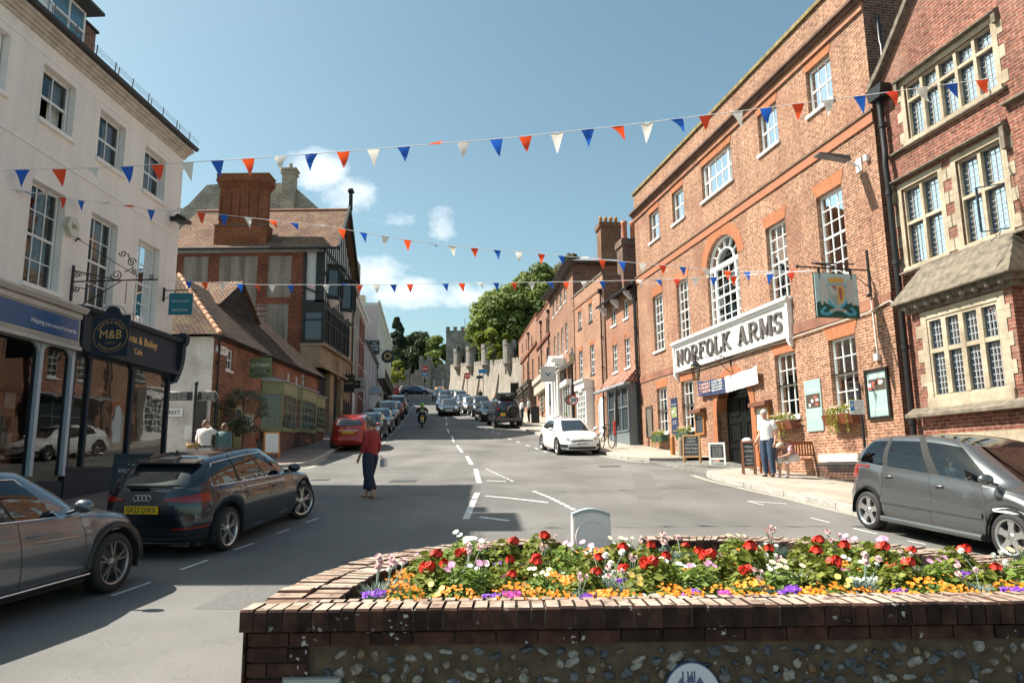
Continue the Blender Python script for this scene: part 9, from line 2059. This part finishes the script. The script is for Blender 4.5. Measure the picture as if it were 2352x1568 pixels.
face([(cd-.30,6.0),(cd+.30,6.0),(cd+.33,5.75),(cd+.26,5.52),(cd+.1,5.38),(cd,5.33),(cd-.1,5.38),(cd-.26,5.52),(cd-.33,5.75)],2,AZ,'garter'); face([(cd-.25,5.98),(cd+.25,5.98),(cd+.28,5.75),(cd+.20,5.54),(cd,5.39),(cd-.20,5.54),(cd-.28,5.75)],3,SIL,'shield')
face([(cd-.01,5.97),(cd-.2,5.95),(cd-.22,5.72),(cd-.16,5.58),(cd-.01,5.46)],4,OR_,'shield_quarter'); face([(cd-.05,5.9),(cd-.15,5.88),(cd-.13,5.62),(cd-.07,5.58)],5,PKR,'charge'); face([(cd+.24,5.92),(cd+.16,5.95),(cd+.0,5.74),(cd+.05,5.70)],5,CRW,'bend'); face([(cd+.15,5.95),(cd+.02,5.95),(cd+.02,5.82)],4,PKR,'charge')
mb=MB(SF)
for i in range(5):
 for j in range(5):
  a=cd+.21-.042*i; b=5.70-.046*j
  if a-cd>.2-.04*max(0,j-1): continue
  mb.quad((-.0285,a,b),(-.0285,a-.04,b),(-.0285,a-.04,b-.044),(-.0285,a,b-.044),(i+j)%2)
mb.build('checks',[AZ,OR_],bd,fix=False)
face([(cd-.20,6.02),(cd-.24,6.16),(cd-.16,6.11),(cd-.12,6.19),(cd-.07,6.12),(cd,6.2),(cd+.07,6.12),(cd+.12,6.19),(cd+.16,6.11),(cd+.24,6.16),(cd+.20,6.02)],6,OR_,'crown')
for s in (1,-1): 
 q=lambda *P: [(cd+s*a,b) for a,b in P]
 face(q((.26,5.96),(.30,6.06),(.38,6.13),(.46,6.10),(.45,5.98),(.42,5.85),(.45,5.7),(.43,5.58),(.46,5.47),(.40,5.46),(.37,5.60),(.32,5.72),(.30,5.60),(.34,5.50),(.28,5.50),(.24,5.66),(.27,5.82),(.22,5.9),(.3,5.9)),7,CRW,'beast'); face(q((.44,5.72),(.52,5.78),(.54,5.92),(.51,5.92),(.49,5.8),(.43,5.76)),6,CRW,'tail')
 face(q((.12,5.27),(.30,5.20),(.46,5.22),(.50,5.30),(.38,5.42),(.30,5.40),(.42,5.30),(.34,5.26),(.22,5.33)),5,AZ,'ribbon')
mb=MB(SF); n=8; mb.add([(-.031,cd-.22+.44*i/n,5.27+.05*math.sin(math.pi*i/n)+dz) for i in range(n+1) for dz in (0,.075)],[(2*i,2*i+1,2*i+3,2*i+2) for i in range(n)]); mb.build('scroll',CRW,bd,fix=False)
mb=MB(SF); text(mb,'SOLA VIRTUS INVICTA',(-.033,cd,5.345),(0,-1,0),(0,0,1),.05,width=.38); mb.build('lettering',BLACKM,bd,fix=False)
def board(label,s,w,z0,z1,col,name='poster_board',cat='poster',frame=None,lines=(),pic=None,d=.03):
 f=Frame(*HF.W(s,0,0)[:2],-11,'R',z0); t=f.root(name,label,cat); mb=MB(f); mb.box(-w/2,w/2,0.002,d,z0,z1); o=mb.build('panel',col,t)
 if frame: mb=MB(f); fw=.07; mb.box(-w/2-fw,w/2+fw,0,d+.03,z1,z1+fw).box(-w/2-fw,w/2+fw,0,d+.03,z0-fw,z0).box(-w/2-fw,-w/2,0,d+.03,z0,z1).box(w/2,w/2+fw,0,d+.03,z0,z1); mb.build('frame',frame,t)
 if pic: a,b,ms=pic; mb=MB(f); mb.box(-w/2+.05,w/2-.05,d,d+.004,z0+a*(z1-z0),z0+b*(z1-z0)); r=random.Random(int(s*10)+50); mb2=MB(f); mb.build('picture',ms[0],o); 
 if pic:
  for k in range(7): x=r.uniform(-w/2+.1,w/2-.14); z=z0+(a+(b-a)*r.uniform(.1,.75))*(z1-z0); mb2.box(x,x+r.uniform(.05,.14),d+.004,d+.006+.001*k,z,z+r.uniform(.04,.1),k%2)
  mb2.build('picture_detail',ms[1:],o)
 for s_,fz,sz,m,wd in lines: mb=MB(f); text(mb,s_,(0,d+.005,z0+fz*(z1-z0)),(-1,0,0),(0,0,1),sz,width=wd); mb.build('lettering',m,o)
 return t,f
SEA=pm('sea_green_panel',(.30,.43,.41),.45); OAK=pm('oak_frame',(.36,.14,.035),.5,var=.15,scale=10); PH=[pm('ph_dark',(.08,.06,.05),.4),pm('ph_red',(.40,.12,.09),.4),pm('ph_white',(.70,.68,.64),.4)]; PG=[pm('ph_green',(.22,.28,.12),.4),PH[2],pm('ph_beige',(.45,.36,.25),.4)]
board('tall dark blue poster between the two left ground floor hotel windows',4.58,.62,2.95,4.36,pm('poster_navy',(.03,.045,.09),.4),lines=[('SUSSEX TAPROOM',.82,.06,WHITE,.45),('OPEN 7 DAYS',.34,.05,WHITE,.4),('FOOD & DRINK',.28,.05,WHITE,.4),('BOOK NOW',.07,.06,OR_,.4)],pic=(.45,.75,PG))
board('sea-green poster with a bed photograph between the two right hotel windows',-4.98,.76,2.56,3.98,SEA,lines=[('STAY WITH US',.80,.06,WHITE,.5),('ROOMS & SUITES',.40,.05,WHITE,.5),('WEDDINGS',.33,.05,WHITE,.4),('BOOK DIRECT',.27,.05,WHITE,.45)],pic=(.45,.72,PH))
board('framed sea-green Sunday lunch poster near the black downpipe',-7.66,.70,2.78,3.86,SEA,frame=pm('frame_black',(.015,.013,.012),.4),lines=[('SUNDAY LUNCH',.90,.09,WHITE,.52),('two courses from noon',.52,.05,WHITE,.4),('Walk-ins welcome',.17,.08,WHITE,.5)],pic=(.58,.84,PH))
board('empty grey notice board at the left end of the hotel wall',7.3,.6,2.98,4.2,pm('grey_board',(.12,.11,.09),.8),name='notice_board',cat='notice board',frame=pm('old_wood',(.10,.07,.05),.8))
for lab,s,w,z0,z1,inn in (('oak menu case with a dark menu left of the carriage arch',2.2,.62,2.86,3.52,pm('menu_dark',(.05,.055,.065),.4)),('oak menu case with a pale menu right of the carriage arch',-2.28,.7,2.75,3.40,pm('menu_pale',(.52,.56,.53),.4))):
 t,f=board(lab,s,w,z0,z1,inn,name='menu_case',cat='menu board',frame=OAK,lines=[('MENU',.86,.08,WHITE,.3)],d=.06); mb=MB(f); mb.prism([(0,z1+.07),(.26,z1+.07),(.24,z1+.2),(0,z1+.24)],'x',-w/2-.16,w/2+.16); mb.build('canopy',pm('dark_oak',(.13,.05,.025),.6),t)
f=Frame(*HF.W(-.16,0,0)[:2],-11,'R',4.2); t=f.root('banner','half navy half white cloth banner strung across the carriage arch','banner')
mb=MB(f); n=16
for (a,b,m) in ((2.2,.0,0),(.0,-2.2,1)):
 vs=[]
 for i in range(n+1):
  x=a+(b-a)*i/n; sg_=.03*math.sin(i*1.3)+.05; top=4.72+.02*math.sin(i*.9)-.10*(1-abs(x)/2.2); vs+=[(x,.12+sg_*.6,4.18-.08*(1-abs(x)/2.2)),(x,.12+sg_,top)]
 mb.add(vs,[(2*i,2*i+1,2*i+3,2*i+2) for i in range(n)],m,True)
o=mb.build('cloth',[pm('banner_navy',(.03,.05,.12),.7),pm('banner_white',(.74,.72,.68),.8)],t,fix=False)
mb=MB(f)
for k,s in enumerate(('SUSSEX BEER','LOCAL GIN','LUNCH & DINNER','MUSIC & EVENTS')): text(mb,s,(.55,.2,4.57-.1*k),(-1,0,0),(0,0,1),.09,bold=.012,width=.8)
mb.build('lettering',WHITE,o); mb=MB(f)
for k,s in enumerate(("ARUNDEL'S",'FINEST','TAPROOM')): text(mb,s,(1.42,.2,4.56-.13*k),(-1,0,0),(0,0,1),.13,bold=.02,width=.7)
mb.build('lettering',pm('banner_pink',(.72,.42,.34),.6),o); mb=MB(f); mb.tube([(1.95+.13*math.cos(6.283*i/20),.2,4.42+.20*math.sin(6.283*i/20)) for i in range(20)],.012,4,closed=True); text(mb,'T',(1.95,.2,4.42),(-1,0,0),(0,0,1),.2); mb.build('badge',pm('banner_pink',(.72,.42,.34),.6),o)
for lab,c,z,col,trail in (('green window box under the far left hotel window',5.83,2.94,pm('green_box',(.03,.08,.06),.5),3),('green window box under the second hotel window from the far end',3.27,2.94,pm('green_box',(.03,.08,.06),.5),3),('brown window box with trailing plants right of the carriage arch',-3.68,2.94,pm('brown_box',(.16,.045,.02),.5),4),('brown window box with trailing plants nearest the framed poster',-6.4,2.94,pm('brown_box',(.16,.045,.02),.5),6)):
 f=Frame(*HF.W(c,.1,0)[:2],-11,'R',z-.3); t=f.root('window_box',lab,'window box'); mb=MB(f); mb.prism([(.0,z-.27),(.20,z-.27),(.27,z-.02),(.0,z-.02)],'x',-.6,.6); mb.build('box',col,t)
 mb=MB(); T=[]; rr=random.Random(int(c*9)+90)
 for k in range(7): cloud_leaves(mb,T,(-.5+.167*k,.12,.38+rr.uniform(-.02,.05)),(.13,.12,.12),60,.032,rr,.6)
 for k in range(trail):
  x=rr.uniform(-.5,.5)
  for q in range(6): cloud_leaves(mb,T,(x+.02*math.sin(q),.27,.26-.085*q),(.05,.04,.05),10,.025,rr,.75)
 o=mb.build('foliage',BRI,t,uv=False,fix=False); set_tone(o,T); mb=MB()
 for k in range(26): flower(mb,(rr.uniform(-.55,.55),.14+rr.uniform(0,.1),.42+rr.uniform(0,.09)),.024,5,(0,.6,.7),rr)
 mb.build('flowers',PET['pink'],t,uv=False,fix=False)
def aboard(label,x,y,dx,dy,h,w,fr,face_,lines,slope=.16,kh=KH):
 t=thing('pavement_board',label,'A-board',(x,y,G(x,y)+kh),math.atan2(dy,dx)-math.pi/2+math.pi)
 for s in (-1,1):
  def q(u,v,o=0): return (u,s*(slope*(1-v/h)+.012+o) if s>0 else -(slope*(1-v/h)+.012+o),v)
  mb=MB(); 
  for a,b,c,d in ((-w/2,-w/2+.05,0,h),(w/2-.05,w/2,0,h),(-w/2+.05,w/2-.05,h-.06,h),(-w/2+.05,w/2-.05,.16,.22)):
   V=[q(a,c),q(b,c),q(b,d),q(a,d),q(a,c,.025),q(b,c,.025),q(b,d,.025),q(a,d,.025)]; mb.add(V,[(0,1,2,3),(4,5,6,7),(0,1,5,4),(1,2,6,5),(2,3,7,6),(3,0,4,7)])
  o=mb.build('frame',fr,t,uv=False); mb=MB(); mb.add([q(-w/2+.05,.22,.008),q(w/2-.05,.22,.008),q(w/2-.05,h-.06,.008),q(-w/2+.05,h-.06,.008)],[(0,1,2,3)]); f=mb.build('panel',face_,o,uv=False)
  if s<0:
   up=Vector((0,slope/h,1)); 
   for st,v,sz,m,wd in lines: mb=MB(); a=q(0,v,.014); text(mb,st,a,(1,0,0),tuple(up),sz,width=wd); mb.build('lettering',m,f,uv=False)
 return t
CHK=pm('chalkboard',(.035,.038,.04),.7,var=.3,scale=6); CHW=pm('chalk',(.55,.55,.53),.9); WD=pm('pine_frame',(.42,.24,.11),.6)
aboard('wooden framed lunch chalkboard left of the carriage arch',5.80,24.3,-.35,-.94,.90,.56,WD,CHK,[('TAPROOM',.78,.08,CHW,.3),('LUNCH',.68,.08,CHW,.25),('Sandwiches',.58,.07,CHW,.4),('Classic Burger',.46,.08,CHW,.42),('Sunday Roast',.34,.07,CHW,.4)])
aboard('black music list board with a white edge at the foot of the carriage arch',6.42,23.6,-.25,-.97,.70,.50,WHITE,CHK,[('MUSICAL BOX',.59,.07,CHW,.38)]+[('Open mic night' if k%2 else 'Live band 8pm',.52-.05*k,.045,CHW,.28) for k in range(6)])
aboard('narrow wooden chalkboard beside the standing man',6.40,20.4,-.2,-.98,.90,.36,pm('teak',(.24,.10,.05),.6),CHK,[('PIZZA',.74,.08,CHW,.22),('& WINE',.62,.08,CHW,.22),('KIDS EAT',.48,.06,CHW,.22),('FREE',.38,.06,CHW,.16),('TODAY',.29,.06,CHW,.2)])
aboard('orange framed white board on the left pavement by the bow windows',-9.2,28.4,.5,-.87,1.0,.6,pm('orange_frame',(.55,.20,.03),.5),WHITE,[('menu',.8,.08,PALE,.2)])
aboard('dark cafe board reading BREAKFAST SCONES behind the parked blue hatchback',-7.45,14.7,.15,-.99,1.05,.72,DKS,DKS,[('MB',.86,.12,CHW,.16),('BREAKFAST',.72,.10,CHW,.5),('LUNCH',.62,.09,PALE,.3),('SCONES',.52,.08,CHW,.3),('TEACAKES',.42,.07,CHW,.4),('SMASHED AVO',.34,.07,CHW,.5)])
bp=HF.W(-4.75,.62,0); t=thing('bench','reddish brown slatted wooden bench against the hotel wall','bench',(bp[0],bp[1],G(bp[0],bp[1])+KH),math.pi/2+R(11)); TK=pm('varnished_teak',(.27,.08,.022),.4,var=.2,scale=8)
for y in (-.72,.72): mb=MB(); mb.box(-.0,.06,y-.03,y+.03,0,.9); mb.build('leg',TK,t,uv=False); mb=MB(); mb.box(.46,.52,y-.03,y+.03,0,.62); mb.box(.02,.5,y-.035,y+.035,.62,.66); mb.build('leg',TK,t,uv=False)
mb=MB()
for k in range(6): mb.box(.06+.075*k,.12+.075*k,-.75,.75,.42,.445)
mb.build('seat',TK,t,uv=False); mb=MB(); mb.box(0,.04,-.69,.69,.84,.92); mb.box(0,.04,-.69,.69,.52,.57)
for k in range(16): y=-.64+.085*k; mb.box(.01,.03,y-.02,y+.02,.57,.84)
mb.build('backrest',TK,t,uv=False)
for o in list(t.children): o.matrix_parent_inverse=Matrix.Identity(4)
def bollard(label,x,y,h,r,m): t=thing('bollard',label,'bollard',(x,y,G(x,y))); mb=MB(); mb.lathe([(r*1.1,0),(r,.1),(r*.92,h-.15),(r*.7,h-.04),(r*.3,h),(.001,h)],(0,0,0),12); mb.build('stone_post',m,t,uv=False)
bollard('white rounded stone guard post at the right of the carriage arch',6.98,22.3,1.05,.19,pm('whitewash',(.74,.70,.65),.9,var=.06)); bollard('short pale stone post at the left of the hotel entrance',6.1,27.2,.8,.12,STONE); bollard('dark wooden post beside the short pale stone post',5.95,27.9,.85,.09,OAK)
bollard('small dark bollard on the pavement near the castle wall',-6.9,101,1.1,.12,BLACK); bollard('small dark bollard further from the castle wall lamp',-7.6,104,1.1,.12,BLACK)
rnd=random.Random(33)
tree('olive_tree','small grey-green olive tree on the pavement before the restaurant',-10.25,28.2,2.05,4.9,.95,3.0,OLV,rnd,34,80,.05,trunk=.04)
def pot(label,x,y,r,h,m,lm,rr,lh): t=thing('potted_plant',label,'potted plant',(x,y,G(x,y)+KH)); mb=MB(); mb.add([(-r,-r,0),(r,-r,0),(r,r,0),(-r,r,0),(-r*1.3,-r*1.3,h),(r*1.3,-r*1.3,h),(r*1.3,r*1.3,h),(-r*1.3,r*1.3,h)],[(0,3,2,1),(4,5,6,7),(0,1,5,4),(1,2,6,5),(2,3,7,6),(3,0,4,7)]); mb.build('pot',m,t,uv=False); mb=MB(); T=[]; [cloud_leaves(mb,T,(rnd.uniform(-.12,.12),rnd.uniform(-.12,.12),h+lh*k/5),(rr,rr,rr),70,.04,rnd,.4) for k in range(5)]; o=mb.build('foliage',lm,t,uv=False,fix=False); set_tone(o,T)
pot('grey square pot with a bushy dark shrub by the bow windows',-9.75,29.3,.17,.55,pm('zinc_pot',(.16,.17,.19),.6,var=.15),DKL,.26,.45); pot('spiral topiary in a pot outside the white shopfronts',3.35,45.4,.15,.35,DGREY,MID,.14,.9)
t=thing('litter_bin','black litter bin beside the two people outside the last brick house','litter bin',(1.55,51.4,G(1.55,51.4)+KH)); mb=MB(); mb.box(-.28,.28,-.28,.28,0,1.0); mb.build('bin_body',BLACK,t,uv=False); mb=MB(); mb.prism([(-.3,1.0),(.3,1.0),(.2,1.12),(-.2,1.12)],'y',-.3,.3); mb.build('lid',BLACKM,t,uv=False)
bx,by=3.98,31.9; t=thing('bicycle','dark bicycle propped on the pavement behind the white hatchback','bicycle',(bx,by,G(bx,by)+KH),R(-72))
for x in (-.52,.52): mb=MB(); mb.tube([(x+.33*math.cos(6.283*i/28),0,.34+.33*math.sin(6.283*i/28)) for i in range(28)],.022,6,closed=True); o=mb.build('tyre',TYRE,t,uv=False); mb=MB(); [mb.tube([(x,0,.34),(x+.32*math.cos(a),0,.34+.32*math.sin(a))],.003,3) for a in [6.283*i/14 for i in range(14)]]; mb.build('spokes',CHROME,o,uv=False)
mb=MB(); 
for a,b in (((-.52,.34),(-.12,.32)),((-.12,.32),(-.2,.85)),((-.2,.78),(.38,.82)),((-.12,.32),(.38,.78)),((-.52,.34),(-.18,.76)),((.52,.34),(.36,.95))): mb.tube([(a[0],0,a[1]),(b[0],0,b[1])],.017,6)
mb.build('frame',BLACK,t,uv=False); mb=MB(); mb.tube([(.36,-.26,1.0),(.40,0,.97),(.36,.26,1.0)],.014,5); mb.build('handlebar',BLACK,t,uv=False); mb=MB(); mb.prism([(-.32,.87),(-.08,.9),(-.08,.93),(-.32,.94)],'y',-.06,.06); mb.build('saddle',BLACKM,t,uv=False)
x,y=4.55,33.0; t=thing('folded_parasol','tall folded black parasol leaning beside the grey shopfront','parasol',(x,y,G(x,y)+KH)); mb=MB(); mb.tube([(0,0,0),(.12,0,2.7)],.02,6); mb.lathe([(.10,.9),(.11,1.2),(.06,2.4),(.02,2.6)],(.06,0,0),8); mb.build('canopy',BLACKM,t,uv=False)
x,y=4.42,32.4; t=thing('folded_parasol','red padded pole lying upright against the folded black parasol','pole',(x,y,G(x,y)+KH)); mb=MB(); mb.tube([(0,0,.5),(0,0,1.15)],.05,8); mb.build('red_sleeve',pm('red_sleeve',(.5,.04,.02),.5),t,uv=False); mb=MB(); mb.tube([(0,0,0),(.04,0,1.95)],.022,6); mb.build('pole',pm('pole_grey',(.4,.4,.4),.4),t,uv=False)
from collections import defaultdict
by=defaultdict(list)
for o in bpy.data.objects:
 if o.parent is None and 'category' in o: by[o['category']].append(o)
PL={'car':'cars in the street','person':'people in the street','sign':'hanging signs','A-board':'pavement boards','tree':'trees beyond the castle wall','window box':'window boxes on the hotel','manhole cover':'covers let into the road','bunting':'bunting strings across the street','street lamp':'black street lamps','bollard':'bollards and guard posts','poster':'posters on the hotel wall','road sign':'road signs on posts','house':'terraced houses','lamp':'wall lanterns','bag':'bags carried by women','potted plant':'potted plants','menu board':'oak menu cases','castle wall':'castle walls','tower':'castle towers','building':'tall buildings on the street'}
for c,L in by.items():
 if len(L)>1 and c in PL:
  for o in L:
   if 'group' not in o: o['group']=PL[c]
